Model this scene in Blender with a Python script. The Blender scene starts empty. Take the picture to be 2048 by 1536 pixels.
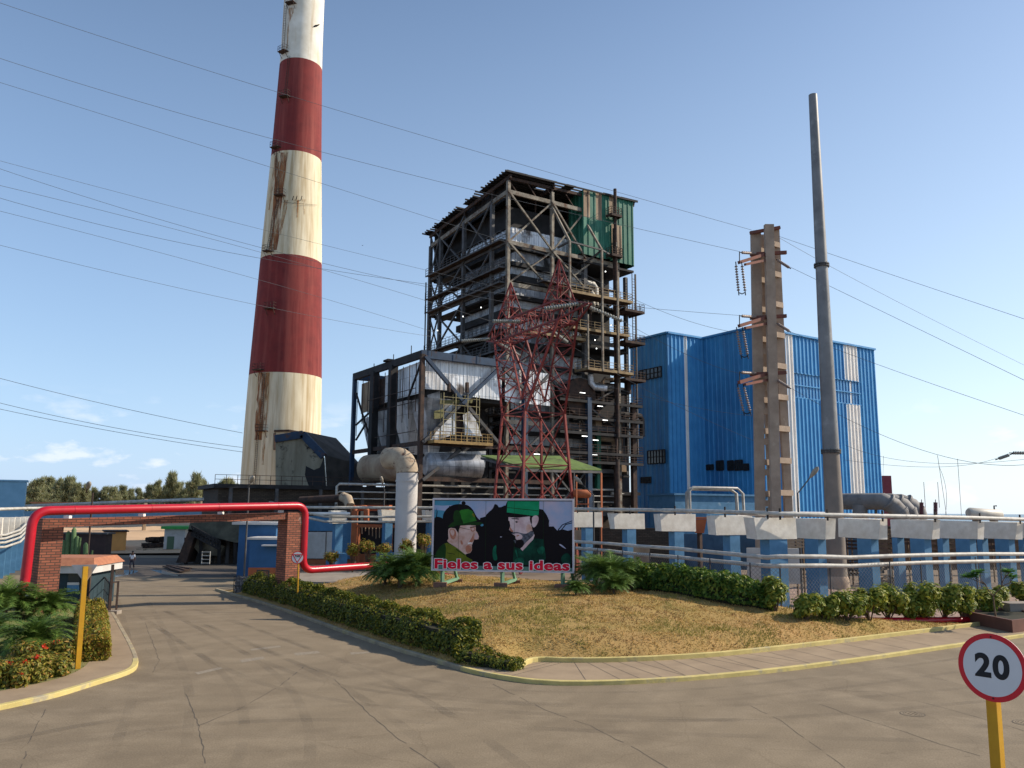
import bpy, math, random
from mathutils import Vector, Matrix, geometry, noise
random.seed(7)
R = math.radians
# ---------------------------------------------------------------- camera, sky, sun, exposure
sc = bpy.context.scene
FPX, CAMH, PITCH, ROLL = 1650.0, 6.0, 8.7, 0.44
cam_d = bpy.data.cameras.new("camera"); cam = bpy.data.objects.new("camera", cam_d); sc.collection.objects.link(cam)
cam_d.sensor_width = 36; cam_d.lens = 36*FPX/2048; cam_d.clip_start = .1; cam_d.clip_end = 30000
CR = (Matrix.Rotation(R(90+PITCH), 3, 'X') @ Matrix.Rotation(R(ROLL), 3, 'Z'))
cam.matrix_world = Matrix.Translation((0, 0, CAMH)) @ CR.to_4x4()
sc.camera = cam
SUN_AZ, SUN_EL = 80.0, 34.0       # azimuth clockwise from the viewing direction (+Y)
sdir = Vector((math.sin(R(SUN_AZ))*math.cos(R(SUN_EL)), math.cos(R(SUN_AZ))*math.cos(R(SUN_EL)), math.sin(R(SUN_EL))))
sl = bpy.data.lights.new("sun", 'SUN'); sl.energy = 4.8; sl.angle = R(.5); sl.color = (1, .88, .72)
so = bpy.data.objects.new("sun", sl); sc.collection.objects.link(so)
so.rotation_euler = sdir.to_track_quat('Z', 'Y').to_euler()
w = bpy.data.worlds.new("World"); sc.world = w; w.use_nodes = True
nt = w.node_tree; nt.nodes.clear()
def WN(t): return nt.nodes.new(t)
sky = WN('ShaderNodeTexSky'); sky.sky_type = 'NISHITA'; sky.sun_disc = False
sky.sun_elevation = R(SUN_EL); sky.sun_rotation = R(SUN_AZ); sky.air_density = 1.0; sky.dust_density = .5; sky.ozone_density = 1.5
tc = WN('ShaderNodeTexCoord'); sep = WN('ShaderNodeSeparateXYZ'); nt.links.new(tc.outputs['Generated'], sep.inputs[0])
mp = WN('ShaderNodeMapping'); mp.inputs['Scale'].default_value = (13, 13, 34); nt.links.new(tc.outputs['Generated'], mp.inputs[0])
no = WN('ShaderNodeTexNoise'); no.inputs['Scale'].default_value = 1.0; no.inputs['Detail'].default_value = 7; no.inputs['Roughness'].default_value = .55
nt.links.new(mp.outputs[0], no.inputs['Vector'])
cr = WN('ShaderNodeValToRGB'); cr.color_ramp.elements[0].position = .55; cr.color_ramp.elements[1].position = .64
nt.links.new(no.outputs['Fac'], cr.inputs[0])
band = WN('ShaderNodeValToRGB'); e = band.color_ramp.elements; e[0].position = .0; e[0].color = (.75,)*3+(1,); e[1].position = .13; e[1].color = (0, 0, 0, 1)
b2 = e.new(.07); b2.color = (1, 1, 1, 1)
nt.links.new(sep.outputs['Z'], band.inputs[0])
mu = WN('ShaderNodeMath'); mu.operation = 'MULTIPLY'; nt.links.new(cr.outputs[0], mu.inputs[0]); nt.links.new(band.outputs[0], mu.inputs[1])
mu2 = WN('ShaderNodeMath'); mu2.operation = 'MULTIPLY'; nt.links.new(mu.outputs[0], mu2.inputs[0]); mu2.inputs[1].default_value = .5
mix = WN('ShaderNodeMixRGB'); nt.links.new(mu2.outputs[0], mix.inputs[0]); hz = WN('ShaderNodeValToRGB'); hz.color_ramp.elements[0].position = 0; hz.color_ramp.elements[0].color = (.75, .75, .75, 1); hz.color_ramp.elements[1].position = .55; hz.color_ramp.elements[1].color = (.05, .05, .05, 1); he = hz.color_ramp.elements.new(.16); he.color = (.38, .38, .38, 1)
nt.links.new(sep.outputs['Z'], hz.inputs[0]); hx = WN('ShaderNodeMixRGB'); nt.links.new(hz.outputs[0], hx.inputs[0]); nt.links.new(sky.outputs[0], hx.inputs[1]); hcol = WN('ShaderNodeMixRGB'); hcol.inputs[1].default_value = (2.9, 4.4, 6.9, 1); hcol.inputs[2].default_value = (5.6, 6.6, 7.6, 1)
hr = WN('ShaderNodeMapRange'); hr.inputs[1].default_value = -.45; hr.inputs[2].default_value = .6; nt.links.new(sep.outputs['X'], hr.inputs[0]); nt.links.new(hr.outputs[0], hcol.inputs[0]); nt.links.new(hcol.outputs[0], hx.inputs[2]); nt.links.new(hx.outputs[0], mix.inputs[1]); mix.inputs[2].default_value = (7.2, 7.2, 7.5, 1)
bg = WN('ShaderNodeBackground'); bg.inputs['Strength'].default_value = .125; nt.links.new(mix.outputs[0], bg.inputs[0])
wo = WN('ShaderNodeOutputWorld'); nt.links.new(bg.outputs[0], wo.inputs[0])
sc.view_settings.view_transform = 'Standard'; sc.view_settings.look = 'None'; sc.view_settings.gamma = 1; sc.view_settings.exposure = 0.34
sc.cycles.max_bounces = 6

# ---------------------------------------------------------------- geometry of the view (used to survey where things stand)
def ray(px, py): return CR @ Vector(((px-1024)/FPX, (768-py)/FPX, -1))
def P(px, py, Y):
    d = ray(px, py); return Vector((0, 0, CAMH)) + d*(Y/d.y)
def G(px, py, z=0.0):
    d = ray(px, py); k = (z-CAMH)/d.z; return Vector((0, 0, CAMH)) + d*k
CRI = CR.inverted()
def proj(p):
    q = CRI @ (Vector(p)-Vector((0, 0, CAMH))); return 1024+FPX*q.x/-q.z, 768-FPX*q.y/-q.z
def solve(f, lo, hi):
    fl = f(lo)
    for _ in range(50):
        m = (lo+hi)/2; fm = f(m)
        if (fm > 0) == (fl > 0): lo = m
        else: hi = m
    return (lo+hi)/2
def Zat(px, py, Y): return P(px, py, Y).z
class Frame:
    def __init__(s, O, az):
        s.O = Vector((O[0], O[1], 0)); s.a = Vector((math.sin(R(az)), math.cos(R(az)), 0)); s.b = Vector((-s.a.y, s.a.x, 0)); s.az = az
    def p(s, u, v, z=0): return s.O + s.a*u + s.b*v + Vector((0, 0, z))
    def s_at(s, px, t=0, z=10, lo=-60, hi=80): return solve(lambda u: proj(s.p(u, t, z))[0]-px, lo, hi)
    def t_at(s, px, u=0, z=10, lo=-10, hi=80): return solve(lambda v: proj(s.p(u, v, z))[0]-px, lo, hi)

# ---------------------------------------------------------------- mesh builder
class MB:
    def __init__(s): s.v = []; s.f = []; s.m = []; s.sm = []
    def add(s, vs, fs, mi=0, smooth=False):
        n = len(s.v); s.v += [tuple(q) for q in vs]
        for f in fs: s.f.append([n+i for i in f]); s.m.append(mi); s.sm.append(smooth)
    def hexa(s, c, mi=0): s.add(c, [(0, 3, 2, 1), (4, 5, 6, 7), (0, 1, 5, 4), (1, 2, 6, 5), (2, 3, 7, 6), (3, 0, 4, 7)], mi)
    def box(s, c, d, rz=0, mi=0):
        c = Vector(c); M = Matrix.Rotation(rz, 3, 'Z'); h = Vector(d)/2
        s.hexa([c+M@Vector((x*h.x, y*h.y, z*h.z)) for z in (-1, 1) for x, y in ((-1, -1), (1, -1), (1, 1), (-1, 1))], mi)
    def fbox(s, F, u0, u1, v0, v1, z0, z1, mi=0):
        s.hexa([F.p(u, v, z) for z in (z0, z1) for u, v in ((u0, v0), (u1, v0), (u1, v1), (u0, v1))], mi)
    def beam(s, a, b, w, h=None, up=(0, 0, 1), mi=0):
        a = Vector(a); b = Vector(b); h = h or w; d = (b-a)
        if d.length < 1e-6: return
        d.normalize(); u = Vector(up)
        if abs(d.dot(u)) > .97: u = Vector((.8, .6, 0))
        x = d.cross(u).normalized(); y = x.cross(d).normalized()
        x = x*w/2; y = y*h/2
        s.hexa([a-x-y, a+x-y, a+x+y, a-x+y, b-x-y, b+x-y, b+x+y, b-x+y], mi)
    def tube(s, pts, r, n=8, mi=0, cap=True, smooth=True):
        pts = [Vector(p) for p in pts]; k = len(pts); rr = r if isinstance(r, (list, tuple)) else [r]*k
        d0 = (pts[1]-pts[0]).normalized(); u = Vector((0, 0, 1)) if abs(d0.z) < .9 else Vector((1, 0, 0))
        x = d0.cross(u).normalized(); vs = []
        for i, p in enumerate(pts):
            d = (pts[min(i+1, k-1)]-pts[max(i-1, 0)]).normalized()
            x = (x-d*x.dot(d)).normalized(); y = d.cross(x)
            for j in range(n):
                t = 2*math.pi*j/n; vs.append(p+(x*math.cos(t)+y*math.sin(t))*rr[i])
        fs = [(i*n+j, i*n+(j+1) % n, (i+1)*n+(j+1) % n, (i+1)*n+j) for i in range(k-1) for j in range(n)]
        s.add(vs, fs, mi, smooth)
        if cap: s.add(vs[:n], [tuple(range(n))[::-1]], mi); s.add(vs[-n:], [tuple(range(n))], mi)
    def prism(s, pts, ext, mi=0):
        e = Vector(ext); n = len(pts); p = [Vector(q) for q in pts]
        s.add(p+[q+e for q in p], [tuple(range(n))[::-1], tuple(range(n, 2*n))]+[(i, (i+1) % n, n+(i+1) % n, n+i) for i in range(n)], mi)
    def sheet(s, a, b, z0, z1, pitch=.5, depth=.06, mi=0, z0b=None, z1b=None, rag=0):
        # trapezoid-ribbed wall sheet from ground point a to b, outside on the right hand of a->b
        a = Vector((a[0], a[1], 0)); b = Vector((b[0], b[1], 0)); L = (b-a).length; d = (b-a)/L; n = Vector((d.y, -d.x, 0))
        z0b = z0 if z0b is None else z0b; z1b = z1 if z1b is None else z1b
        k = max(1, round(L/pitch)); q = L/k; prof = []
        for i in range(k): prof += [(i*q, 0), (i*q+q*.62, 0), (i*q+q*.72, depth), (i*q+q*.9, depth)]
        prof.append((L, 0)); vs = []; r0 = 0
        for i, (x, y) in enumerate(prof):
            if i % 4 == 0: r0 = random.uniform(0, rag)
            f = x/L; p = a+d*x+n*y
            vs += [p+Vector((0, 0, z0*(1-f)+z0b*f+r0)), p+Vector((0, 0, z1*(1-f)+z1b*f))]
        s.add(vs, [(2*i, 2*i+2, 2*i+3, 2*i+1) for i in range(len(prof)-1)], mi)
    def build(s, name, mats, parent=None, kind=None):
        me = bpy.data.meshes.new(name)
        off = parent.get('_o', (0, 0, 0)) if parent else (0, 0, 0)
        if parent: off = root_loc(parent)
        o3 = Vector(off)
        me.from_pydata([(x-o3.x, y-o3.y, z-o3.z) for x, y, z in s.v], [], s.f)
        mats = mats if isinstance(mats, (list, tuple)) else [mats]
        for m in mats: me.materials.append(m)
        me.polygons.foreach_set('material_index', s.m); me.polygons.foreach_set('use_smooth', s.sm)
        uv = me.uv_layers.new(name='UVMap').data
        V = s.v
        for p in me.polygons:
            n = p.normal
            if abs(n.z) < .75:
                h = math.hypot(n.x, n.y); tx, ty = -n.y/h, n.x/h
                for li, vi in zip(p.loop_indices, p.vertices): q = V[vi]; uv[li].uv = (q[0]*tx+q[1]*ty, q[2])
            else:
                for li, vi in zip(p.loop_indices, p.vertices): q = V[vi]; uv[li].uv = (q[0], q[1])
        o = bpy.data.objects.new(name, me); sc.collection.objects.link(o)
        if parent: o.parent = parent
        if kind: o['kind'] = kind
        return o
LOC = {}
def root_loc(o):
    v = Vector((0, 0, 0))
    while o: v = v + Vector(o.location); o = o.parent
    return v
def tag(o, label=None, cat=None, group=None, kind=None):
    if label: o['label'] = label
    if cat: o['category'] = cat
    if group: o['group'] = group
    if kind: o['kind'] = kind
    return o
def thing(name, label, cat, loc=(0, 0, 0), group=None):
    o = bpy.data.objects.new(name, None); o.location = loc; o.empty_display_size = .3; sc.collection.objects.link(o)
    return tag(o, label, cat, group)
KIDS = {}
def copy_tree(o, parent=None):
    c = o.copy(); sc.collection.objects.link(c)
    if parent: c.parent = parent
    for ch in list(o.children): copy_tree(ch, c)
    return c
def place(proto, used, loc, rz=0, sc_=1, label=None, group=None):
    o = copy_tree(proto) if used else proto
    o.location = loc; o.rotation_euler = (0, 0, rz); o.scale = (sc_,)*3 if not isinstance(sc_, tuple) else sc_
    if label: o['label'] = label
    if group: o['group'] = group
    return o
def text_mesh(name, body, size, off, mat, parent, loc, rot, sx=1, space=1, extr=.004):
    c = bpy.data.curves.new(name, 'FONT'); c.body = body; c.size = size; c.bevel_depth = off; c.bevel_resolution = 1; c.extrude = extr; c.align_x = 'CENTER'; c.align_y = 'CENTER'; c.space_character = space
    t = bpy.data.objects.new('tmp', c); sc.collection.objects.link(t)
    dg = bpy.context.evaluated_depsgraph_get(); me = bpy.data.meshes.new_from_object(t.evaluated_get(dg)); bpy.data.objects.remove(t)
    me.name = name; me.materials.clear(); me.materials.append(mat)
    o = bpy.data.objects.new(name, me); sc.collection.objects.link(o); o.parent = parent; o.location = loc; o.rotation_euler = rot; o.scale = (sx, 1, 1)
    return o

# ---------------------------------------------------------------- materials
MATS = {}
def M(name, c1, c2=None, scale=1.0, rough=.8, metal=0.0, bump=0.0, bscale=None, coord='Object', stretch=(1, 1, 1), c3=None, s3=.3, t3=(.55, .62), st3=(1, 1, 1), spec=.3, lo=.35, hi=.65, emit=None, extra=None):
    if name in MATS: return MATS[name]
    m = bpy.data.materials.new(name); m.use_nodes = True; t = m.node_tree; N = t.nodes; L = t.links; bs = N['Principled BSDF']
    bs.inputs['Roughness'].default_value = rough; bs.inputs['Metallic'].default_value = metal; bs.inputs['Specular IOR Level'].default_value = spec
    def rgb(c): return tuple(c)+(1,)
    tcn = N.new('ShaderNodeTexCoord'); src = tcn.outputs[coord]
    def nz(sca, st, detail=6, rg=.6):
        mp = N.new('ShaderNodeMapping'); mp.inputs['Scale'].default_value = st; L.new(src, mp.inputs[0])
        n = N.new('ShaderNodeTexNoise'); n.inputs['Scale'].default_value = sca; n.inputs['Detail'].default_value = detail; n.inputs['Roughness'].default_value = rg
        L.new(mp.outputs[0], n.inputs['Vector']); return n
    col = None
    if c2 is not None:
        n = nz(scale, stretch); r = N.new('ShaderNodeValToRGB'); r.color_ramp.elements[0].position = lo; r.color_ramp.elements[1].position = hi
        r.color_ramp.elements[0].color = rgb(c1); r.color_ramp.elements[1].color = rgb(c2); L.new(n.outputs['Fac'], r.inputs[0]); col = r.outputs[0]
    if c3 is not None:
        n = nz(s3, st3, 8, .65); r = N.new('ShaderNodeValToRGB'); r.color_ramp.elements[0].position = t3[0]; r.color_ramp.elements[1].position = t3[1]
        L.new(n.outputs['Fac'], r.inputs[0]); mx = N.new('ShaderNodeMixRGB'); L.new(r.outputs[0], mx.inputs[0])
        if col: L.new(col, mx.inputs[1])
        else: mx.inputs[1].default_value = rgb(c1)
        mx.inputs[2].default_value = rgb(c3); col = mx.outputs[0]
    if extra: col = extra(N, L, src, col, bs) or col
    if col: L.new(col, bs.inputs['Base Color'])
    else: bs.inputs['Base Color'].default_value = rgb(c1)
    if bump:
        n = nz(bscale or scale*3, (1, 1, 1)); b = N.new('ShaderNodeBump'); b.inputs['Strength'].default_value = bump; b.inputs['Distance'].default_value = .05
        L.new(n.outputs['Fac'], b.inputs['Height']); L.new(b.outputs[0], bs.inputs['Normal'])
    if emit: bs.inputs['Emission Color'].default_value = rgb(emit); bs.inputs['Emission Strength'].default_value = 2.5
    MATS[name] = m; return m
def LEAF(name, cols, rough=.5, trans=.35):
    m = bpy.data.materials.new(name); m.use_nodes = True; t = m.node_tree; N = t.nodes; L = t.links; bs = N['Principled BSDF']
    g = N.new('ShaderNodeNewGeometry'); r = N.new('ShaderNodeValToRGB'); r.color_ramp.interpolation = 'LINEAR'
    while len(r.color_ramp.elements) < len(cols): r.color_ramp.elements.new(.5)
    for i, c in enumerate(cols): r.color_ramp.elements[i].position = i/(len(cols)-1); r.color_ramp.elements[i].color = tuple(c)+(1,)
    L.new(g.outputs['Random Per Island'], r.inputs[0]); L.new(r.outputs[0], bs.inputs['Base Color']); bs.inputs['Roughness'].default_value = rough; bs.inputs['Specular IOR Level'].default_value = .25
    tr = N.new('ShaderNodeBsdfTranslucent'); L.new(r.outputs[0], tr.inputs[0]); mx = N.new('ShaderNodeMixShader'); mx.inputs[0].default_value = trans
    L.new(bs.outputs[0], mx.inputs[1]); L.new(tr.outputs[0], mx.inputs[2]); L.new(mx.outputs[0], N['Material Output'].inputs[0])
    return m
def brickmix(c1, c2, mortar, bw=.45, bh=.14, ms=.022, white=None):
    def ex(N, L, src, col, bs):
        tcn = N.new('ShaderNodeTexCoord'); b = N.new('ShaderNodeTexBrick'); L.new(tcn.outputs['UV'], b.inputs['Vector'])
        b.inputs['Scale'].default_value = 1; b.inputs['Brick Width'].default_value = bw; b.inputs['Row Height'].default_value = bh; b.inputs['Mortar Size'].default_value = ms
        b.inputs['Color1'].default_value = tuple(c1)+(1,); b.inputs['Color2'].default_value = tuple(c2)+(1,); b.inputs['Mortar'].default_value = tuple(mortar)+(1,)
        out = b.outputs[0]
        n = N.new('ShaderNodeTexNoise'); n.inputs['Scale'].default_value = .9; n.inputs['Detail'].default_value = 5; L.new(tcn.outputs['Object'], n.inputs['Vector'])
        if white:
            r = N.new('ShaderNodeValToRGB'); r.color_ramp.elements[0].position = white; r.color_ramp.elements[1].position = white+.12; L.new(n.outputs[0], r.inputs[0])
            mx = N.new('ShaderNodeMixRGB'); L.new(r.outputs[0], mx.inputs[0]); L.new(out, mx.inputs[1]); mx.inputs[2].default_value = (.42, .34, .29, 1); out = mx.outputs[0]
        return out
    return ex
m_brick = M('brick', (.3, .1, .06), extra=brickmix((.34, .12, .07), (.20, .07, .045), (.07, .045, .035), white=.66), rough=.9)
m_rust = M('rusty_steel', (.075, .045, .034), (.026, .021, .02), 1.5, rough=.85, c3=(.16, .065, .025), s3=2, t3=(.6, .75))
m_pale = M('weathered_pale_steel', (.27, .245, .20), (.12, .105, .085), 1.2, rough=.8, c3=(.10, .05, .03), s3=1.1, t3=(.52, .66))
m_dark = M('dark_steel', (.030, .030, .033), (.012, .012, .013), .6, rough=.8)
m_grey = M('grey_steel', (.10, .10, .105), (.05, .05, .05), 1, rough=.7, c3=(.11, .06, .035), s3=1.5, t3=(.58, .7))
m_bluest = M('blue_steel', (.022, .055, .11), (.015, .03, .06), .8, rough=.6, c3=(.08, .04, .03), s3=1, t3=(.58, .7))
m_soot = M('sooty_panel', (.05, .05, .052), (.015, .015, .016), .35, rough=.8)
def alu_ex(N, L, src, col, bs):
    tcn = N.new('ShaderNodeTexCoord'); b = N.new('ShaderNodeTexBrick'); L.new(tcn.outputs['UV'], b.inputs['Vector']); b.offset = .0
    b.inputs['Scale'].default_value = 1; b.inputs['Brick Width'].default_value = .8; b.inputs['Row Height'].default_value = 2.2; b.inputs['Mortar Size'].default_value = .02
    b.inputs['Color1'].default_value = (.75, .75, .75, 1); b.inputs['Color2'].default_value = (1, 1, 1, 1); b.inputs['Mortar'].default_value = (.35, .35, .35, 1)
    mx = N.new('ShaderNodeMixRGB'); mx.blend_type = 'MULTIPLY'; mx.inputs[0].default_value = 1; L.new(col, mx.inputs[1]); L.new(b.outputs[0], mx.inputs[2]); return mx.outputs[0]
m_alu = M('silver_cladding', (.80, .82, .85), (.58, .60, .63), .8, rough=.42, metal=.45, c3=(.12, .10, .09), s3=.35, t3=(.56, .68), stretch=(1, 1, .3), extra=alu_ex)
m_alud = M('sooty_silver_cladding', (.55, .57, .60), (.24, .25, .27), .5, rough=.45, metal=.4, c3=(.03, .028, .027), s3=.22, t3=(.52, .66), st3=(1, 1, .8), extra=alu_ex)
m_blue = M('blue_wall_sheet', (.065, .30, .59), (.05, .25, .52), .5, rough=.5, c3=(.035, .13, .32), s3=.25, t3=(.5, .75), st3=(1, 1, .1))
m_white = M('white_wall_sheet', (.84, .81, .76), (.76, .72, .67), .6, rough=.55, c3=(.55, .49, .43), s3=.4, t3=(.6, .8), st3=(1, 1, .1))
m_green = M('green_sheet', (.022, .15, .095), (.016, .10, .07), .6, rough=.6, c3=(.07, .24, .17), s3=.5, t3=(.5, .7), st3=(1, 1, .3))
m_tan = M('bare_tan_sheet', (.38, .30, .21), (.22, .15, .10), .8, rough=.8, stretch=(1, 1, .3))
m_conc = M('concrete', (.30, .26, .215), (.21, .175, .145), .7, rough=.9, bump=.3, c3=(.13, .10, .08), s3=.6, t3=(.58, .72))
m_concbr = M('brown_concrete', (.42, .33, .255), (.31, .24, .185), .8, rough=.95, bump=.4, c3=(.50, .42, .33), s3=.9, t3=(.6, .72))
m_wblock = M('whitewashed_concrete', (.72, .69, .62), (.56, .52, .45), 1.2, rough=.85, bump=.25, c3=(.32, .22, .14), s3=.9, t3=(.62, .74), st3=(1, 1, .35))
m_bpil = M('light_blue_paint', (.085, .22, .38), (.06, .17, .30), 1.4, rough=.75, bump=.15, c3=(.30, .42, .50), s3=.8, t3=(.62, .75))
m_pipew = M('grey_white_pipe', (.50, .49, .45), (.36, .34, .30), 2, rough=.55, c3=(.22, .17, .12), s3=1.2, t3=(.6, .75))
m_red = M('red_pipe_paint', (.46, .008, .022), (.36, .007, .017), .8, rough=.33, spec=.45, c3=(.30, .03, .03), s3=3, t3=(.66, .74))
m_redt = M('red_lattice_paint', (.25, .034, .026), (.13, .02, .018), 1.2, rough=.6, c3=(.13, .03, .03), s3=.8, t3=(.5, .65))
m_orange = M('orange_paint', (.42, .13, .05), (.30, .09, .04), 1, rough=.7)
m_yel = M('yellow_post_paint', (.52, .28, .014), (.42, .21, .012), 2, rough=.55, c3=(.25, .13, .03), s3=6, t3=(.62, .72))
m_kerby = M('yellow_kerb_paint', (.55, .45, .18), (.45, .37, .14), 1.5, rough=.85, bump=.3, c3=(.33, .29, .2), s3=1.2, t3=(.54, .66))
m_black = M('black_paint_and_shade', (.012, .012, .015), rough=.6)  # lettering, small black parts, and painted shade inside openings
m_glass = M('dark_window', (.02, .03, .04), rough=.15, spec=.6)
m_bark = M('bark', (.16, .11, .07), (.09, .06, .04), 4, rough=.95)
m_wire = M('wire', (.11, .12, .13), rough=.6)
m_insul = M('insulator_glaze', (.30, .31, .28), (.2, .2, .18), 3, rough=.3)
m_insbr = M('insulator_brown', (.28, .22, .19), (.2, .15, .13), 3, rough=.4)
m_lamp = M('lit_lamp', (1, 1, 1), emit=(1, 1, .95))
m_tile = M('terracotta', (.40, .17, .09), (.30, .12, .07), 3, rough=.85)
# ================================================================ GROUND
m_ground = M('packed_earth', (.22, .165, .12), (.15, .115, .085), .25, rough=.95, bump=.3)
def road_ex(N, L, src, col, bs):
    # tyre polish arcs, oil spots and fine cracks of a worn concrete apron
    tcn = N.new('ShaderNodeTexCoord')
    wv = N.new('ShaderNodeTexWave'); wv.wave_type = 'RINGS'; wv.rings_direction = 'Z'; wv.inputs['Scale'].default_value = .21; wv.inputs['Distortion'].default_value = 11; wv.inputs['Detail'].default_value = 4; wv.inputs['Detail Scale'].default_value = .35
    mp = N.new('ShaderNodeMapping'); mp.inputs['Location'].default_value = (11, -36, 0); L.new(tcn.outputs['Object'], mp.inputs[0]); L.new(mp.outputs[0], wv.inputs[0])
    r = N.new('ShaderNodeValToRGB'); r.color_ramp.elements[0].position = .0; r.color_ramp.elements[0].color = (.88, .88, .88, 1); r.color_ramp.elements[1].position = .5; r.color_ramp.elements[1].color = (1.04, 1.04, 1.04, 1); L.new(wv.outputs[0], r.inputs[0])
    mx = N.new('ShaderNodeMixRGB'); mx.blend_type = 'MULTIPLY'; mx.inputs[0].default_value = .4; L.new(col, mx.inputs[1]); L.new(r.outputs[0], mx.inputs[2])
    v = N.new('ShaderNodeTexVoronoi'); v.feature = 'DISTANCE_TO_EDGE'; v.inputs['Scale'].default_value = .16
    nn = N.new('ShaderNodeTexNoise'); nn.inputs['Scale'].default_value = .8; nn.inputs['Detail'].default_value = 6; L.new(tcn.outputs['Object'], nn.inputs[0])
    ad = N.new('ShaderNodeMixRGB'); ad.inputs[0].default_value = .6; ad.blend_type = 'ADD'; L.new(tcn.outputs['Object'], ad.inputs[1]); L.new(nn.outputs['Color'], ad.inputs[2]); L.new(ad.outputs[0], v.inputs[0])
    rr = N.new('ShaderNodeValToRGB'); rr.color_ramp.elements[0].position = .0; rr.color_ramp.elements[0].color = (.6, .57, .52, 1); rr.color_ramp.elements[1].position = .003; rr.color_ramp.elements[1].color = (1, 1, 1, 1); L.new(v.outputs['Distance'], rr.inputs[0])
    m2 = N.new('ShaderNodeMixRGB'); m2.blend_type = 'MULTIPLY'; m2.inputs[0].default_value = .35; L.new(mx.outputs[0], m2.inputs[1]); L.new(rr.outputs[0], m2.inputs[2])
    s2 = N.new('ShaderNodeTexNoise'); s2.inputs['Scale'].default_value = 1.1; s2.inputs['Detail'].default_value = 9; s2.inputs['Roughness'].default_value = .7; mp2 = N.new('ShaderNodeMapping'); mp2.inputs['Scale'].default_value = (1, 2.2, 1); L.new(tcn.outputs['Object'], mp2.inputs[0]); L.new(mp2.outputs[0], s2.inputs[0])
    r3 = N.new('ShaderNodeValToRGB'); r3.color_ramp.elements[0].position = .62; r3.color_ramp.elements[0].color = (1, 1, 1, 1); r3.color_ramp.elements[1].position = .74; r3.color_ramp.elements[1].color = (.62, .6, .57, 1); L.new(s2.outputs[0], r3.inputs[0])
    m3 = N.new('ShaderNodeMixRGB'); m3.blend_type = 'MULTIPLY'; m3.inputs[0].default_value = 1; L.new(m2.outputs[0], m3.inputs[1]); L.new(r3.outputs[0], m3.inputs[2])
    s4 = N.new('ShaderNodeTexNoise'); s4.inputs['Scale'].default_value = 22; s4.inputs['Detail'].default_value = 3; L.new(tcn.outputs['Object'], s4.inputs[0])
    r4 = N.new('ShaderNodeValToRGB'); r4.color_ramp.elements[0].position = .3; r4.color_ramp.elements[0].color = (.78, .78, .78, 1); r4.color_ramp.elements[1].position = .7; r4.color_ramp.elements[1].color = (1.15, 1.15, 1.15, 1); L.new(s4.outputs[0], r4.inputs[0])
    m5 = N.new('ShaderNodeMixRGB'); m5.blend_type = 'MULTIPLY'; m5.inputs[0].default_value = 1; L.new(m3.outputs[0], m5.inputs[1]); L.new(r4.outputs[0], m5.inputs[2])
    return m5.outputs[0]
m_road = M('worn_road_concrete', (.218, .170, .110), (.170, .131, .085), .12, rough=.88, bump=.12, bscale=9, extra=road_ex, c3=(.245, .193, .128), s3=.5, t3=(.45, .7))
m_side = M('sidewalk_concrete', (.315, .235, .152), (.25, .185, .12), .8, rough=.9, bump=.15, bscale=8)
m_lawn = M('dry_grass_turf', (.36, .22, .085), (.28, .20, .06), .3, rough=1, bump=.9, bscale=5, c3=(.11, .10, .025), s3=.7, t3=(.55, .72))
m_bed = M('bed_grass', (.13, .15, .05), (.20, .17, .07), .5, rough=1, bump=.8, bscale=5)
m_sand = M('pale_sand', (.60, .41, .25), (.48, .33, .20), .15, rough=1, bump=.5, bscale=.8)
m_rubble = M('pink_rubble', (.40, .28, .22), (.18, .13, .11), 4, rough=1, bump=1, bscale=6)
m_sea = M('sea_water', (.03, .09, .15), (.025, .07, .12), .01, rough=.25, bump=.2, bscale=.5)

def cdt(poly, spacing, hf, name, mat, z0=0.0, parent=None):
    poly = [Vector((p[0], p[1])) for p in poly]
    dense = []
    for i, p in enumerate(poly):
        q = poly[(i+1) % len(poly)]; k = max(1, int((q-p).length/spacing))
        dense += [p.lerp(q, j/k) for j in range(k)]
    nb = len(dense); xs = [p.x for p in dense]; ys = [p.y for p in dense]; pts = list(dense)
    def inside(x, y):
        c = False; j = len(poly)-1
        for i in range(len(poly)):
            a, b = poly[i], poly[j]
            if (a.y > y) != (b.y > y) and x < (b.x-a.x)*(y-a.y)/(b.y-a.y)+a.x: c = not c
            j = i
        return c
    y = min(ys)
    while y < max(ys):
        x = min(xs)
        while x < max(xs):
            px, py = x+random.uniform(-.2, .2)*spacing, y+random.uniform(-.2, .2)*spacing
            if inside(px, py) and min((Vector((px, py))-d).length for d in dense) > spacing*.4: pts.append(Vector((px, py)))
            x += spacing
        y += spacing
    r = geometry.delaunay_2d_cdt(pts, [], [list(range(nb))], 1, 1e-4)
    mb = MB(); mb.add([(p.x, p.y, z0+hf(p.x, p.y)) for p in r[0]], r[2], smooth=True)
    o = mb.build(name, mat, parent); return o
def flat(poly, z, name, mat, thick=0):
    mb = MB()
    if thick: mb.prism([(p[0], p[1], z-thick) for p in poly], (0, 0, thick))
    else: mb.add([(p[0], p[1], z) for p in poly], [tuple(range(len(poly)))])
    return tag(mb.build(name, mat), kind='structure')
def smooth_line(pts, it=2):
    p = [Vector((q[0], q[1], 0)) for q in pts]
    for _ in range(it):
        n = [p[0]]
        for a, b in zip(p, p[1:]): n += [a.lerp(b, .25), a.lerp(b, .75)]
        p = n+[p[-1]]
    return p
def seg_d(p, line):
    p = Vector((p[0], p[1])); best = 1e9
    for a, b in zip(line, line[1:]):
        a2 = Vector((a[0], a[1])); b2 = Vector((b[0], b[1])); d = b2-a2; t = max(0, min(1, (p-a2).dot(d)/max(d.length_squared, 1e-9)))
        best = min(best, (a2+d*t-p).length)
    return best
def sstep(x): x = max(0, min(1, x)); return x*x*(3-2*x)

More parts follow.
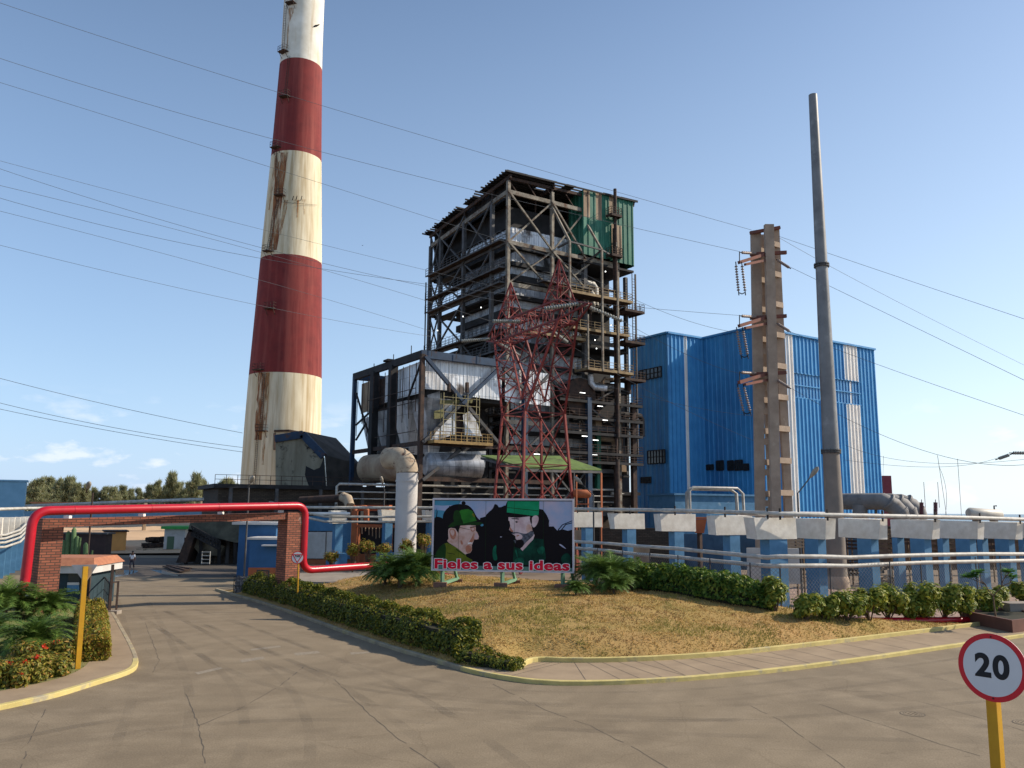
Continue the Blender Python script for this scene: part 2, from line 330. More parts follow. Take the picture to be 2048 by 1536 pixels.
mb = MB(); mb.add([(-6000, -300, -.06), (6000, -300, -.06), (6000, 420, -.06), (-6000, 420, -.06)], [(0, 1, 2, 3)])
tag(mb.build('ground', m_ground), kind='structure')
mb = MB(); mb.add([(-20000, 420, -1.2), (20000, 420, -1.2), (20000, 28000, -1.2), (-20000, 28000, -1.2)], [(0, 1, 2, 3)])
tag(mb.build('sea', m_sea), kind='structure')

# front kerb of the mound (outer sidewalk kerb) and inner kerb, surveyed on the ground
kL = [G(*q) for q in [(430, 1181), (480, 1196), (545, 1215), (620, 1242), (700, 1272), (790, 1302), (860, 1322), (930, 1345)]]
kR = [G(*q) for q in [(1010, 1361), (1070, 1369), (1150, 1372), (1300, 1368), (1500, 1352), (1700, 1327), (1900, 1297), (2048, 1275), (2300, 1235)]]
kerb_out = smooth_line(kL+kR, 2)
KZ = .15
kin = [G(x, y, KZ) for x, y in [(1040, 1338), (1066, 1322), (1130, 1325), (1250, 1324), (1400, 1316), (1500, 1307), (1700, 1284), (1900, 1259), (2048, 1239), (2300, 1205)]]
kerb_in = smooth_line(kin, 2)
road_poly = [(-60, -20), (60, -20), (60, 47), (34, 41.5)]+[(p.x, p.y) for p in reversed(kerb_out)]+[(-22, 66), (-22, 82), (-30, 100), (-60, 100), (-60, 30)]
rp = [(-90, -40), (90, -40), (90, 75), (60, 64)]+[(p.x, p.y) for p in reversed(kerb_out)]+[(-21, 63), (-14, 70), (-12, 80), (-24, 92), (-28, 104), (-60, 108), (-90, 108)]
flat(rp, 0, 'road', m_road)
def strip(line, w, z0, z1, name, mat, side=1):
    mb = MB(); L = [Vector((p[0], p[1], 0)) for p in line]; o = []
    for i, p in enumerate(L):
        d = (L[min(i+1, len(L)-1)]-L[max(i-1, 0)]).normalized(); o.append(p+Vector((-d.y, d.x, 0))*w*side)
    n = len(L); Z0 = Vector((0, 0, z0)); Z1 = Vector((0, 0, z1))
    jit = [Vector((random.uniform(-.008, .008), random.uniform(-.008, .008), random.uniform(-.006, .006))) for _ in L]
    vs = [p+Z0 for p in L]+[p+Z1-Vector((0, 0, .02))+j for p, j in zip(L, jit)]+[p.lerp(q, .12)+Z1+j for p, q, j in zip(L, o, jit)]+[q+Z1 for q in o]+[q+Z0 for q in o]
    fs = []
    for k in range(4): fs += [(k*n+i, k*n+i+1, (k+1)*n+i+1, (k+1)*n+i) for i in range(n-1)]
    fs += [(0, n, 2*n, 3*n, 4*n), (n-1, 2*n-1, 3*n-1, 4*n-1, 5*n-1)]
    mb.add(vs, fs); return tag(mb.build(name, mat), kind='structure')
# sidewalk of the mound: between outer kerb (from the corner on) and inner kerb
ci = min(range(len(kerb_out)), key=lambda i: (kerb_out[i]-G(930, 1345)).length)
strip(kerb_out[ci-1:], .18, -.05, KZ, 'kerb', m_kerby)
m_kgrey = M('grey_kerb', (.36, .30, .20), (.25, .21, .15), 1.5, rough=.9, bump=.3, c3=(.45, .38, .18), s3=.9, t3=(.55, .7))
strip(kerb_out[:ci], .18, -.05, KZ, 'kerb', m_kgrey)
off = []
for i, p in enumerate(kerb_out[ci-1:]):
    j = i+ci-1; d = (kerb_out[min(j+1, len(kerb_out)-1)]-kerb_out[j-1]).normalized(); off.append(p+Vector((-d.y, d.x, 0))*.17)
flat([(p.x, p.y) for p in off]+[(p.x+.02, p.y+.05) for p in reversed(kerb_in)], KZ-.01, 'sidewalk', m_side, .12)
strip(kerb_in, .16, KZ-.05, KZ+.17, 'kerb', m_kerby)
# expansion joints across the right sidewalk
mb = MB()
for i in range(3, len(kerb_in)-1, 1):
    a = kerb_in[i]; b = min(off, key=lambda q: (q-a).length)
    d = (b-a).normalized(); n = Vector((-d.y, d.x, 0))*.012
    mb.add([a-n+Vector((0, 0, KZ-.006)), a+n+Vector((0, 0, KZ-.006)), b+n+Vector((0, 0, KZ-.006)), b-n+Vector((0, 0, KZ-.006))], [(0, 1, 2, 3)])
m_joint = M('dark_joint', (.09, .075, .06), rough=1)
tag(mb.build('sidewalk_joint', m_joint), kind='structure')

# lawn mound
back = [Vector(p) for p in [(-13.0, 55.5, 0), (-9, 58, 0), (-4, 57, 0), (0, 54.5, 0), (4, 51.5, 0), (8, 48.6, 0), (12, 44.6, 0), (15.5, 43.2, 0), (19, 43.8, 0), (25, 46, 0), (31, 48.5, 0), (38, 51, 0)]]
frontline = kerb_out[:ci]+kerb_in
lawn_poly = [(p.x, p.y) for p in ([q+Vector((.1, .12, 0)) for q in kerb_out[2:ci]]+[q+Vector((0, .1, 0)) for q in kerb_in])]+[(p.x, p.y) for p in reversed(back)]
_FL = [(p.x, p.y) for p in frontline]; _BK = [(p.x, p.y) for p in back]
def inpoly(x, y, poly):
    c = False; j = len(poly)-1
    for i in range(len(poly)):
        a, b = poly[i], poly[j]
        if (a[1] > y) != (b[1] > y) and x < (b[0]-a[0])*(y-a[1])/(b[1]-a[1])+a[0]: c = not c
        j = i
    return c
def Hm(x, y):
    if not inpoly(x, y, lawn_poly) and seg_d((x, y), _BK) > .9: return .13
    df = seg_d((x, y), _FL); db = seg_d((x, y), _BK)
    h = .62*sstep((df-.05)/1.7)+1.0*sstep((df-.5)/7.5)
    if x > 12: h *= 1-.25*sstep((x-14)/8)
    h *= .35+.65*sstep(db/.8+.1)
    h += .05*noise.noise(Vector((x*.9, y*.9, 0)))*sstep(df/1.5)+.035*noise.noise(Vector((x*3.1, y*3.1, 5)))*sstep(df)
    return h+.13
_cache = {}
def Hs(x, y): return Hm(x, y)
tag(cdt(lawn_poly, .42, lambda x, y: Hm(x, y)+.02*random.uniform(-1, 1), 'lawn', m_lawn), kind='structure')
def Gm(px, py):     # the point of the mound seen at a pixel
    z = 2.2
    while z > .14:
        q = G(px, py, z)
        if Hm(q.x, q.y) >= z: break
        z -= .02
    return Vector((q.x, q.y, Hm(q.x, q.y)))

# left sidewalk and planting bed
lo = [G(*q) for q in [(-140, 1440), (-60, 1432), (0, 1421), (110, 1397), (190, 1371), (240, 1356), (268, 1345), (277, 1333), (275, 1318), (262, 1290), (246, 1262), (232, 1236), (214, 1212), (196, 1180), (182, 1150)]]
li = [G(x, y, KZ) for x, y in [(-140, 1400), (-60, 1392), (0, 1381), (90, 1364), (140, 1349), (172, 1332), (186, 1310), (194, 1270), (200, 1236), (190, 1212), (172, 1180), (160, 1150)]]
lof = smooth_line(lo, 2); lif = smooth_line(li, 2)
cl = min(range(len(lof)), key=lambda i: (lof[i]-G(274, 1322)).length)
strip(lof[:cl+1], .2, -.05, KZ, 'kerb', m_kerby, 1)
strip(lof[cl:], .16, -.05, KZ, 'kerb', m_kgrey, 1)
flat([(p.x-.05, p.y+.1) for p in lof]+[(p.x, p.y) for p in reversed(lif)], KZ-.01, 'sidewalk', m_side, .12)
bedpoly = [(p.x, p.y) for p in lif[:-6]]+[(-34, 48), (-50, 42), (-50, 30)]
_LI = [(p.x, p.y) for p in lif]
def Hb(x, y): return KZ-.03+.55*sstep(seg_d((x, y), _LI)/4)+.04*noise.noise(Vector((x*2, y*2, 0)))
tag(cdt(bedpoly, .6, Hb, 'bed_grass', m_bed), kind='structure')
def Gb(px, py):
    z = .4
    for _ in range(10): q = G(px, py, z); z = .5*z+.5*Hb(q.x, q.y)
    return Vector((q.x, q.y, Hb(q.x, q.y)))

# slab joints and cracks of the road, faded paint dashes
def crack(name, pts, w, mat, jit=.03, z=.004):
    mb = MB(); P2 = []
    for a, b in zip(pts, pts[1:]):
        k = max(2, int((b-a).length/.35))
        for j in range(k): P2.append(a.lerp(b, j/k)+Vector((random.uniform(-jit, jit), random.uniform(-jit, jit), 0)))
    P2.append(pts[-1])
    for a, b in zip(P2, P2[1:]):
        if random.random() < .12: continue
        d = (b-a); d.z = 0
        if d.length < 1e-5: continue
        d.normalize(); n = Vector((-d.y, d.x, 0))*w*random.uniform(.25, .7)
        mb.add([a-n, a+n, b+n, b-n], [(0, 1, 2, 3)])
    mb.v = [(x, y, z) for x, y, _ in mb.v]
    return tag(mb.build(name, mat), kind='structure')
for ln, ww in [([(668, 1358), (740, 1430), (800, 1480), (880, 1536)], .022), ([(372, 1388), (398, 1452), (412, 1536)], .02), ([(985, 1368), (1090, 1420), (1180, 1452), (1290, 1508), (1350, 1545)], .02),
               ([(1640, 1408), (1700, 1430), (1790, 1458), (1880, 1488), (1960, 1512)], .02), ([(1640, 1380), (1760, 1384), (1850, 1406), (1960, 1436), (2048, 1462)], .018), ([(1800, 1345), (1880, 1358), (1960, 1380)], .014),
               ([(1500, 1412), (1560, 1440), (1690, 1536)], .016), ([(612, 1330), (560, 1372), (480, 1418), (395, 1452)], .03), ([(290, 1245), (318, 1320), (305, 1345)], .016), ([(92, 1418), (60, 1480), (40, 1545)], .02)]:
    crack('road_crack', [G(*q) for q in ln], ww, m_joint)
m_fade = M('faded_white_paint', (.28, .24, .185), (.19, .155, .11), 9, rough=.9)
for q in [[(588, 1306), (636, 1302), (640, 1306), (592, 1311)], [(480, 1320), (526, 1313), (530, 1317), (484, 1325)], [(390, 1345), (440, 1334), (446, 1337), (396, 1349)], [(500, 1298), (560, 1291), (562, 1294), (503, 1301)], [(700, 1305), (740, 1303), (742, 1306), (703, 1309)]]:
    mb = MB(); mb.add([G(*c, .004) for c in q], [(0, 1, 2, 3)]); tag(mb.build('road_marking', m_fade), kind='structure')
def tmark(pts, w_, off=0):
    q = smooth_line([G(*c) for c in pts], 3); mb = MB(); vs = []
    for i, p in enumerate(q):
        d = (q[min(i+1, len(q)-1)]-q[max(i-1, 0)]).normalized(); n = Vector((-d.y, d.x, 0)); vs += [p+n*(off-w_/2), p+n*(off+w_/2)]
    tz = .0045+.0006*tmark.k; tmark.k += 1
    mb.add([(v.x, v.y, tz) for v in vs], [(2*i, 2*i+2, 2*i+3, 2*i+1) for i in range(len(q)-1)]); tag(mb.build('tyre_mark', m_tyre), kind='structure')
tmark.k = 0
m_tyre = bpy.data.materials.new('tyre_rubber_film'); m_tyre.use_nodes = True; _N = m_tyre.node_tree.nodes; _L = m_tyre.node_tree.links
_t = _N.new('ShaderNodeTexCoord'); _n = _N.new('ShaderNodeTexNoise'); _n.inputs['Scale'].default_value = .35; _n.inputs['Detail'].default_value = 7; _L.new(_t.outputs['Object'], _n.inputs[0]); _r = _N.new('ShaderNodeMapRange'); _r.inputs[1].default_value = .38; _r.inputs[2].default_value = .72; _r.inputs[3].default_value = 0; _r.inputs[4].default_value = .17; _L.new(_n.outputs[0], _r.inputs[0])
_tr = _N.new('ShaderNodeBsdfTransparent'); _mx = _N.new('ShaderNodeMixShader'); _L.new(_r.outputs[0], _mx.inputs[0]); _L.new(_tr.outputs[0], _mx.inputs[1]); _L.new(_N['Principled BSDF'].outputs[0], _mx.inputs[2]); _L.new(_mx.outputs[0], _N['Material Output'].inputs[0]); _N['Principled BSDF'].inputs['Base Color'].default_value = (.09, .075, .06, 1); _N['Principled BSDF'].inputs['Roughness'].default_value = .8
for ps, ww in [([(300, 1225), (420, 1290), (520, 1360), (560, 1450), (540, 1560)], .3), ([(360, 1220), (560, 1290), (720, 1360), (860, 1440), (1000, 1560)], .35), ([(330, 1240), (480, 1330), (640, 1385), (1000, 1425), (1500, 1430), (2048, 1380)], .32), ([(420, 1235), (640, 1330), (900, 1388), (1300, 1402), (1700, 1362), (2048, 1310)], .28), ([(260, 1190), (300, 1280), (330, 1380), (300, 1500)], .3), ([(0, 1500), (300, 1440), (700, 1420), (1200, 1450), (2048, 1470)], .4), ([(230, 1180), (330, 1190), (440, 1192)], .25), ([(200, 1165), (330, 1178), (460, 1172)], .25)]:
    tmark(ps, ww, .85); tmark(ps, ww, -.85)
# puddles in the yard
m_pud = M('puddle_water', (.12, .13, .14), rough=.04, spec=.8)
for ps in [[(188, 1143), (215, 1139), (250, 1140), (282, 1141), (262, 1149), (225, 1155), (192, 1156)], [(300, 1139), (330, 1141), (350, 1148), (368, 1153), (345, 1152), (318, 1146)], [(195, 1118), (240, 1115), (247, 1119), (205, 1122)]]:
    mb = MB(); q = smooth_line([G(*c) for c in ps+[ps[0]]], 2)[:-1]; mb.add([(p.x, p.y, .006) for p in q], [tuple(range(len(q)))]); tag(mb.build('puddle', m_pud), kind='structure')
# manhole covers
def manhole(px, py, label):
    c = G(px, py); mb = MB(); r = .33
    for r0, r1 in ((.36, .33), (.27, .25)):
        vs = []; n = 28
        for j in range(n): t = 6.2832*j/n; vs += [(c.x+math.cos(t)*r0, c.y+math.sin(t)*r0, .006), (c.x+math.cos(t)*r1, c.y+math.sin(t)*r1, .006)]
        mb.add(vs, [(2*j, (2*j+2) % (2*n), (2*j+3) % (2*n), 2*j+1) for j in range(n)], 1)
    for i in range(-3, 4):
        for j in range(-3, 4):
            if i*i+j*j < 9 and (i+j) % 2 == 0: mb.box((c.x+i*.07, c.y+j*.07, .007), (.04, .02, .006), 0, 1)
    n = 28; mb.prism([(c.x+math.cos(6.2832*j/n)*.355, c.y+math.sin(6.2832*j/n)*.355, -.03) for j in range(n)], (0, 0, .0345), 0)
    o = mb.build('manhole_cover', [m_road, m_joint]); tag(o, label, 'manhole cover', 'manhole covers in the road')
manhole(1825, 1428, 'round cast manhole cover in the road left of the 20 sign')
manhole(2052, 1446, 'round manhole cover in the road cut off by the right edge of the photo')

# sand bank behind the gate and rubble ground behind the pillars
sb = [G(100, 1098), G(215, 1092), G(335, 1088), G(350, 1084)]
sbp = [(-95, 104), (-66, 105), (-52, 107), (-40, 109), (-32, 120), (-36, 140), (-50, 190), (-70, 240), (-170, 240), (-140, 130)]
def Hsand(x, y): return .05+4.4*max(0, min(1, (y-104)/72))**1.15+.5*abs(noise.noise(Vector((x*.12, y*.12, 0))))*sstep((y-108)/10)
tag(cdt(sbp, 4, Hsand, 'sand_bank', m_sand), kind='structure')
tag(cdt([(13, 47), (20, 46), (32, 51), (44, 56), (44, 66), (28, 66), (14, 70)], .8, lambda x, y: .05+.12*noise.noise(Vector((x*1.7, y*1.7, 0))), 'rubble_ground', m_rubble), kind='structure')
m_yard = M('shade_toned_yard', (.075, .065, .055), (.11, .09, .072), .15, rough=.9)  # dark base colour paints the shade lying over the yard
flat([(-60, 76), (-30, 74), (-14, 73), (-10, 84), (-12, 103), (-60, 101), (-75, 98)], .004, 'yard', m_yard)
flat([(-20, 70.8), (-10, 66), (-8, 74), (-14, 80), (-21, 78), (-24.5, 76)], .12, 'kerb_island', m_conc, .15)
# ================================================================ CHIMNEY
YC = 158.0
c0 = P(559, 1000, YC); CX, CY = c0.x, YC
def chim_r(z):      # half width measured between the two edges
    return 5.65-(5.65-2.05)*min(1, z/118)**.92
def edge_r(y, xl, xr): return (xr-xl)/2/FPX*YC
m_chr = M('chimney_red', (.20, .030, .028), (.15, .024, .024), .5, rough=.85, c3=(.26, .06, .05), s3=.9, t3=(.45, .7), st3=(1, 1, .04))
m_chw = M('chimney_cream', (.74, .67, .50), (.60, .52, .36), .35, rough=.85, c3=(.40, .29, .15), s3=1.3, t3=(.46, .70), st3=(1, 1, .035), stretch=(1, 1, .3))
m_chtop = M('chimney_white', (.78, .75, .66), (.62, .58, .48), .35, rough=.85, c3=(.48, .38, .24), s3=.8, t3=(.55, .75), st3=(1, 1, .05))
ch = thing('striped_chimney', 'tall tapering red and cream banded chimney streaked with rust', 'chimney', (CX, CY, 0))
rows = [(0, 1085), (0, 0)]
prof = [(1000, 482, 634), (860, 487, 636), (740, 495, 637), (505, 516.5, 638), (300, 537, 638.5), (110, 553, 639.5), (0, 559, 644), (-160, 569, 650), (-330, 578, 655)]
Z = []; 
for y, xl, xr in prof: Z.append((P((xl+xr)/2, y, YC).z, (xr-xl)/2/FPX*YC*1.0))
Z[0] = (0.0, Z[0][1]+.15)
def cring(z):
    for (z0, r0), (z1, r1) in zip(Z, Z[1:]):
        if z <= z1: return r0+(r1-r0)*(z-z0)/(z1-z0)
    return Z[-1][1]
def zc(y): return P(570, y, YC-4.5).z
bands = [(0, zc(748), m_chw), (zc(748), zc(512), m_chr), (zc(512), zc(302), m_chw), (zc(302), zc(113), m_chr), (zc(113), Z[-1][0], m_chtop)]
for z0, z1, m in bands:
    mb = MB(); n = 64; k = max(3, int((z1-z0)/4)); vs = []; zs = [z0+(z1-z0)*i/k for i in range(k+1)]
    for z in zs:
        r = cring(z)
        vs += [(CX+r*math.cos(6.28318*j/n), CY+r*math.sin(6.28318*j/n), z) for j in range(n)]
    mb.add(vs, [(i*n+j, i*n+(j+1) % n, (i+1)*n+(j+1) % n, (i+1)*n+j) for i in range(k) for j in range(n)], 0, True)
    mb.build('band', m, ch)
def cpt(az_px, y, out=0.0):     # a point on the chimney skin seen at pixel column az_px
    z = P(az_px, y, YC-5).z; r = cring(z); d = ray(az_px, y); o = Vector((0, 0, CAMH)); dx, dy = d.x, d.y
    A = dx*dx+dy*dy; B = -2*(dx*CX+dy*CY); C_ = CX*CX+CY*CY-(r+out)**2; D_ = max(0, B*B-4*A*C_); k = (-B-math.sqrt(D_))/(2*A); return o+d*k
m_stain = M('rust_stain', (.34, .14, .05), (.48, .32, .16), 1.2, rough=.95, stretch=(1, 1, .15), lo=.3, hi=.8)
m_stain2 = M('dark_rust_stain', (.20, .065, .028), (.36, .17, .07), 1.5, rough=.95, stretch=(1, 1, .2))
def ragged(m, lo, hi):
    N = m.node_tree.nodes; L = m.node_tree.links; t = N.new('ShaderNodeTexCoord'); mp = N.new('ShaderNodeMapping'); mp.inputs['Scale'].default_value = (1.6, 1.6, .22); n = N.new('ShaderNodeTexNoise'); n.inputs['Scale'].default_value = 1; n.inputs['Detail'].default_value = 8; n.inputs['Roughness'].default_value = .7
    L.new(t.outputs['Object'], mp.inputs[0]); L.new(mp.outputs[0], n.inputs[0]); r = N.new('ShaderNodeMapRange'); r.inputs[1].default_value = lo; r.inputs[2].default_value = hi; r.inputs[4].default_value = .92; L.new(n.outputs[0], r.inputs[0])
    tr = N.new('ShaderNodeBsdfTransparent'); mx = N.new('ShaderNodeMixShader'); L.new(r.outputs[0], mx.inputs[0]); L.new(tr.outputs[0], mx.inputs[1]); L.new(N['Principled BSDF'].outputs[0], mx.inputs[2]); L.new(mx.outputs[0], N['Material Output'].inputs[0])
ragged(m_stain, .42, .62); ragged(m_stain2, .36, .56)
def stain(x0, y0, x1, y1, w0, w1, m):
    x0 += 8; x1 += 8; w0 *= 1.15; w1 *= 1.2
    mb = MB(); k = 10; L = []; Rr = []
    for i in range(k+1):
        t = i/k; x = x0+(x1-x0)*t; y = y0+(y1-y0)*t; w = (w0+(w1-w0)*t)*(1+.25*random.uniform(-1, 1))
        z = cpt(x, y)
        L.append(cpt(x-w/2, y, .03)); Rr.append(cpt(x+w/2, y, .03))
    vs = [];
    for a, b in zip(L, Rr): vs += [a, cpt(proj(a.lerp(b, .5))[0], proj(a.lerp(b, .5))[1], .04), b]
    mb.add(vs, [f for i in range(k) for f in ((3*i, 3*i+1, 3*i+4, 3*i+3), (3*i+1, 3*i+2, 3*i+5, 3*i+4))]); mb.build('rust_stain', m, ch)
for a in [(520, 745, 508, 880, 16, 12, m_stain2), (529, 745, 517, 930, 6, 4, m_stain), (556, 305, 538, 500, 18, 12, m_stain2), (545, 305, 530, 420, 5, 3, m_stain), (565, 400, 552, 470, 7, 3, m_stain), (588, 400, 586, 435, 4, 2, m_stain), (600, 398, 600, 430, 5, 1.5, m_stain), (575, 15, 568, 50, 11, 4, m_stain), (569, 50, 566, 100, 3, 2, m_stain)]: stain(*a)
# caged ladder landings on the chimney
for i, (px, y) in enumerate([(578, 8), (564, 105), (566, 195), (549, 296), (556, 392), (534, 503), (537, 618), (514, 740), (520, 862)]):
    px += 6; z = P(px, y, YC-5).z; q = cpt(px, y, 0); n = (q-Vector((CX, CY, q.z))).normalized(); t = Vector((-n.y, n.x, 0)); mb = MB()
    mb.hexa([q+t*s1+n*s2+Vector((0, 0, s3)) for s3 in (-.1, .05) for s1, s2 in ((-1, -.1), (1, -.1), (1, 1.1), (-1, 1.1))])
    for s1 in (-1, -.33, .33, 1): mb.beam(q+t*s1+n*1.05, q+t*s1+n*1.05+Vector((0, 0, 1.1)), .05)
    for h in (.55, 1.1):
        mb.beam(q+t*-1+n*1.05+Vector((0, 0, h)), q+t+n*1.05+Vector((0, 0, h)), .05)
        for s1 in (-1, 1): mb.beam(q+t*s1+Vector((0, 0, h)), q+t*s1+n*1.05+Vector((0, 0, h)), .05)
    for s1 in (-.8, .8): mb.beam(q+t*s1+n*.95, q+t*s1-Vector((0, 0, 1.2)), .08)
    mb.build('landing', m_rust, ch)
for (x0, y0), (x1, y1) in [((571, 10), (566, 105)), ((578, 112), (570, 195)), ((551, 300), (556, 392)), ((556, 400), (534, 503)), ((528, 745), (521, 862)), ((515, 870), (508, 975))]:
    mb = MB(); k = 14; pts = [(x0+(x1-x0)*i/k, y0+(y1-y0)*i/k) for i in range(k+1)]
    a = [cpt(x-2, y, .3) for x, y in pts]; b = [cpt(x+2, y, .3) for x, y in pts]
    for l in (a, b):
        for p, q in zip(l, l[1:]): mb.beam(p, q, .06)
    for j in range(k*2):
        i = j//2; f = (j % 2)/2; mb.beam(a[min(i, k)].lerp(a[min(i+1, k)], f), b[min(i, k)].lerp(b[min(i+1, k)], f), .04)
    mb.build('ladder', m_rust, ch)
mb = MB()       # thin inspection ring and three brackets
ring = [cpt(x, 404+(x-565)*.09, .25) for x in range(562, 636, 6)]
mb.tube(ring, .03, 5)
for x in (585, 592, 602): q = cpt(x, 400, 0); mb.beam(q, cpt(x+2, 392, 1.3), .12)
mb.build('inspection_ring', m_rust, ch)
mb = MB(); q = [cpt(548, 868, .1), cpt(607, 868, .1)]
mb.beam(cpt(548, 862, .25), cpt(578, 861, .3), .35); mb.beam(cpt(578, 861, .3), cpt(606, 866, .25), .35)
mb.beam(cpt(549, 866, .25), cpt(549, 900, .25), .3); mb.build('duct_collar', m_rust, ch)

# ================================================================ DUCT HOUSE at the chimney foot
m_asb = M('grey_ribbed_roof', (.10, .09, .08), (.055, .05, .046), .5, rough=.95)
m_dirtyw = M('dirty_cream_sheet', (.36, .33, .25), (.14, .12, .08), .4, rough=.85, stretch=(1, 1, .2), c3=(.03, .028, .025), s3=.4, t3=(.55, .62))
dh = thing('duct_house', 'long dark flue duct house with a blue trimmed cream gable at the chimney foot', 'building', (-30, 112, 0))
Yd = 112
def Q(px, py, Y=None): return P(px, py, Y or Yd)
A0, A1, A2, A3, A4 = Q(551, 975), Q(551, 880), Q(606, 871), Q(648, 915), Q(652, 985)
ext = Vector((15.5, 9, 0))
mb = MB(); mb.prism([Q(551, 1010), A1, A2, A3, Q(655, 1010)], (0, .35, 0)); mb.build('gable_wall', m_dirtyw, dh)
mb = MB()
for a, b in ((A1, A2), (A2, A3)): mb.beam(a+Vector((0, -.15, .15)), b+Vector((0, -.15, .15)), .5, 1.0)
mb.build('blue_trim', m_bluest, dh)
mb = MB()
e1 = Q(668, 875, 120); e2 = Q(718, 925, 118)
B1, B2, B3 = Q(600, 871, 124), Q(672, 876, 122), Q(722, 930, 119)
mb.add([A1+Vector((0, .3, .4)), A2+Vector((0, .3, .6)), A3+Vector((0, .3, .4)), B3, B2, B1], [(0, 1, 4, 5), (1, 2, 3, 4)])
mb.add([A3+Vector((0, .3, .4)), B3, Q(728, 1010, 119), Q(655, 1010)+Vector((0, .3, 0))], [(0, 1, 2, 3)])
mb.build('roof', m_asb, dh)
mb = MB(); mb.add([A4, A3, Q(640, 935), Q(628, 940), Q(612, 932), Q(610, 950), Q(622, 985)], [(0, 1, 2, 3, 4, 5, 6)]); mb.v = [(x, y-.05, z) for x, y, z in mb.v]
mb.build('torn_opening', m_black, dh)  # flat black polygon paints the shade behind the tear
# slab deck and dark plant rooms under it
m_dbrick = M('dark_brick_wall', (.07, .055, .045), extra=brickmix((.085, .065, .05), (.05, .04, .032), (.03, .026, .022), .5, .16), rough=.95)
dk = thing('boiler_house_annex', 'dark soot stained brick annex under the boiler with a flat deck roof and railings', 'building', (-16, 92, 0))
FA = Frame((P(600, 1000, 96).x, 96), 62)
mb = MB(); u1 = FA.s_at(1275, 0, 5); zt = 8.2
mb.fbox(FA, -9, u1, .3, 12, 0, zt); mb.build('wall', m_dbrick, dk)
mb = MB(); mb.fbox(FA, -9.6, u1+.3, -.4, 12.6, zt+.003, zt+.45); mb.build('deck_slab', m_dark, dk)
mb = MB()
for h in (.5, 1.0): mb.beam(FA.p(-9.5, -.3, zt+.45+h), FA.p(11, -.3, zt+.45+h), .05)
for i in range(18): u = -9.5+i*1.2; mb.beam(FA.p(u, -.3, zt+.4), FA.p(u, -.3, zt+1.45), .05)
mb.build('railing', m_rust, dk)
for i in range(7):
    u = -7+i*4.6; mb = MB(); mb.fbox(FA, u, u+2.6, .12, .297, 1.2, 6.3); mb.build('opening', m_black, dk)  # black slabs on the wall paint the shade inside openings
mb = MB()
for zz, r in ((8.9, .16), (8.0, .1), (7.2, .08)):
    mb.tube([FA.p(4, -.9, 3), FA.p(4, -.9, zz-.3), FA.p(4.3, -.9, zz), FA.p(u1-4, -.9, zz)], r, 6)
mb.build('service_pipe', m_pipew, dk)
for u in (-8, -3, 2, 7, 12, 18, 24, 29):
    mb = MB(); mb.fbox(FA, u, u+.35, -.85, -.5, 0, zt+.0); mb.build('column', m_grey, dk)

# ================================================================ BLUE TURBINE HALL
AZ = 57.0
pB = P(1405, 675, 130.5); FB = Frame((pB.x, 130.5), AZ)       # inner corner of the recess
sA = FB.s_at(1337, 0, 25, -20, 0); tC = FB.t_at(1509, 0, 25, -30, 0); H1 = P(1509, 655, FB.p(0, tC).y).z
sE = FB.s_at(1753, tC, 25, 0, 80); tL = FB.t_at(1262, sA, 25, 0, 40)
bh = thing('turbine_hall', 'huge blue ribbed metal turbine hall with white vertical stripes', 'building', tuple(FB.p(0, 0)))
def wall(F, u0, v0, u1, v1, z0, z1, m, name='wall', off=0, pitch=.95, depth=.16):
    mb = MB(); a = F.p(u0, v0); b = F.p(u1, v1); d = (b-a).normalized(); n = Vector((d.y, -d.x, 0))*off
    mb.sheet(a+n, b+n, z0, z1, pitch, depth); return mb.build(name, m, bh)
def wside(u0, u1, z0, z1, m, off=0): return wall(FB, u0, tC, u1, tC, z0, z1, m, off=off)
ux = lambda px: FB.s_at(px, tC, 25, -5, 90)
zband0 = P(1577, 793, FB.p(ux(1577), tC).y).z; zband1 = P(1577, 743, FB.p(ux(1577), tC).y).z
xs = [0, ux(1574), ux(1588), ux(1691), ux(1718), sE]
for i, m in enumerate((m_blue, m_white, m_blue, m_white, m_blue)):
    if i in (0, 4): wside(xs[i], xs[i+1], 0, H1, m)
    elif i == 1: wside(xs[i], xs[i+1], 0, H1, m)
    else: wside(xs[i], xs[i+1], 0, zband0, m); wside(xs[i], xs[i+1], zband1, H1, m)
mb = MB(); mb.fbox(FB, xs[2], xs[4]+.8, tC+.25, tC+.5, zband0, zband1); wb = mb.build('window_band', m_glass, bh)
nb = 22; m_bpane = M('blue_painted_pane', (.10, .30, .55), (.08, .24, .46), 1, rough=.35)
mb = MB(); um = xs[4]+.8
for i in range(nb):
    a = xs[2]+(um-xs[2])*i/nb; b = xs[2]+(um-xs[2])*(i+1)/nb
    for z0, z1 in ((zband0, (zband0+zband1)/2), ((zband0+zband1)/2, zband1)):
        mb.fbox(FB, a+.05, b-.05, tC+.16, tC+.22, z0+.06, z1-.06, 1 if i in (18,) else 0)
mb.build('pane', [m_bpane, m_white], wb)
mb = MB()
for i in range(nb+1): a = xs[2]+(um-xs[2])*i/nb; mb.fbox(FB, a-.05, a+.05, tC+.04, tC+.16, zband0, zband1)
for z in (zband0, (zband0+zband1)/2, zband1): mb.fbox(FB, xs[2], um, tC-.06, tC+.04, z-.08, z+.08)
mb.build('frame', m_blue, wb)
m_bsh = m_blue
wall(FB, 0, tC, 0, 0, 0, H1, m_blue) if False else None
def lwall(u, v0, v1, z0, z1, m, pitch=.95, depth=.1, name='wall'):      # faces the -a side
    mb = MB(); mb.sheet(FB.p(u, v1), FB.p(u, v0), z0, z1, pitch, depth); return mb.build(name, m, bh)
lwall(0, tC, 0, 0, H1, m_blue); lwall(sA, 0, tL, 0, H1, m_blue)
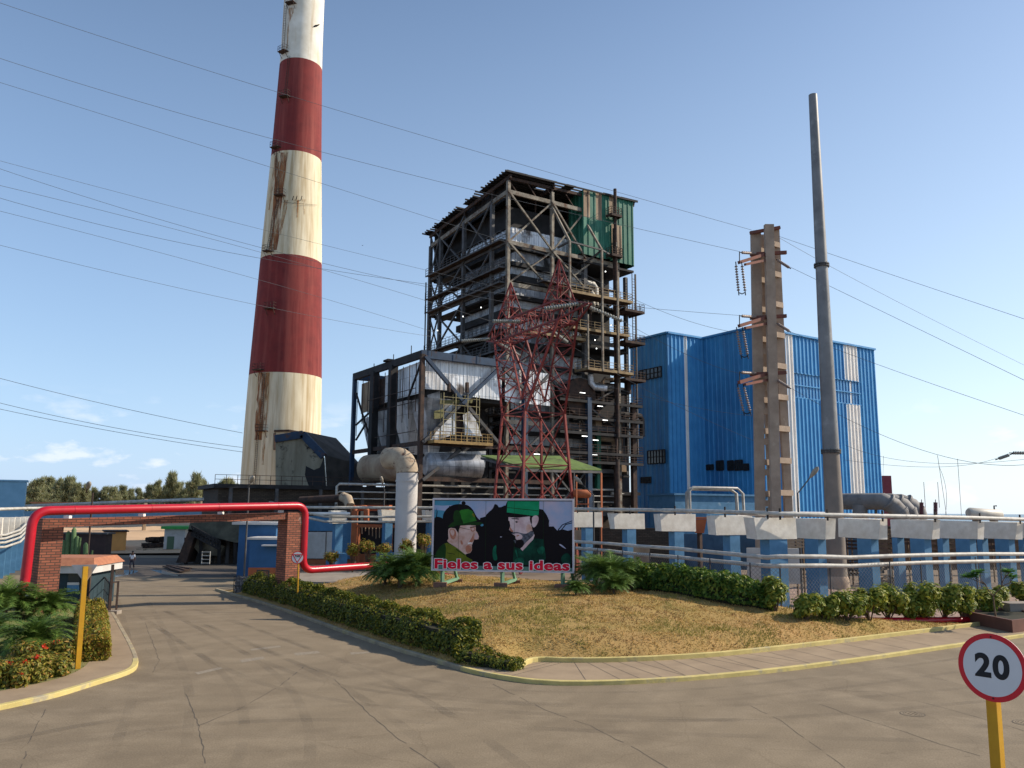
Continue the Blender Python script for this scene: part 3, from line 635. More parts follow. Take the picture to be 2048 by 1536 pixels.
wA = FB.s_at(1369, 0, 25, -20, 0); wA2 = FB.s_at(1375, 0, 25, -20, 0)
wall(FB, sA, 0, wA, 0, 0, H1, m_blue); wall(FB, wA, 0, wA2, 0, 1, H1, m_white, pitch=.6); wall(FB, wA2, 0, 0, 0, 0, H1, m_blue)
mb = MB(); mb.add([FB.p(0, tC, H1-.3), FB.p(sE, tC, H1-.3), FB.p(sE, tL, H1-.3), FB.p(sA, tL, H1-.3), FB.p(sA, 0, H1-.3), FB.p(0, 0, H1-.3)], [(0, 1, 2, 3, 4, 5)]); mb.build('roof', m_grey, bh)
wall(FB, sE, tC, sE, tL, 0, H1, m_blue); wall(FB, sE, tL, sA, tL, 0, H1, m_blue)
mb = MB()
for (a, b) in (((-.15, tC-.15), (sE+.15, tC-.15)), ((-.15, tC-.15), (-.15, -.15)), ((sA-.15, -.15), (-.15, -.15)), ((sA-.15, -.15), (sA-.15, tL)), ((sE+.1, tC), (sE+.1, tL))):
    mb.beam(FB.p(*a, H1+.06), FB.p(*b, H1+.06), .42, .3)
mb.build('parapet_trim', m_blue, bh)
def hole(u, v0, v1, z0, z1, nx=4):
    f = MB(); f.fbox(FB, u-.17, u-.10, v0, v1, z0, z1); o = f.build('window', m_glass, bh); g = MB()
    for i in range(nx+1): v = v0+(v1-v0)*i/nx; g.fbox(FB, u-.25, u-.172, v-.08, v+.08, z0, z1)
    for z in (z0, (z0+z1)/2, z1): g.fbox(FB, u-.23, u-.174, v0, v1, z-.07, z+.07)
    g.build('frame', m_dark, o)
def tv(px): return FB.t_at(px, 0, 15, -30, 5)
def zt_(px, py): return P(px, py, FB.p(0, tv(px)).y).z
for x0, x1, y0, y1 in [(1434, 1448, 922, 941), (1456, 1468, 922, 941), (1471, 1486, 921, 941), (1488, 1498, 928, 941), (1414, 1428, 930, 940)]:
    hole(0, tv(x1), tv(x0), zt_(x0, y1), zt_(x0, y0), 4)
def tv2(px): return FB.t_at(px, sA, 15, -5, 40)
def z2_(px, py): return P(px, py, FB.p(sA, tv2(px)).y).z
for x0, x1, y0, y1 in [(1282, 1328, 742, 762), (1297, 1332, 902, 928), (1283, 1303, 955, 966)]: hole(sA, tv2(x1), tv2(x0), z2_(x0, y1), z2_(x0, y0), 6)
# white capping wall and low annex with pipes at its foot
an = thing('pump_annex', 'low light blue flat roofed annex at the foot of the turbine hall', 'building', (30, 112, 0))
FN = Frame((P(1350, 1000, 108).x, 108), 66)
uN = FN.s_at(1535, 0, 8, 0, 60)
mb = MB(); mb.fbox(FN, 0, uN, 0, 6, 0, 8.1); mb.build('wall', m_bpil, an)
mb = MB(); mb.fbox(FN, -.3, uN+.3, -.3, 6.3, 8.103, 8.35); mb.build('roof', m_bpil, an)
mb = MB(); ua = FN.s_at(1438, 0, 8, 0, 60)
for r, o in ((.22, 0), (.18, .6)):
    mb.tube([FN.p(1.0, -1.2-o, 4), FN.p(1.0, -1.2-o, 8.4+o*.3), FN.p(1.5, -1.2-o, 8.9+o*.3), FN.p(ua+1+o, -1.2-o, 8.9+o*.3), FN.p(ua+1.9+o, -1.2-o, 8.4), FN.p(ua+2+o, -1.2-o, 4)], r, 8)
pp = mb.build('looped_pipe', m_pipew); tag(pp, 'looped pair of pipes bent down at both ends before the light blue annex', 'pipe')
# big grey ducts right of the tall pole
gd = thing('cooling_duct', 'row of fat grey bent ducts ending over the wall beside the tall pole', 'duct', (40, 95, 0))
m_gd = M('grey_duct_paint', (.26, .25, .24), (.17, .165, .16), .6, rough=.7, c3=(.13, .10, .08), s3=.7, t3=(.58, .7))
for i in range(3):
    Yd2 = 92+i*2.5; x0, x1 = 1660, 1785+i*18
    mb = MB(); mb.tube([P(x0, 1003, Yd2+6), P(x1-18, 1003+i*.5, Yd2), P(x1+2, 1012, Yd2), P(x1+16, 1026, Yd2), P(x1+20, 1040, Yd2)], [.95, .95, .95, .9, .9], 14)
    mb.tube([P(x1-12, 1003, Yd2), P(x1-9, 1005.5, Yd2)], [1.06, 1.06], 14); mb.tube([P(x1+12, 1022, Yd2), P(x1+15, 1026, Yd2)], [1.02, 1.02], 14)
    mb.build('duct', m_gd, gd)
mb = MB(); mb.tube([P(1720, 1010, 94), P(1720, 1045, 94)], .8, 12); mb.tube([P(1752, 1010, 94), P(1752, 1045, 94)], .14, 6); mb.build('support', m_gd, gd)
rb = MB(); a = P(1764, 1020, 165); b = P(1773, 952, 165); rb.box(((a.x+b.x)/2+.1, 165, b.z/2), (1.6, 3, b.z)); o = rb.build('shaft', M('maroon_sheet', (.25, .05, .06), (.2, .04, .05), 1)); tag(o, 'narrow maroon shaft showing behind the right end of the blue hall', 'tower')
tk = thing('storage_tank', 'horizontal cream cylindrical tank before the sea at far right', 'tank', (50, 95, 0))
mb = MB(); a = P(1940, 1026, 95); b = P(1998, 1030, 96); r = .62
d = (b-a).normalized(); mb.tube([a-d*.25, a, b, b+d*.25], [r*.7, r, r, r*.7], 18); mb.build('shell', M('cream_tank_paint', (.62, .58, .50), (.5, .46, .38), 1, rough=.5), tk)
mb = MB()
for t in (.2, .8): q = a.lerp(b, t); mb.box((q.x, q.y, (q.z-.5)/2), (.3, 1.2, q.z-.5))
mb.build('saddle', m_conc, tk); mb = MB(); q = a.lerp(b, .85); mb.tube([q+Vector((0, 0, .6)), q+Vector((0, 0, 1)), q+Vector((.3, 0, 1))], .08, 6); mb.build('valve', m_dark, tk)
for i, px in enumerate((1843, 1871)):
    t = thing('surge_arrester', ('left' if i == 0 else 'right')+' of two dark red insulator posts with spikes beside the tank', 'insulator', tuple(P(px, 1040, 92)), 'insulator posts')
    mb = MB(); b = P(px, 1034, 92); a = P(px, 1006, 92); k = 12; pts = []; rs = []
    for j in range(k+1): pts += [b.lerp(a, (j)/k), b.lerp(a, (j+.5)/k)]; rs += [.16, .27]
    mb.tube(pts, rs, 8); mb.build('post', M('dark_red_insulator', (.12, .03, .04), rough=.4), t)
    mb = MB(); mb.beam(a, P(px, 999, 92), .06); mb.beam(a+Vector((.4, 0, -.5)), a+Vector((.4, 0, 2.3)), .04); mb.beam(Vector((b.x, b.y, 0)), b, .3); mb.build('bracket', m_dark, t)
# ================================================================ BOILER STRUCTURE
BO = P(1015, 600, 105.0); FR = Frame((BO.x, BO.y), 57.0)
bo = thing('boiler_structure', 'tall open steel boiler frame with torn dark roof and green corner cladding', 'boiler building', tuple(FR.p(0, 0)))
def S(px, z=30, t=0): return FR.s_at(px, t, z, -5, 60)
def T(px, z=30, s=0): return FR.t_at(px, s, z, -5, 60)
s1, s2, s3, s4 = S(1104), S(1172), S(1236, 30), S(1266, 30)
t1, t2, t3, t4 = T(982), T(925), T(878), T(857)
def zs(px, py, s=None, t=0): return P(px, py, FR.p(s if s is not None else S(px), t).y).z
def zl(px, py): return P(px, py, FR.p(0, T(px)).y).z
LV = [zs(1016, 383, 0), zs(1016, 484, 0), zs(1016, 567, 0), 29.2, 23.2, 17.2, 11.4, 5.6]
TOP = LV[0]
def bar(name, lst, m, parent=bo):
    for a, b, w, h in lst: mb = MB(); mb.beam(a, b, w, h); mb.build(name, m, parent)
cols = []
for s in (0, s1, s3): cols.append((FR.p(s, 0, 0), FR.p(s, 0, TOP+1.5), .44, .44))
bar('column', cols, m_pale)
cols = [(FR.p(s2, .3, 0), FR.p(s2, .3, TOP-7), .6, .6), (FR.p(s4, 1.5, 14), FR.p(s4, 1.5, TOP-8), .5, .5)]
for t in (t1, t2, t3, t4): cols.append((FR.p(0, t, 0), FR.p(0, t, TOP-(t/t4)*1.6), .48, .48))
for s in (7, 14, s4): cols.append((FR.p(s, t4, 0), FR.p(s, t4, TOP-1), .6, .6))
for s, t in ((4.5, 6), (11, 4.5), (17, 8), (4.5, 15), (17, 15)): cols.append((FR.p(s, t, 0), FR.p(s, t, TOP-1), .7, .7))
for t in (7, 13): cols.append((FR.p(s4, t, 0), FR.p(s4, t, TOP), .5, .5))
bar('column', cols, m_grey)
# beams at each level on the front and left faces, and inside floors
for i, z in enumerate(LV):
    m = m_pale if i < 3 else m_grey
    e = s2 if i == 0 else s3
    bar('beam', [(FR.p(.28, 0, z), FR.p(e, 0, z-.001), .3, .55)], m)
    bar('beam', [(FR.p(0, .28, z), FR.p(0, t4, z-(1.6 if i == 0 else 0)), .3, .6 if i == 0 else .36)], m_pale if i == 0 else m_grey)
    if i: bar('beam', [(FR.p(0, t4, z), FR.p(s4, t4, z), .3, .5), (FR.p(s4, 1.5, z), FR.p(s4, t4, z), .3, .5)], m_grey)
br = []
def X(u0, u1, z0, z1, face='f', k=.22):
    if face == 'f': f = lambda u, z: FR.p(u, -.02, z)
    else: f = lambda u, z: FR.p(-.02, u, z)
    br.append((f(u0, z0), f(u1, z1), k, k)); br.append((f(u0, z1)+Vector((0, -.3, 0)), f(u1, z0)+Vector((0, -.3, 0)), k, k))
X(0, s1, LV[1], TOP); X(0, s1, LV[2], LV[1]); X(s1, s2, LV[1], TOP); X(s1, s2+1.5, LV[2], LV[1])
bar('brace', br, m_pale); br = []
for i in range(2, 7): X(0 if i % 2 else s1, s1 if i % 2 else s2, LV[i+1], LV[i])
X(s1, s3, LV[5], LV[4])
for i in range(0, 6):
    X(t2, t3+1.5, LV[i+1], LV[i], 'l', .22); X(t3, t4, LV[i+1], LV[i], 'l', .18)
    if i in (0, 1, 3): X(t1, t2, LV[i+1], LV[i], 'l', .2)
bar('brace', br, m_grey)
# long raking struts from the front nodes out to the hung gallery columns
gt = -3.0
g1, g2, g3 = S(1140, 30, gt), S(1205, 30, gt), S(1236, 30, gt)
zg = P(1140, 483, FR.p(g1, gt).y).z; zg2 = P(1205, 500, FR.p(g2, gt).y).z
bar('raking_strut', [(FR.p(s1, 0, TOP-.6), FR.p(g1, gt, zg), .28, .28), (FR.p(s2, 0, TOP-1.5), FR.p(g2, gt, zg2), .28, .28), (FR.p(s3, 0, TOP-3), FR.p(g3, gt, zg2+1), .2, .2)], m_pale)
zb = P(1206, 742, FR.p(g2, gt).y).z
bar('hanger_column', [(FR.p(g1, gt, zb+8), FR.p(g1, gt, zg), .26, .26), (FR.p(g2, gt, zb), FR.p(g2, gt, zg2), .26, .26), (FR.p(S(1177, 20, gt), gt, zb), FR.p(S(1177, 20, gt), gt, zb+7.5), .2, .2), (FR.p(g3, gt, zb), FR.p(g3, gt, zb+13), .26, .26)], m_pale)
bar('beam', [(FR.p(g1, gt, zg), FR.p(s1+1, 0, zg), .22, .22), (FR.p(g1, gt, zg), FR.p(g2, gt, zg2), .2, .2), (FR.p(g2, gt, zg2), FR.p(s3, 0, zg2+.5), .2, .2), (FR.p(g2, gt, zg2), FR.p(s2, 0, zg2-1.2), .2, .2)], m_grey)
# galleries with railings
m_gal = M('tan_gallery_edge', (.33, .25, .14), (.18, .125, .07), 1.3, rough=.85)
def gallery(u0, u1, v0, v1, z, edge=m_gal, rail=True, F=None, parent=bo, name='gallery', rm=None, pitch=1.1):
    F = F or FR; mb = MB(); mb.fbox(F, u0, u1, v0, v1, z, z+.1); o = mb.build(name, m_rust, parent)
    g = MB()
    for a, b in (((u0, v0), (u1, v0)), ((u0, v0), (u0, v1)), ((u1, v0), (u1, v1))): g.beam(F.p(*a, z-.02), F.p(*b, z-.02), .14, .2 if edge is m_grey else .36)
    k = max(1, int((v1-v0)/1.2))
    g.build('edge_beam', edge, o)
    if rail:
        g = MB()
        for a, b in (((u0, v0), (u1, v0)), ((u0, v0), (u0, v1)), ((u1, v0), (u1, v1))):
            p = F.p(*a, z); q = F.p(*b, z); n = max(1, int((q-p).length/pitch))
            for i in range(n+1): x = p.lerp(q, i/n); g.beam(x, x+Vector((0, 0, 1.15)), .055)
            for h in (.4, .78, 1.15): g.beam(p+Vector((0, 0, h)), q+Vector((0, 0, h)), .05)
        g.build('railing', rm or edge, o)
    return o
def zr(py, px=1190, t=gt): return P(px, py, FR.p(S(px, 20, t), t).y).z
gallery(S(1140, 30, gt), s3+.2, gt, -.2, zr(590)); gallery(S(1152, 24, gt), s3, gt+.6, -.2, zr(658)); gallery(S(1060, 22, -1.6), S(1172, 22, -1.6), -1.6, -.2, zr(672, 1120, -1.6), m_gal)
gallery(S(1176, 20, gt), s3+.1, gt, -.2, zr(738)); gallery(S(1085, 30, -1.4), s2, -1.6, -.2, zr(566, 1120, -1.6), m_grey)
for t0, z in ((T(960), LV[1]+.3), (T(960), LV[2]+.2), (0, LV[3]+.2), (0, LV[4]+.2), (0, LV[1]-3.4), (0, LV[3]-2.7), (0, LV[5]+1)):
    gallery(-1.0, .2, 0.4, t4-.4, z, m_grey, rm=m_grey)
for z in (LV[2]-1, LV[3]+.6, LV[4]+1.2): gallery(s3+.3, s4+1.2, -1.2, 2.2, z, m_rust, rm=m_rust, pitch=.8)
# inner casing with buckstays
mb = MB(); c0_, c1_, d0_, d1_ = 2.6, 14.8, 3.0, 17.0
zc0, zc1 = 13.0, zs(1060, 470, S(1060, 42, 3), 3)
for a, b in (((c0_, d0_), (c1_, d0_)), ((c0_, d1_), (c0_, d0_)), ((c1_, d0_), (c1_, d1_)), ((c1_, d1_), (c0_, d1_))): mb.sheet(FR.p(*a), FR.p(*b), zc0, zc1, .8, .08)
mb.build('boiler_casing', m_alud, bo)
i = 0; z = zc1-2.2
while z > zc0:
    mb = MB(); h = .55 if i % 2 else .95
    for a, b in (((c0_-.5, d0_-.45), (c1_+.4, d0_-.45)), ((c0_-.45, d1_), (c0_-.45, d0_-.5)), ((c1_+.4, d0_-.4), (c1_+.4, d1_))): mb.beam(FR.p(*a, z), FR.p(*b, z), .7, h)
    mb.build('buckstay', m_dark, bo); z -= 2.0 if i % 2 else 2.6; i += 1
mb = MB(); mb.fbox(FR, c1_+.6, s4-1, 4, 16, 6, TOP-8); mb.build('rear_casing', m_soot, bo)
# dark floors, pipes and gear between casing and frame
for z in (LV[1]-.6, LV[2]-.8, LV[3]-.7, LV[4]-.7, LV[5]-.7, LV[6]-.7):
    mb = MB(); mb.fbox(FR, s1+2, s4-.3, .8, 3.9, z, z+.25); mb.fbox(FR, .4, 2, .8, t4-1, z+.01, z+.24); mb.build('floor', m_dark, bo)
rng = random.Random(3)
for i in range(26):
    mb = MB(); s = rng.uniform(s1+.5, s4-1); t = rng.uniform(.5, 2.6); z = rng.uniform(4, TOP-10); r = rng.choice((.12, .18, .25, .4)); L = rng.uniform(2, 6)
    if rng.random() < .5: pts = [FR.p(s, t, z), FR.p(s, t, z+L), FR.p(s+.4, t, z+L+.5), FR.p(s+rng.uniform(2, 5), t, z+L+.5)]
    else: pts = [FR.p(s, t, z), FR.p(s+L, t, z), FR.p(s+L+.4, t, z-.5), FR.p(s+L+.4, t, z-3)]
    mb.tube(pts, r, 7); mb.build('pipe', rng.choice((m_rust, m_rust, m_grey, m_pipew, m_dark, m_tan)), bo)
for i in range(24):
    mb = MB(); s = rng.uniform(s1+.5, s4-1); t = rng.uniform(.4, 2.4); z = rng.choice(LV[2:])+.1; w_ = rng.uniform(.4, 1.5); h = rng.uniform(.5, 1.8)
    mb.fbox(FR, s, s+w_, t, t+w_, z, z+h); mb.fbox(FR, s+.1, s+w_-.1, t+.1, t+w_-.1, z+h, z+h+.2); mb.build('equipment', rng.choice((m_rust, m_grey, m_soot, m_tan)), bo)
mb = MB()       # silver elbow
ye = FR.p(S(1185, 16, -.8), -.8).y; mb.tube([P(1181, 750, ye), P(1182, 766, ye), P(1190, 775, ye), P(1214, 777, ye)], .42, 10); mb.build('silver_elbow', m_alu, bo)
mb = MB(); mb.tube([FR.p(S(1234, 8, -1), -1, 0), FR.p(S(1234, 8, -1), -1, 13)], .42, 10); mb.tube([FR.p(S(1234, 8, -1), -1, 13), FR.p(S(1234, 8, -1), -1, TOP-2)], .22, 8); mb.build('riser_pipe', m_rust, bo)
# dark walls and casing painting the shade of the open penthouse, and roof
RZ0 = zs(1018, 344, 0, -.5)
mb = MB(); zt0 = TOP-7.5
mb.sheet(FR.p(0+.5, t4-.2), FR.p(s4, t4-.2), zt0, TOP+1.5, .9, .1); mb.sheet(FR.p(s4-.2, 1.5), FR.p(s4-.2, t4), zt0, TOP+2, .9, .1); mb.build('penthouse_shade_wall', m_soot, bo)  # far sheets added so the view through the open top is dark
mb = MB(); mb.fbox(FR, 2.2, s4-2.5, 3.6, t4-1.2, zc1+.6, TOP-.4); mb.build('penthouse_shade_casing', m_dark, bo)  # dark box paints the shaded penthouse interior
mb = MB(); mb.sheet(FR.p(c0_-.12, d0_-.14), FR.p(c1_+.1, d0_-.14), zc1-1.9, zc1+.5, .8, .08); mb.sheet(FR.p(c0_-.12, d1_), FR.p(c0_-.12, d0_-.14), zc1-1.9, zc1+.5, .8, .08); mb.build('top_cladding', m_alu, bo)
mb = MB(); mb.sheet(FR.p(.9, t4-.5), FR.p(.9, 1.2), TOP-1.6, TOP+1.6, 1, .05, z0b=TOP-.2, z1b=RZ0-.6); mb.build('penthouse_shade_wall', m_dark, bo)  # dark sheet added to blacken the shaded gap under the roof edge
RZ = zs(1018, 344, 0, -.5); RL = P(855, 470, FR.p(0, T(855, 45)).y).z; RR = P(1266, 404, FR.p(s4, 0).y).z
def rf(u, v): f = max(0, min(1.05, (v+.8)/(t4+1))); g = max(0, u/s4); return RZ*(1-f)+RL*f+(RR-RZ)*g*(1-f)
mb = MB(); rng = random.Random(11); du = (s4+1.4)/14; dv = (t4+1.6)/16
for i in range(14):
    for j in range(16):
        u = -.7+i*du; v = -.8+j*dv
        if i == 0 and rng.random() < .12: continue
        if (i, j) in ((7, 0), (8, 0), (9, 0), (5, 0), (4, 1), (12, 9)): continue
        h = rng.uniform(0, .05); a = rf(u, v)+h
        mb.hexa([FR.p(u, v, rf(u, v)+h), FR.p(u+du, v, rf(u+du, v)+h), FR.p(u+du, v+dv, rf(u+du, v+dv)+h), FR.p(u, v+dv, rf(u, v+dv)+h)]+[FR.p(u, v, rf(u, v)+h+.06), FR.p(u+du, v, rf(u+du, v)+h+.06), FR.p(u+du, v+dv, rf(u+du, v+dv)+h+.06), FR.p(u, v+dv, rf(u, v+dv)+h+.06)])
mb.build('roof', m_dark, bo)
mb = MB()
for j in range(34):
    v = -.8+j*(t4+1.4)/33
    if j in (9, 16, 17, 26): continue
    mb.beam(FR.p(-1.15-rng.uniform(-.2, .3), v, rf(0, v)-.12), FR.p(s4+.6, v, rf(s4, v)-.12), .16, .2)
mb.build('purlin', m_dark, bo)
mb = MB()
for u in (0, s1, s2, s4):
    mb.beam(FR.p(u, -.6, rf(u, 0)-.5), FR.p(u, t4+.4, rf(u, t4)-.5), .25, .5); mb.beam(FR.p(u, 0, TOP-.3), FR.p(u, 0, rf(u, 0)-.5), .25)
    for v in (t1, t2, t3, t4): mb.beam(FR.p(u, v, TOP-2), FR.p(u, v, rf(u, v)-.5), .2)
mb.beam(FR.p(0, 0, rf(0, 0)-.6), FR.p(s4, 0, rf(s4, 0)-.6), .25, .4)
for q in range(6): mb.beam(FR.p(q*3.2, .1, rf(3, 0)-.8), FR.p(q*3.2+1.6, .1, TOP), .12)
mb.build('roof_truss', m_rust, bo)
# green cladding of the right upper corner
zgb = P(1169, 508, FR.p(S(1169, 45, -.5), -.5).y).z; zgb2 = P(1267, 533, FR.p(S(1267, 45, -.5), -.5).y).z; zgt = P(1169, 380, FR.p(S(1169, 45, -.5), -.5).y).z; zgt2 = P(1267, 404, FR.p(S(1267, 45, -.5), -.5).y).z
sx = [S(x, 45, -.5) for x in (1167.5, 1180, 1192, 1204, 1219, 1231, 1267.5)]
drop = [0, .0, .0, .0, .0, 0]
def zz(u): f = (u-sx[0])/(sx[-1]-sx[0]); return zgb*(1-f)+zgb2*f, zgt*(1-f)+zgt2*f
for i in range(6):
    a, b = sx[i], sx[i+1]; za, ta = zz(a); zb_, tb = zz(b)
    if i in (0, 2, 4):
        fr = (.42, .42, .72)[(0, 2, 4).index(i)] if i != 4 else .30
        m1 = ta-(ta-za)*fr; mb = MB(); mb.sheet(FR.p(a, -.5), FR.p(b, -.5), m1, ta, .9, .09, z0b=m1, z1b=tb); mb.build('bare_sheet', m_tan, bo)
        mb = MB(); mb.sheet(FR.p(a, -.5), FR.p(b, -.5), za, m1, .9, .09, z0b=zb_, z1b=m1); mb.build('green_sheet', m_green if i != 4 else m_green, bo)
    else:
        mb = MB(); mb.sheet(FR.p(a, -.5), FR.p(b, -.5), za, ta, .9, .09, z0b=zb_, z1b=tb, rag=.15); mb.build('green_sheet', m_green, bo)
a = sx[4]; za, ta = zz(a); mb = MB(); mb.sheet(FR.p(a+.3, -.62), FR.p(a+2.2, -.62), za+.5, za+5.5, .9, .09); mb.build('bare_sheet', m_tan, bo)
mb = MB(); mb.sheet(FR.p(sx[-1], -.5), FR.p(sx[-1], 12), zgb2, zgt2, .9, .09); mb.build('green_sheet', m_green, bo)
mb = MB(); mb.sheet(FR.p(sx[0], 3), FR.p(sx[0], -.5), zgb+.3, zgt, .9, .09); mb.build('green_sheet', m_green, bo)
mb = MB(); mb.fbox(FR, sx[0], s4, -.4, 11, zgb2-.9, zgb2-.6); mb.build('floor', m_dark, bo)
# tall flue post with small caged landings and the far ladder
mb = MB(); st = S(1231, 45, -1.3); mb.tube([FR.p(st, -1.3, 16), FR.p(st, -1.3, P(1231, 378, FR.p(st, -1.3).y).z)], .24, 8); mb.build('vent_post', m_rust, bo)
for py in (433, 513): gallery(st-1.2, st+.7, -1.9, -.7, P(1228, py, FR.p(st, -1.3).y).z, m_rust, rm=m_rust, pitch=.6)
mb = MB(); sl_ = s4+1.0
for u in (sl_-.3, sl_+.3): mb.beam(FR.p(u, .8, 15), FR.p(u, .8, zgb2-.6), .09)
for k in range(60): z = 15+k*(zgb2-16)/60; mb.beam(FR.p(sl_-.3, .8, z), FR.p(sl_+.3, .8, z), .05)
mb.build('ladder', m_rust, bo)
mb = MB(); mb.beam(FR.p(s4+1.7, 1.2, 14), FR.p(s4+1.7, 1.2, zgb2-.5), .2); mb.build('column', m_grey, bo)
# lit work lamps
for (x, y) in [(962, 615), (926, 633), (1211, 543), (875, 661), (1222, 650), (1193, 697), (1190, 680), (966, 858), (1118, 953), (1160, 785), (1195, 812), (1205, 840), (1164, 872), (1186, 880), (1184, 909), (1157, 906), (1068, 908)]:
    t0 = -1.25; p = P(x, y, FR.p(S(x, 20, t0) if x > 1015 else -1.1, t0 if x > 1015 else T(x, 25, -1.1)).y); mb = MB()
    if y < 750 or x in (966, 1118): mb.box(p, (.13, .13, .13))
    else: mb.beam(p, p+FR.a*.9+Vector((0, 0, .0)), .07)
    mb.build('lamp', m_lamp, bo)
# lower right bays: blue and green columns
for x, m, tt in ((1178, m_bluest, -1.0), (1196, m_green, .9), (1268, m_rust, -.3)):
    s = S(x, 10, tt); mb = MB(); mb.fbox(FR, s-.35, s+.35, tt-.3, tt+.3, 9 if m is m_green else 0, LV[4]-(4 if m is m_green else 2)); mb.build('column', m, bo)
for py in (805, 838, 868, 907, 925): z = zr(py, 1200, -1.2); gallery(S(1120, 10, -1.2), s4+.5, -1.2, .3, z, m_dark, rm=m_rust, pitch=1.6)
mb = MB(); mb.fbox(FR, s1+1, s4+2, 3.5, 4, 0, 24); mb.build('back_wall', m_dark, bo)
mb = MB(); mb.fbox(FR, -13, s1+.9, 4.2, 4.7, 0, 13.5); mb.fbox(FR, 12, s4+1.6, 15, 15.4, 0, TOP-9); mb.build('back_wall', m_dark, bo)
mb = MB(); q = FR.p(s1-1, -.6, 0); pc = P(1148, 796, FR.p(S(1148, 15, 1), 1).y); 
mb.tube([pc+FR.b*-1.6, pc+FR.b*.5], 2.6, 20); mb.build('drum', m_rust, bo)
# left mast
mb = MB(); xm = P(851, 700, 112); mb.tube([Vector((xm.x, 112, 0)), P(852, 565, 112)], .1, 6); o = mb.build('mast', m_dark); tag(o, 'thin dark mast standing against the left side of the boiler frame', 'mast')

# ================================================================ SILVER CLAD DUST COLLECTOR (lower left block)
EO = P(845, 708, 95.0); FE = Frame((EO.x, EO.y), 57.0)
es = thing('dust_collector', 'fire damaged dust collector block clad in torn silver panels over hoppers', 'industrial plant', tuple(FE.p(0, 0)))
eH = EO.z; eS = FE.s_at(1100, 0, 20, 0, 60); eT = FE.t_at(708, 0, 20, 0, 60); eB = P(850, 782, EO.y).z
def ecol(s, t, z0, z1, m, w_=.6): mb = MB(); mb.beam(FE.p(s, t, z0), FE.p(s, t, z1), w_); mb.build('column', m, es)
ecol(0, 0, 0, eH, m_rust, .5); ecol(0, eT, 0, eH, m_bluest, .5)
tm = [FE.t_at(x, 0, 20, 0, 60) for x in (785, 748)]
for t in tm: ecol(0, t, 0, eH-.3, m_dark, .9)
ecol(eS-3.9, 0, 0, eH-.5, m_bluest, .6); ecol(9, 6, 0, eH-6, m_dark)
for t in (0, eT): mb = MB(); mb.beam(FE.p(-.2, t, eH), FE.p(13 if t else eS-3.5, t, eH), .45, .9); mb.build('beam', m_bluest, es)
mb = MB(); mb.beam(FE.p(0, 0, eH-.02), FE.p(0, eT+.3, eH-.02), .45, .9); mb.build('beam', m_dark, es)
for z in (13.6, 9.5):
    mb = MB(); mb.beam(FE.p(0, 0, z), FE.p(eS, 0, z), .3, .5); mb.beam(FE.p(0, 0, z), FE.p(0, eT, z), .3, .5); mb.build('beam', m_rust, es)
# front silver cladding with a stepped torn lower edge
def epan(x0, x1, y0a, y0b, y1a, y1b, m=m_alu, off=.6, name='cladding_panel'):
    u0 = FE.s_at(x0, off, 20, -5, 60); u1 = FE.s_at(x1, off, 20, -5, 60); mb = MB()
    ya, yb = FE.p(u0, off).y, FE.p(u1, off).y
    mb.sheet(FE.p(u0, off), FE.p(u1, off), P(x0, y1a, ya).z, P(x0, y0a, ya).z, .55, .035, z0b=P(x1, y1b, yb).z, z1b=P(x1, y0b, yb).z, rag=.0)
    mb.build(name, m, es)
epan(850, 914, 716, 723, 778, 782); epan(914, 1003, 723, 735, 790, 801); epan(1010, 1100, 736, 748, 803, 812); 
def elp(x0, x1, y0a, y0b, y1a, y1b, m=m_alu, off=.8):
    v0 = FE.t_at(x0, off, 20, -5, 60); v1 = FE.t_at(x1, off, 20, -5, 60); mb = MB()
    mb.sheet(FE.p(off, v0), FE.p(off, v1), P(x0, y1a, FE.p(off, v0).y).z, P(x0, y0a, FE.p(off, v0).y).z, .6, .05, z0b=P(x1, y1b, FE.p(off, v1).y).z, z1b=P(x1, y0b, FE.p(off, v1).y).z, rag=.0); mb.build('cladding_panel', m, es)
elp(795, 842, 740, 722, 798, 786, m_alu); elp(769, 783, 752, 748, 806, 802, m_alu); elp(722, 750, 768, 758, 828, 818, m_tan); elp(750, 768, 760, 756, 815, 808, m_rust); elp(786, 795, 748, 742, 800, 796, m_alud)
for (x0, y0, x1, y1) in [(850, 712, 924, 800), (1000, 735, 924, 808)]:
    mb = MB(); f = lambda x, y: P(x, y, FE.p(FE.s_at(x, -.3, 20, -5, 60), -.3).y); mb.beam(f(x0, y0), f(x1, y1), .42, .42); mb.build('brace', m_bluest, es)
for (x0, y0, x1, y1) in [(1008, 738, 1055, 785), (1100, 748, 1050, 800), (925, 805, 845, 885), (925, 800, 1000, 890), (845, 960, 920, 900)]:
    mb = MB(); f = lambda x, y: P(x, y, FE.p(FE.s_at(x, -.2, 20, -5, 60), -.2).y); mb.beam(f(x0, y0), f(x1, y1), .36, .36); mb.build('brace', m_grey, es)
for (x0, y0, x1, y1) in [(842, 725, 815, 800), (712, 785, 730, 845), (712, 850, 750, 815), (712, 880, 730, 850), (730, 845, 745, 890)]:
    mb = MB(); f = lambda x, y: P(x, y, FE.p(-.1, FE.t_at(x, -.1, 20, -5, 60)).y); mb.beam(f(x0, y0), f(x1, y1), .2, .2); mb.build('brace', m_dark, es)
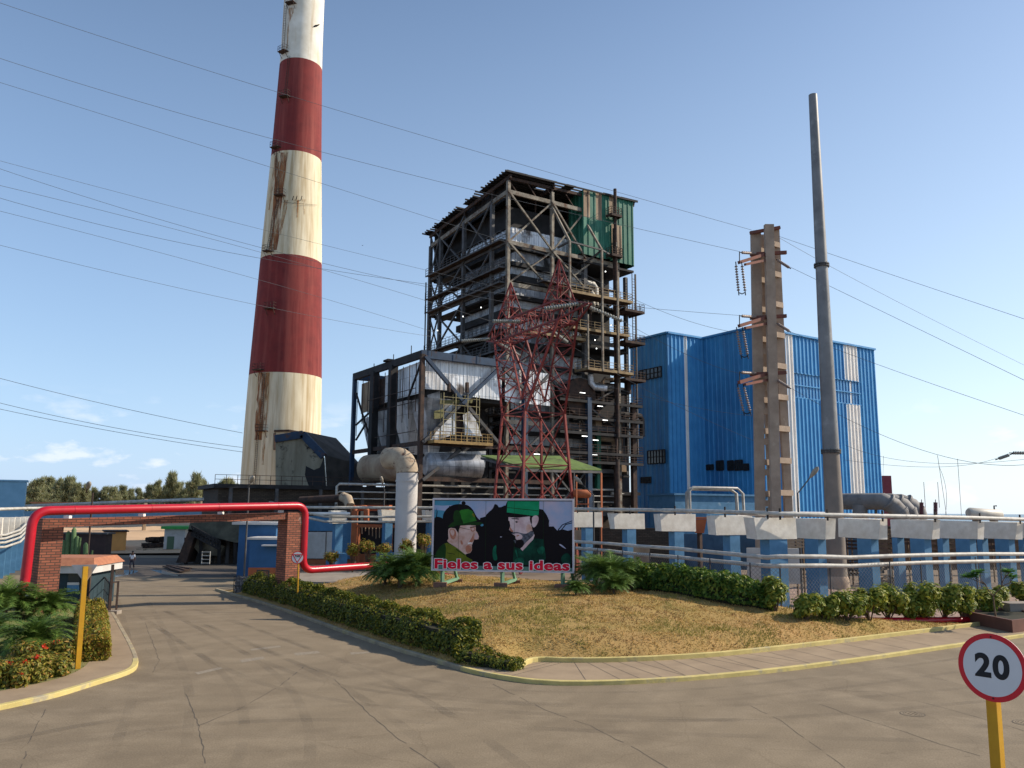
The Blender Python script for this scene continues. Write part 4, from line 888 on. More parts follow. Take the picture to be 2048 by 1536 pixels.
# inner dark body, tapering silver hoppers, hanging flaps
mb = MB(); mb.fbox(FE, 1.6, 12.6, 1.4, eT-1, eB-.5, eH-1.0); mb.build('casing', m_soot, es)
mb = MB(); mb.fbox(FE, 5, 12.8, 6, eT-1, 0, eB-.5); mb.build('inner_wall', m_dark, es)
def hopper(u0, u1, v0, v1, z1, z0, k, m):
    cu, cv = (u0+u1)/2, (v0+v1)/2; mb = MB(); a = [(u0, v0), (u1, v0), (u1, v1), (u0, v1)]
    mb.hexa([FE.p(cu+(u-cu)*k, cv+(v-cv)*k, z0) for u, v in a]+[FE.p(u, v, z1) for u, v in a]); mb.build('hopper', m, es)
hopper(.8, 4.6, .6, 4.6, eB-.6, 12.6, .35, m_alud); hopper(.9, 4.6, 5.6, 10.5, eB-.4, 12.4, .3, m_alu); hopper(.9, 4.6, 11.5, 16, eB-1, 12.4, .3, m_alud); hopper(1.0, 4, 16.6, 20, eB-1.4, 12.4, .3, m_alu)
def eq(pts, m, off=.35, name='torn_panel'):
    mb = MB(); vs = [P(x, y, FE.p(FE.s_at(x, off, 15, -5, 60), off).y) for x, y in pts]; mb.prism(vs, FE.b*.06); mb.build(name, m, es)
eq([(885, 845), (892, 820), (905, 806), (912, 815), (912, 868), (868, 870), (858, 885)], m_alu); eq([(926, 830), (938, 822), (952, 840), (964, 872), (930, 870)], m_alu, .5)
eq([(907, 832), (925, 832), (925, 868), (907, 868)], m_rust, .9)
eq([(848, 905), (972, 902), (970, 935), (855, 935)], m_alud, .8); eq([(855, 790), (880, 782), (880, 800), (868, 818), (858, 830)], m_alud, 1.2)
eq([(880, 800), (946, 800), (944, 806), (880, 808)], M('olive_hoist_paint', (.22, .21, .09), (.14, .13, .06), 2), .1, 'hoist_beam'); eq([(868, 822), (888, 818), (888, 836), (868, 838)], MATS['olive_hoist_paint'], .1, 'hoist_block')
# scaffold and yellowish platform in front
zpl = P(925, 888, FE.p(8, -1.4).y).z
gallery(FE.s_at(868, -1.6, 14, -5, 40), FE.s_at(985, -1.6, 14, -5, 40), -1.6, .1, zpl, M('ochre_platform', (.36, .24, .09), (.2, .13, .06), 2), True, FE, es, 'platform', MATS['ochre_platform'], .7)
mb = MB(); ua, ub = FE.s_at(886, -.9, 14, -5, 40), FE.s_at(958, -.9, 14, -5, 40); zq = P(925, 800, FE.p(8, -1).y).z
for i in range(4): u = ua+(ub-ua)*i/3; mb.beam(FE.p(u, -.9, zpl), FE.p(u, -.9, zq+.5), .07); mb.beam(FE.p(u, -.2, zpl), FE.p(u, -.2, zq+.5), .07)
for i in range(7): z = zpl+(zq-zpl)*i/6; mb.beam(FE.p(ua, -.9, z), FE.p(ub, -.9, z), .06)
mb.build('scaffold', M('ochre_scaffold', (.34, .30, .16), (.2, .17, .1), 2), es)
mb = MB(); rng = random.Random(5)
for i in range(11):
    t = .5+i*1.75
    mb.beam(FE.p(-.5, t, eH-1), FE.p(-.5, t, eH-1-rng.uniform(2, 8)), .07)
for z in (eH-5.6, eH-4, 15, 12.5): mb.beam(FE.p(-.5, .5, z), FE.p(-.5, rng.uniform(9, eT), z), .07)
for i in range(5): u = 1+i*3.3; mb.beam(FE.p(u, -.4, eH-.2), FE.p(u, -.4, eH+rng.uniform(.6, 1.6)), .05)
mb.build('scaffold', m_rust, es)
for t, h in ((3, 1.5), (8, 1.2), (14, .9)): mb = MB(); mb.beam(FE.p(0, t, eH), FE.p(0, t, eH+h), .08); mb.build('roof_rod', m_dark, es)
mb = MB(); mb.fbox(FE, -.5, .6, 8.6, 10, eH+.45, eH+.7); mb.build('roof_fitting', m_dark, es)
for (x, ya, yb) in ((934, 765, 785), (898, 768, 784)):
    mb = MB(); q = P(x, ya, FE.p(FE.s_at(x, -.5, 20, -5, 40), -.5).y); q2 = P(x, yb, q.y); mb.beam(q, q2, .4, .3); mb.tube([q, P(x, 725, q.y)], .03, 5); mb.build('hoist_hook', m_rust, es)
# fat horizontal duct under it and brown drum
mb = MB(); a = P(735, 938, FE.p(-2, 12).y); b = P(812, 933, FE.p(-1, 6).y); mb.tube([a, b], 1.75, 22); o = mb.build('flue_duct', m_tan, es)
mb = MB(); a = P(850, 930, FE.p(1, 1.2).y); b = P(958, 934, FE.p(8, .6).y); mb.tube([a, a.lerp(b, .05), b], [1.1, 1.5, 1.5], 20); mb.build('flue_duct', m_alud, es)
# ================================================================ WHITE ELBOW PIPE
we = thing('vent_pipe', 'fat white elbow pipe rising in front of the dust collector with flaking brown top', 'pipe', (P(813, 1000, 84).x, 84, 0))
m_wp = M('white_pipe_paint', (.52, .50, .48), (.44, .42, .40), .5, rough=.6, c3=(.30, .24, .18), s3=.3, t3=(.6, .8), st3=(1, 1, .3))
m_wp2 = M('flaking_lagging', (.44, .36, .26), (.32, .25, .18), 1.5, rough=.9, c3=(.12, .06, .04), s3=1.4, t3=(.56, .66))
x0 = P(813, 1000, 84).x; zt = P(813, 940, 84).z; r = 21.5/FPX*84
mb = MB(); mb.tube([(x0, 84, 0), (x0, 84, zt-.3)], r, 26); mb.tube([(x0, 84, zt-1.2), (x0, 84, zt-1.0)], r+.06, 26); mb.build('stack', m_wp, we)
mb = MB(); pts = [Vector((x0, 84, zt-.3))]
for i in range(1, 9): t = math.pi/2*i/8; pts.append(Vector((x0-(1-math.cos(t))*1.25, 84+.9*(1-math.cos(t)), zt-.3+math.sin(t)*1.55)))
pts.append(pts[-1]+Vector((-1.0, .8, 0)))
mb.tube(pts, r+.03, 26); mb.build('elbow', m_wp2, we)

# green roofed open shed
gs = thing('open_shed', 'open shed with mossy green lean-to roof on thin posts under the boiler', 'shed', (P(1085, 1000, 88).x, 88, 0))
m_moss = M('mossy_roof', (.13, .20, .055), (.08, .12, .04), .8, rough=.95, c3=(.05, .05, .03), s3=.9, t3=(.55, .7))
FS = Frame((P(965, 912, 92).x, 92), 57); 
p0, p1, p2, p3 = P(962, 913, 92.5), P(1125, 914, 99), P(1203, 941, 95), P(1050, 937, 87)
mb = MB(); mb.prism([p0, p3, p2, p1], (0, 0, .15)); mb.build('roof', m_moss, gs)
mb = MB(); mb.beam(p3+Vector((0, 0, -.2)), p2+Vector((0, 0, -.2)), .15, .25); mb.beam(p0+Vector((0, 0, -.2)), p3+Vector((0, 0, -.2)), .15, .25); mb.build('eave_beam', m_grey, gs)
for i, (f, m) in enumerate(((0, m_grey), (.33, m_grey), (.62, m_grey), (1, m_orange))):
    q = p3.lerp(p2, f); mb = MB(); mb.beam((q.x, q.y, 0), q+Vector((0, 0, -.3)), .13); mb.build('post', m, gs)

# ================================================================ RED LATTICE TOWER
lt = thing('transmission_tower', 'red steel lattice transmission tower with two peaks before the boiler', 'tower', (P(1066, 1000, 85).x, 85, 0))
e1 = P(985, 682, 93.0); e2 = P(1166, 604, 77.0); ZA = (e1.z+e2.z)/2; ctr = (e1+e2)/2; ca = (Vector((e2.x, e2.y, 0))-Vector((e1.x, e1.y, 0))); Lc = ca.length; ca.normalize(); cb = Vector((-ca.y, ca.x, 0))
C0 = Vector((P(1066, 900, 85).x, 85, 0))
def tp(u, v, z): return C0+ca*u+cb*v+Vector((0, 0, z))
ZW, wb_, ww_ = 15.8, 3.35, 2.35
legs = []; mb = MB()
def latt(p, q, w_=.11): mb.beam(p, q, w_*.85)
def face(a0, a1, b0, b1, n, w_=.09):   # x-bracing between two edges a0->a1 and b0->b1
    for i in range(n):
        p, q = a0.lerp(a1, i/n), a0.lerp(a1, (i+1)/n); r_, s_ = b0.lerp(b1, i/n), b0.lerp(b1, (i+1)/n)
        latt(p, s_, w_); latt(r_, q, w_); latt(q, s_, w_*.9)
        m1 = p.lerp(q, .5); m2 = r_.lerp(s_, .5); c = (p+q+r_+s_)/4; latt(m1, p.lerp(s_, .25), w_*.6); latt(m2, r_.lerp(q, .25), w_*.6)
bc = [(-1, -1), (1, -1), (1, 1), (-1, 1)]
for i, (u, v) in enumerate(bc):
    k = MB(); k.beam(tp(u*wb_, v*wb_, 0), tp(u*ww_, v*ww_, ZW), .22); k.build('leg', m_redt, lt)
    u2, v2 = bc[(i+1) % 4]; face(tp(u*wb_, v*wb_, 0), tp(u*ww_, v*ww_, ZW), tp(u2*wb_, v2*wb_, 0), tp(u2*ww_, v2*ww_, ZW), 3, .13)
mb.build('body_lattice', m_redt, lt); mb = MB()
# window frame of the head
ZC = ZA-1.0; hu = Lc/2-2.6
for sg in (-1, 1):
    for v in (-1, 1):
        a = tp(sg*ww_, v*ww_, ZW); b = tp(sg*hu, v*1.1, ZC); c = tp(0, v*ww_*.6, ZW+1.5); d = tp(sg*(hu-3.2), v*1.1, ZC)
        mb.beam(a, b, .2); mb.beam(c, d, .16)
        face(a, b, c, d, 4, .09)
    face(tp(sg*ww_, -ww_, ZW), tp(sg*hu, -1.1, ZC), tp(sg*ww_, ww_, ZW), tp(sg*hu, 1.1, ZC), 4, .09)
for v in (-1, 1): latt(tp(-ww_, v*ww_, ZW), tp(ww_, v*ww_, ZW), .14); latt(tp(v*ww_, -ww_, ZW), tp(v*ww_, ww_, ZW), .14)
mb.build('head_frame', m_redt, lt); mb = MB()
h = Lc/2+1.2; n = 9
def ce(u): return 1.1*max(.12, 1-max(0, abs(u)-hu)/(h-hu)*.95)
for v in (-1, 1):
    for zo in (0, 1): mb.beam(tp(-hu, v*1.1, ZC+zo*2), tp(hu, v*1.1, ZC+zo*2), .17)
    for sg in (-1, 1):
        for zo in (0, 2.0): mb.beam(tp(sg*hu, v*1.1, ZC+zo), tp(sg*h, v*.15, ZC+.9), .16)
        latt(tp(sg*(hu+1.6), v*.6, ZC+.4), tp(sg*(hu+1.6), v*.6, ZC+1.5), .08); latt(tp(sg*hu, v*1.1, ZC), tp(sg*(hu+1.6), v*.6, ZC+1.5), .08)
    for i in range(n):
        u0, u1 = -hu+2*hu*i/n, -hu+2*hu*(i+1)/n; latt(tp(u0, v*1.1, ZC+(i % 2)*2), tp(u1, v*1.1, ZC+((i+1) % 2)*2), .1); latt(tp(u0, v*1.1, ZC), tp(u0, v*1.1, ZC+2), .08)
for zo in (0, 2):
    for i in range(n):
        u0, u1 = -hu+2*hu*i/n, -hu+2*hu*(i+1)/n; s_ = 1 if i % 2 else -1; latt(tp(u0, -s_*1.1, ZC+zo), tp(u1, s_*1.1, ZC+zo), .09); latt(tp(u0, -1.1, ZC+zo), tp(u0, 1.1, ZC+zo), .08)
mb.build('crossarm', m_redt, lt)
zp = P(1115, 512, 79.5).z
for sg in (-1, 1):
    mb = MB(); pu = sg*(hu-1.6); top = tp(pu, 0, zp)
    B = [tp(pu-1.3, -1.1, ZC+2), tp(pu+1.3, -1.1, ZC+2), tp(pu+1.3, 1.1, ZC+2), tp(pu-1.3, 1.1, ZC+2)]
    for i in range(4):
        mb.beam(B[i], top, .13); a, b = B[i], B[(i+1) % 4]
        for f0, f1 in ((0, .35), (.35, .65)): latt(a.lerp(top, f0), b.lerp(top, f1), .07); latt(b.lerp(top, f0), a.lerp(top, f1), .07); latt(a.lerp(top, f1), b.lerp(top, f1), .07)
    mb.build('peak', m_redt, lt)
def insul(a, b, label, grp, r=.21, m=None, discs=14):
    a, b = Vector(a), Vector(b); t = thing('insulator_string', label, 'insulator', tuple(a), grp); mb = MB(); pts = []; rs = []
    for i in range(discs):
        for f, rr in ((0, .3), (.35, 1), (.6, .95), (.62, .3)): pts.append(a.lerp(b, (i+f)/discs)); rs.append(r*rr)
    mb.tube(pts+[b], rs+[r*.3], 8); mb.build('discs', m or m_insul, t); mb = MB(); d = (b-a).normalized()
    mb.tube([a-d*.35, a], .05, 5); mb.tube([b, b+d*.35], .05, 5); mb.build('fitting', m_dark, t); return t
g1_ = 'insulator strings of the red tower'
insul(P(1162, 607, 77), P(1088, 617, 75), 'nearly level insulator string reaching left from the right arm tip of the red tower', g1_)
insul(P(1168, 610, 77), P(1245, 642, 79), 'long insulator string sloping right from the right arm tip of the red tower', g1_)
insul(P(1042, 643, 86), P(985, 642, 84), 'insulator string reaching left from the middle of the red tower crossarm', g1_)
insul(P(1095, 655, 86), P(1135, 685, 88), 'insulator string drooping right from the middle of the red tower crossarm', g1_)
insul(P(978, 678, 93), P(922, 682, 91), 'insulator string reaching left from the left arm tip of the red tower', g1_)
insul(P(990, 682, 93), P(1040, 712, 95), 'insulator string drooping right from the left arm tip of the red tower', g1_)
# ================================================================ PIPE SUPPORT ROWS (blue legs under whitewashed cross beams)
GRP = 'whitewashed pipe supports on blue legs'
def support(px, Y, az, L, w_, hb, ztop, label, legs=((-1.15, 1.1), (1.15, 1.1)), side=1, base=False, name='pipe_support'):
    # px = column of the near end centre; az = direction of the beam from near end to far end
    F = Frame((P(px, 1040, Y).x, Y), az)
    t = thing(name, label, 'pipe support', (F.O.x, F.O.y, 0), GRP)
    mb = MB(); z0 = ztop-hb
    c = [F.p(u, v, z) for z in (z0, ztop) for u, v in ((0, -w_/2), (L, -w_/2), (L, w_/2), (0, w_/2))]
    c[0] += F.a*.18; c[3] += F.a*.18
    c = [q+Vector((random.uniform(-.05, .05), random.uniform(-.05, .05), random.uniform(-.045, .03))) for q in c]
    mb.hexa(c); mb.build('cross_beam', m_wblock, t)
    for u0, u1 in legs:
        mb = MB(); mb.fbox(F, u0, u1, -w_*.46, w_*.46, -.2, z0-.003); mb.build('leg', m_bpil, t)
        if base: mb = MB(); mb.fbox(F, u0-.4, u1+.4, -w_*.5-.45, w_*.5+.45, 0, 1.55); mb.build('base', m_bpil, t)
    return t, F
r1 = [(1497, 51.5), (1420, 57.6), (1313, 63.6), (1221, 69), (1140, 74)]
n1 = ['first', 'second', 'third', 'fourth', 'fifth']
for i, (px, Y) in enumerate(r1):
    yt = [1035, 1031, 1028, 1026, 1024][i]
    support(px, Y, 66, 3.35-(.3 if i > 2 else 0), [.95, .85, .85, .85, .85][i], 1.3, P(px, yt, Y).z, '%s pipe support left of the bend in the row, sunlit side towards the camera' % n1[i], legs=((1.35, 2.2),) if i else ((1.2, 2.6),))
r2 = [(1662, 53.2), (1768, 54.6), (1873, 57), (1963, 60), (2040, 64), (2120, 68.5)]
n2 = ['first', 'second', 'third', 'fourth', 'fifth', 'sixth']
for i, (px, Y) in enumerate(r2):
    yt = [1037, 1038, 1040, 1042.5, 1045, 1047][i]
    support(px, Y, -25, 3.5, .75, 1.28, P(px, yt, Y).z, '%s pipe support right of the bend, shaded grey side towards the camera' % n2[i], legs=((.85, 2.0),) if i < 2 else ((.8, 1.95), (3.0, 3.45)))
for i, (px, Y, yt) in enumerate([(672, 85, 1021), (772, 87.5, 1019), (860, 89, 1020), (930, 88, 1021), (1010, 85, 1022), (1080, 80, 1022)]):
    if i > 2: continue
    support(px-14, Y, 60, 1.7, 1.0, 1.3, P(px, yt, Y).z, ['light blue pedestal pipe support right of the red pipe end', 'light blue pedestal pipe support left of the fat white elbow pipe', 'pipe support half hidden behind the left edge of the billboard'][i], legs=((.55, 1.35),), base=i < 2)
for i, (px, Y) in enumerate([(-20, 66), (-4, 69), (8, 72), (20, 75), (31, 78), (41, 81), (50, 84)]):
    support(px, Y, 150, 1.6, .8, 1.5, P(px, 1036-i*.5, Y).z, 'pipe support in the short row left of the gate, %s from the left photo edge' % ['first', 'second', 'third', 'fourth', 'fifth', 'sixth', 'seventh'][i], legs=((.3, 1.3),))
# long pipe resting on the supports and the paired lower rails
def run(name, label, cat, pts, r, m, n=8, group=None, posts=()):
    t = thing(name, label, cat, tuple(pts[0]), group); mb = MB(); mb.tube(pts, r, n); mb.build('tube', m, t)
    for a, b in posts: k = MB(); k.beam(a, b, .09); k.build('bracket', m_dark, t)
    return t
pts = [P(-60, 1020, 66), P(60, 1016.5, 78), P(400, 1014.5, 84), P(672, 1015, 85), P(860, 1015.5, 88), P(1010, 1016, 84), P(1155, 1018, 73.5), P(1260, 1019.5, 68), P(1350, 1021, 63), P(1450, 1024, 57), P(1535, 1026.5, 51.5), P(1560, 1028, 51.3), P(1655, 1030, 52.5), P(1765, 1032, 54), P(1870, 1034, 56.5), P(1960, 1036, 59.5), P(2040, 1038.5, 63), P(2150, 1041, 70)]
br_ = [(p+Vector((0, 0, -.35)), p+Vector((0, 0, .35))) for p in pts[2:]]
run('overhead_pipe', 'long grey white pipe laid along the tops of all the pipe supports', 'pipe', pts, .14, m_pipew, 8, posts=br_)
for k, (d, lab) in enumerate(((0, 'upper of two parallel cream pipes sagging along the blue legs'), (1, 'lower of two parallel cream pipes sagging along the blue legs'))):
    ys = [(1100, 1077, 1086), (1150, 1083, 1096), (1215, 1087, 1101), (1260, 1091, 1107), (1350, 1097, 1114), (1440, 1106, 1123), (1534, 1115, 1132), (1560, 1113, 1132), (1640, 1113, 1131), (1700, 1115, 1132), (1780, 1112, 1128), (1850, 1110, 1125), (1950, 1108, 1123), (2048, 1108, 1121), (2150, 1108, 1120)]
    YY = [77, 72.5, 69, 66, 60.5, 55.5, 50.2, 50, 51.2, 52.4, 53.8, 55.5, 58.5, 62.5, 68]
    pts = [P(y[0], y[1+k], Y) for y, Y in zip(ys, YY)]
    run('parallel_pipe', lab, 'pipe', pts, .13, m_pipew, 8, 'two parallel lower pipes')
# thick white pipe behind and fence
run('white_pipe', 'straight bright white pipe lying behind the twin concrete tower', 'pipe', [P(1480, 1027, 66), P(1650, 1029, 66)], .2, M('bright_white_paint', (.78, .76, .72), (.66, .64, .6), 1, rough=.5), 8)
run('white_pipe', 'thin white pipe between the red pipe and the first left pedestal', 'pipe', [P(600, 1027, 84), P(700, 1027.5, 84)], .15, MATS['bright_white_paint'], 8)
for k, y in enumerate((1033, 1043)): run('wall_pipe', ['upper', 'lower'][k]+' of two cream pipes crossing the left pedestals', 'pipe', [P(612, y-8, 83), P(650, y, 84), P(780, y+1, 85.5), P(870, y, 87), P(1000, y+2, 84)], .12, m_pipew, 7, 'cream pipes on the left pedestals')
# chain link fence along the supports
fp = [P(1150, 1130, 71.5), P(1300, 1130, 62.5), P(1420, 1130, 55), P(1500, 1130, 50.6), P(1560, 1140, 50.2), P(1660, 1140, 51.8), P(1780, 1140, 53.5), P(1900, 1140, 57), P(2048, 1140, 62.5)]
m_mesh = bpy.data.materials.new('chain_link'); m_mesh.use_nodes = True
N = m_mesh.node_tree.nodes; L_ = m_mesh.node_tree.links; tcx = N.new('ShaderNodeTexCoord'); mpx = N.new('ShaderNodeMapping'); mpx.inputs['Rotation'].default_value = (0, 0, R(45)); mpx.inputs['Scale'].default_value = (5.5, 5.5, 5.5)
bk = N.new('ShaderNodeTexBrick'); bk.offset = 0; bk.inputs['Brick Width'].default_value = 1; bk.inputs['Row Height'].default_value = 1; bk.inputs['Mortar Size'].default_value = .045; bk.inputs['Scale'].default_value = 1; bk.inputs['Mortar Smooth'].default_value = 0
L_.new(tcx.outputs['UV'], mpx.inputs[0]); L_.new(mpx.outputs[0], bk.inputs[0]); tr = N.new('ShaderNodeBsdfTransparent'); mxs = N.new('ShaderNodeMixShader'); N['Principled BSDF'].inputs['Base Color'].default_value = (.16, .16, .15, 1)
L_.new(bk.outputs['Fac'], mxs.inputs[0]); L_.new(tr.outputs[0], mxs.inputs[1]); L_.new(N['Principled BSDF'].outputs[0], mxs.inputs[2]); L_.new(mxs.outputs[0], N['Material Output'].inputs[0])
cf = thing('chain_link_fence', 'chain link fence running in front of the blue legs', 'fence', tuple(fp[0]))
mb = MB()
for a, b in zip(fp, fp[1:]): mb.add([(a.x, a.y, .1), (b.x, b.y, .1), (b.x, b.y, 2.9), (a.x, a.y, 2.9)], [(0, 1, 2, 3)])
mb.build('mesh_panel', m_mesh, cf)
for a, b in zip(fp, fp[1:]):
    k = max(1, int((b-a).length/3.2))
    for i in range(k): q = a.lerp(b, i/k); mb = MB(); mb.tube([(q.x, q.y, 0), (q.x, q.y, 3.0)], .045, 6); mb.build('post', m_grey, cf)
# yard clutter seen between the blue legs
rng = random.Random(21)
m_wpan = M('white_panel_paint', (.58, .57, .55), (.48, .46, .43), 1, rough=.7, c3=(.30, .27, .22), s3=1, t3=(.6, .75))
def panel(px0, px1, y0, y1, Y, m, label, name='wall_panel', cat='wall', th=.25, group=None, Y2=None):
    a, b = P(px0, y1, Y), P(px1, y1, Y2 or Y); z1, z2 = P(px0, y0, Y).z, P(px1, y0, Y2 or Y).z; mb = MB(); n = Vector((-(b-a).y, (b-a).x, 0)).normalized()*th
    mb.hexa([Vector((a.x, a.y, a.z)), Vector((b.x, b.y, b.z)), Vector((b.x, b.y, b.z))+n, Vector((a.x, a.y, a.z))+n, Vector((a.x, a.y, z1)), Vector((b.x, b.y, z2)), Vector((b.x, b.y, z2))+n, Vector((a.x, a.y, z1))+n])
    return tag(mb.build(name, m), label, cat, group)
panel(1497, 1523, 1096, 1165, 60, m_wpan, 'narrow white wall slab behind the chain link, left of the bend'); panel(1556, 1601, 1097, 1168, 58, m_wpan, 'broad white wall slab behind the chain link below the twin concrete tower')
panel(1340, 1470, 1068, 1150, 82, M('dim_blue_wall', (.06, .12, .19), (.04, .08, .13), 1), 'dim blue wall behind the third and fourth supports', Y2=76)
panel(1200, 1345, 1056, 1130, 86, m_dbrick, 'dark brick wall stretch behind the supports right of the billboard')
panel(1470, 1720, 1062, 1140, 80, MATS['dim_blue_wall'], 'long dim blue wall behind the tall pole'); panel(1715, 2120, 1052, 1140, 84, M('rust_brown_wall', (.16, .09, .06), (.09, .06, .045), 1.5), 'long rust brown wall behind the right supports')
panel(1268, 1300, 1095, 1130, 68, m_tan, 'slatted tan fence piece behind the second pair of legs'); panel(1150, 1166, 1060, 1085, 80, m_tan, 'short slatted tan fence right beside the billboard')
# wooden crate frame, drum, spool heap
def crate(px, py, Y, w_, h, label, m=m_tan):
    b = P(px, py, Y); t = thing('crate', label, 'crate', (b.x, b.y, 0), 'slatted crates behind the supports'); mb = MB()
    for i in range(5): mb.box((b.x, b.y-w_*.5, b.z+(i+.5)*h/5), (w_, .05, h/5*.6)); mb.box((b.x+w_/2, b.y, b.z+(i+.5)*h/5), (.05, w_, h/5*.6)); mb.box((b.x-w_/2, b.y, b.z+(i+.5)*h/5), (.05, w_, h/5*.6))
    mb.build('slats', m, t); mb = MB()
    for sx_ in (-1, 1):
        for sy_ in (-1, 1): mb.beam((b.x+sx_*w_*.47, b.y+sy_*w_*.44, 0), (b.x+sx_*w_*.47, b.y+sy_*w_*.44, b.z+h), .1)
    mb.build('frame', m_bark, t)
for i, (px, py, Y, w_, h) in enumerate([(1578, 1096, 60, 1.6, 1.1), (1712, 1100, 76, 1.2, 1.6), (1765, 1105, 70, 2, 1.9), (1806, 1090, 72, 1.6, 1.6), (1888, 1108, 74, 2.2, 2.4), (1978, 1112, 74, 1.6, 2.6), (2035, 1112, 74, 1.5, 2.6), (1712, 1150, 70, .9, 1.4)]):
    crate(px, py, Y, w_, h, ['slatted crate on top of the broad white slab', 'slatted crate right behind the tall pole', 'slatted crate behind the second right support', 'dark slatted crate left of the third right support', 'wide slatted crate between third and fourth right supports', 'tall slatted crate left of the fifth right support', 'last slatted crate by the right photo edge', 'narrow slatted crate low beside the foot of the tall pole'][i], [m_tan, m_rust, m_bark, m_rust, m_bark, m_rust, m_bark, m_rust][i])
mb = MB()
for i in range(46):
    q = P(1760+rng.uniform(-12, 60), 1170, 62+rng.uniform(-1.5, 1.5)); z = rng.uniform(.1, 1.5); d = Vector((rng.uniform(-1, 1), rng.uniform(-.5, .5), rng.uniform(-.25, .25))).normalized()*rng.uniform(.4, 1.4)
    mb.beam(Vector((q.x, q.y, z))-d, Vector((q.x, q.y, z))+d, rng.uniform(.06, .3), .05)
sq = tag(mb.build('scrap_heap', [m_tan]), 'heap of broken planks and brown scrap behind the second right support', 'scrap heap', kind='stuff')
mb = MB()
for i in range(60):
    q = G(rng.uniform(1180, 2040), rng.uniform(1120, 1150)); mb.box((q.x, q.y, rng.uniform(.2, 1.2)), (rng.uniform(.3, 2), rng.uniform(.3, 1.5), rng.uniform(.3, 1.6)), rng.uniform(0, 3), rng.randrange(4))
tag(mb.build('yard_clutter', [m_rust, m_dark, m_tan, m_soot]), 'dark mixed yard clutter between the blue legs', 'clutter', kind='stuff')
ov = thing('rust_hopper', 'rust orange square hopper hanging behind the fourth support left of the bend', 'hopper', tuple(P(1399, 1060, 68))); mb = MB()
b = P(1399, 1066, 68); mb.hexa([b+Vector((x, y, 0)) for x, y in ((-.3, -.3), (.3, -.3), (.3, .3), (-.3, .3))]+[b+Vector((x, y, 1.1)) for x, y in ((-.5, -.5), (.5, -.5), (.5, .5), (-.5, .5))]); mb.box((b.x, b.y, b.z+1.2), (1.2, 1.2, .15)); mb.build('body', m_orange, ov); mb = MB(); mb.beam((b.x, b.y, 0), b, .3); mb.build('stand', m_rust, ov)

# ================================================================ TALL STEEL POLE
b = G(1676, 1178); Yp = b.y
tp_ = thing('steel_pole', 'very tall tapering grey steel pole with flange rings', 'pole', (b.x, b.y, 0))
zs_ = [0, P(1660, 903, Yp).z, P(1641, 531, Yp).z, P(1631, 190, Yp).z]
rs_ = [.78, .65, .49, .36]
m_pole = M('brown_galvanised_steel', (.24, .20, .165), (.17, .145, .125), .5, rough=.6, c3=(.30, .27, .23), s3=.5, t3=(.55, .75), st3=(1, 1, .2)); m_pole2 = M('grey_galvanised_steel', (.23, .23, .23), (.15, .15, .155), .5, rough=.5, metal=.3, c3=(.32, .32, .31), s3=.6, t3=(.55, .75))
for i in range(3):
    mb = MB(); k = 6; mb.tube([(b.x, b.y, zs_[i]+(zs_[i+1]-zs_[i])*j/k) for j in range(k+1)], [rs_[i]+(rs_[i+1]-rs_[i])*j/k for j in range(k+1)], 28, cap=(i == 2)); mb.build('section', m_pole if i == 0 else m_pole2, tp_)
for i in (1, 2):
    mb = MB(); z = zs_[i]
    for dz in (-.12, .05): mb.tube([(b.x, b.y, z+dz), (b.x, b.y, z+dz+.08)], rs_[i]+.14, 28)
    for j in range(16): t = j/16*6.283; mb.beam((b.x+math.cos(t)*(rs_[i]+.09), b.y+math.sin(t)*(rs_[i]+.09), z-.2), (b.x+math.cos(t)*(rs_[i]+.09), b.y+math.sin(t)*(rs_[i]+.09), z+.2), .04)
    mb.build('flange', m_grey, tp_)
mb = MB(); mb.tube([(b.x, b.y, 0), (b.x, b.y, .7), (b.x, b.y, 1.0)], [.95, .9, .79], 24); mb.build('foot', m_concbr, tp_)

# ================================================================ TWIN CONCRETE TOWER
YT = 74.0
ct = thing('concrete_tower', 'brown twin post concrete power line tower with ladder like openings', 'tower', (P(1550, 1100, YT).x, YT, 0))
def vier(xb0, xb1, xt0, xt1, Y, yt, dY):
    zT = P((xt0+xt1)/2, yt, Y).z; a0, a1 = P(xb0, 1100, Y), P(xb1, 1100, Y); b0, b1 = P(xt0, yt, Y), P(xt1, yt, Y)
    zb_ = -.2
    for Yo in (0, dY):
        k = MB()
        A = [Vector((a0.x, Y+Yo, zb_)), Vector((a1.x, Y+Yo, zb_)), Vector((a1.x, Y+Yo+.55, zb_)), Vector((a0.x, Y+Yo+.55, zb_))]; B = [Vector((b0.x, Y+Yo*.55, zT)), Vector((b1.x, Y+Yo*.55, zT)), Vector((b1.x, Y+Yo*.55+.45, zT)), Vector((b0.x, Y+Yo*.55+.45, zT))]
        if Yo: 
            sh = Vector((1.9, 0, 0)); A = [q+sh for q in A]; B = [q+sh*.42 for q in B]; A[1] -= Vector((.2, 0, 0)); A[2] -= Vector((.2, 0, 0))
        n = 14
        for i in range(n):
            lo_ = [p.lerp(q, i/n) for p, q in zip(A, B)]; hi_ = [p.lerp(q, (i+1)/n) for p, q in zip(A, B)]; k.hexa(lo_+hi_)
        k.build('post', m_concbr, ct)
    for i in range(11):
        f = .06+i*.088; z = zb_+(zT-zb_)*f; xa = a0.x+(b0.x-a0.x)*f; xb = a1.x+(b1.x-a1.x)*f; dd = dY*(1-.45*f); sx_ = 1.9*(1-.58*f)
        k = MB(); c = [Vector((xa+.1, Y+.4, z)), Vector((xb-.02, Y+.4, z)), Vector((xb-.02+sx_, Y+dd, z)), Vector((xa+.1+sx_, Y+dd, z))]; h = .5
        k.hexa(c+[q+Vector((0, 0, h)) for q in c]); k.build('batten', m_concbr, ct)
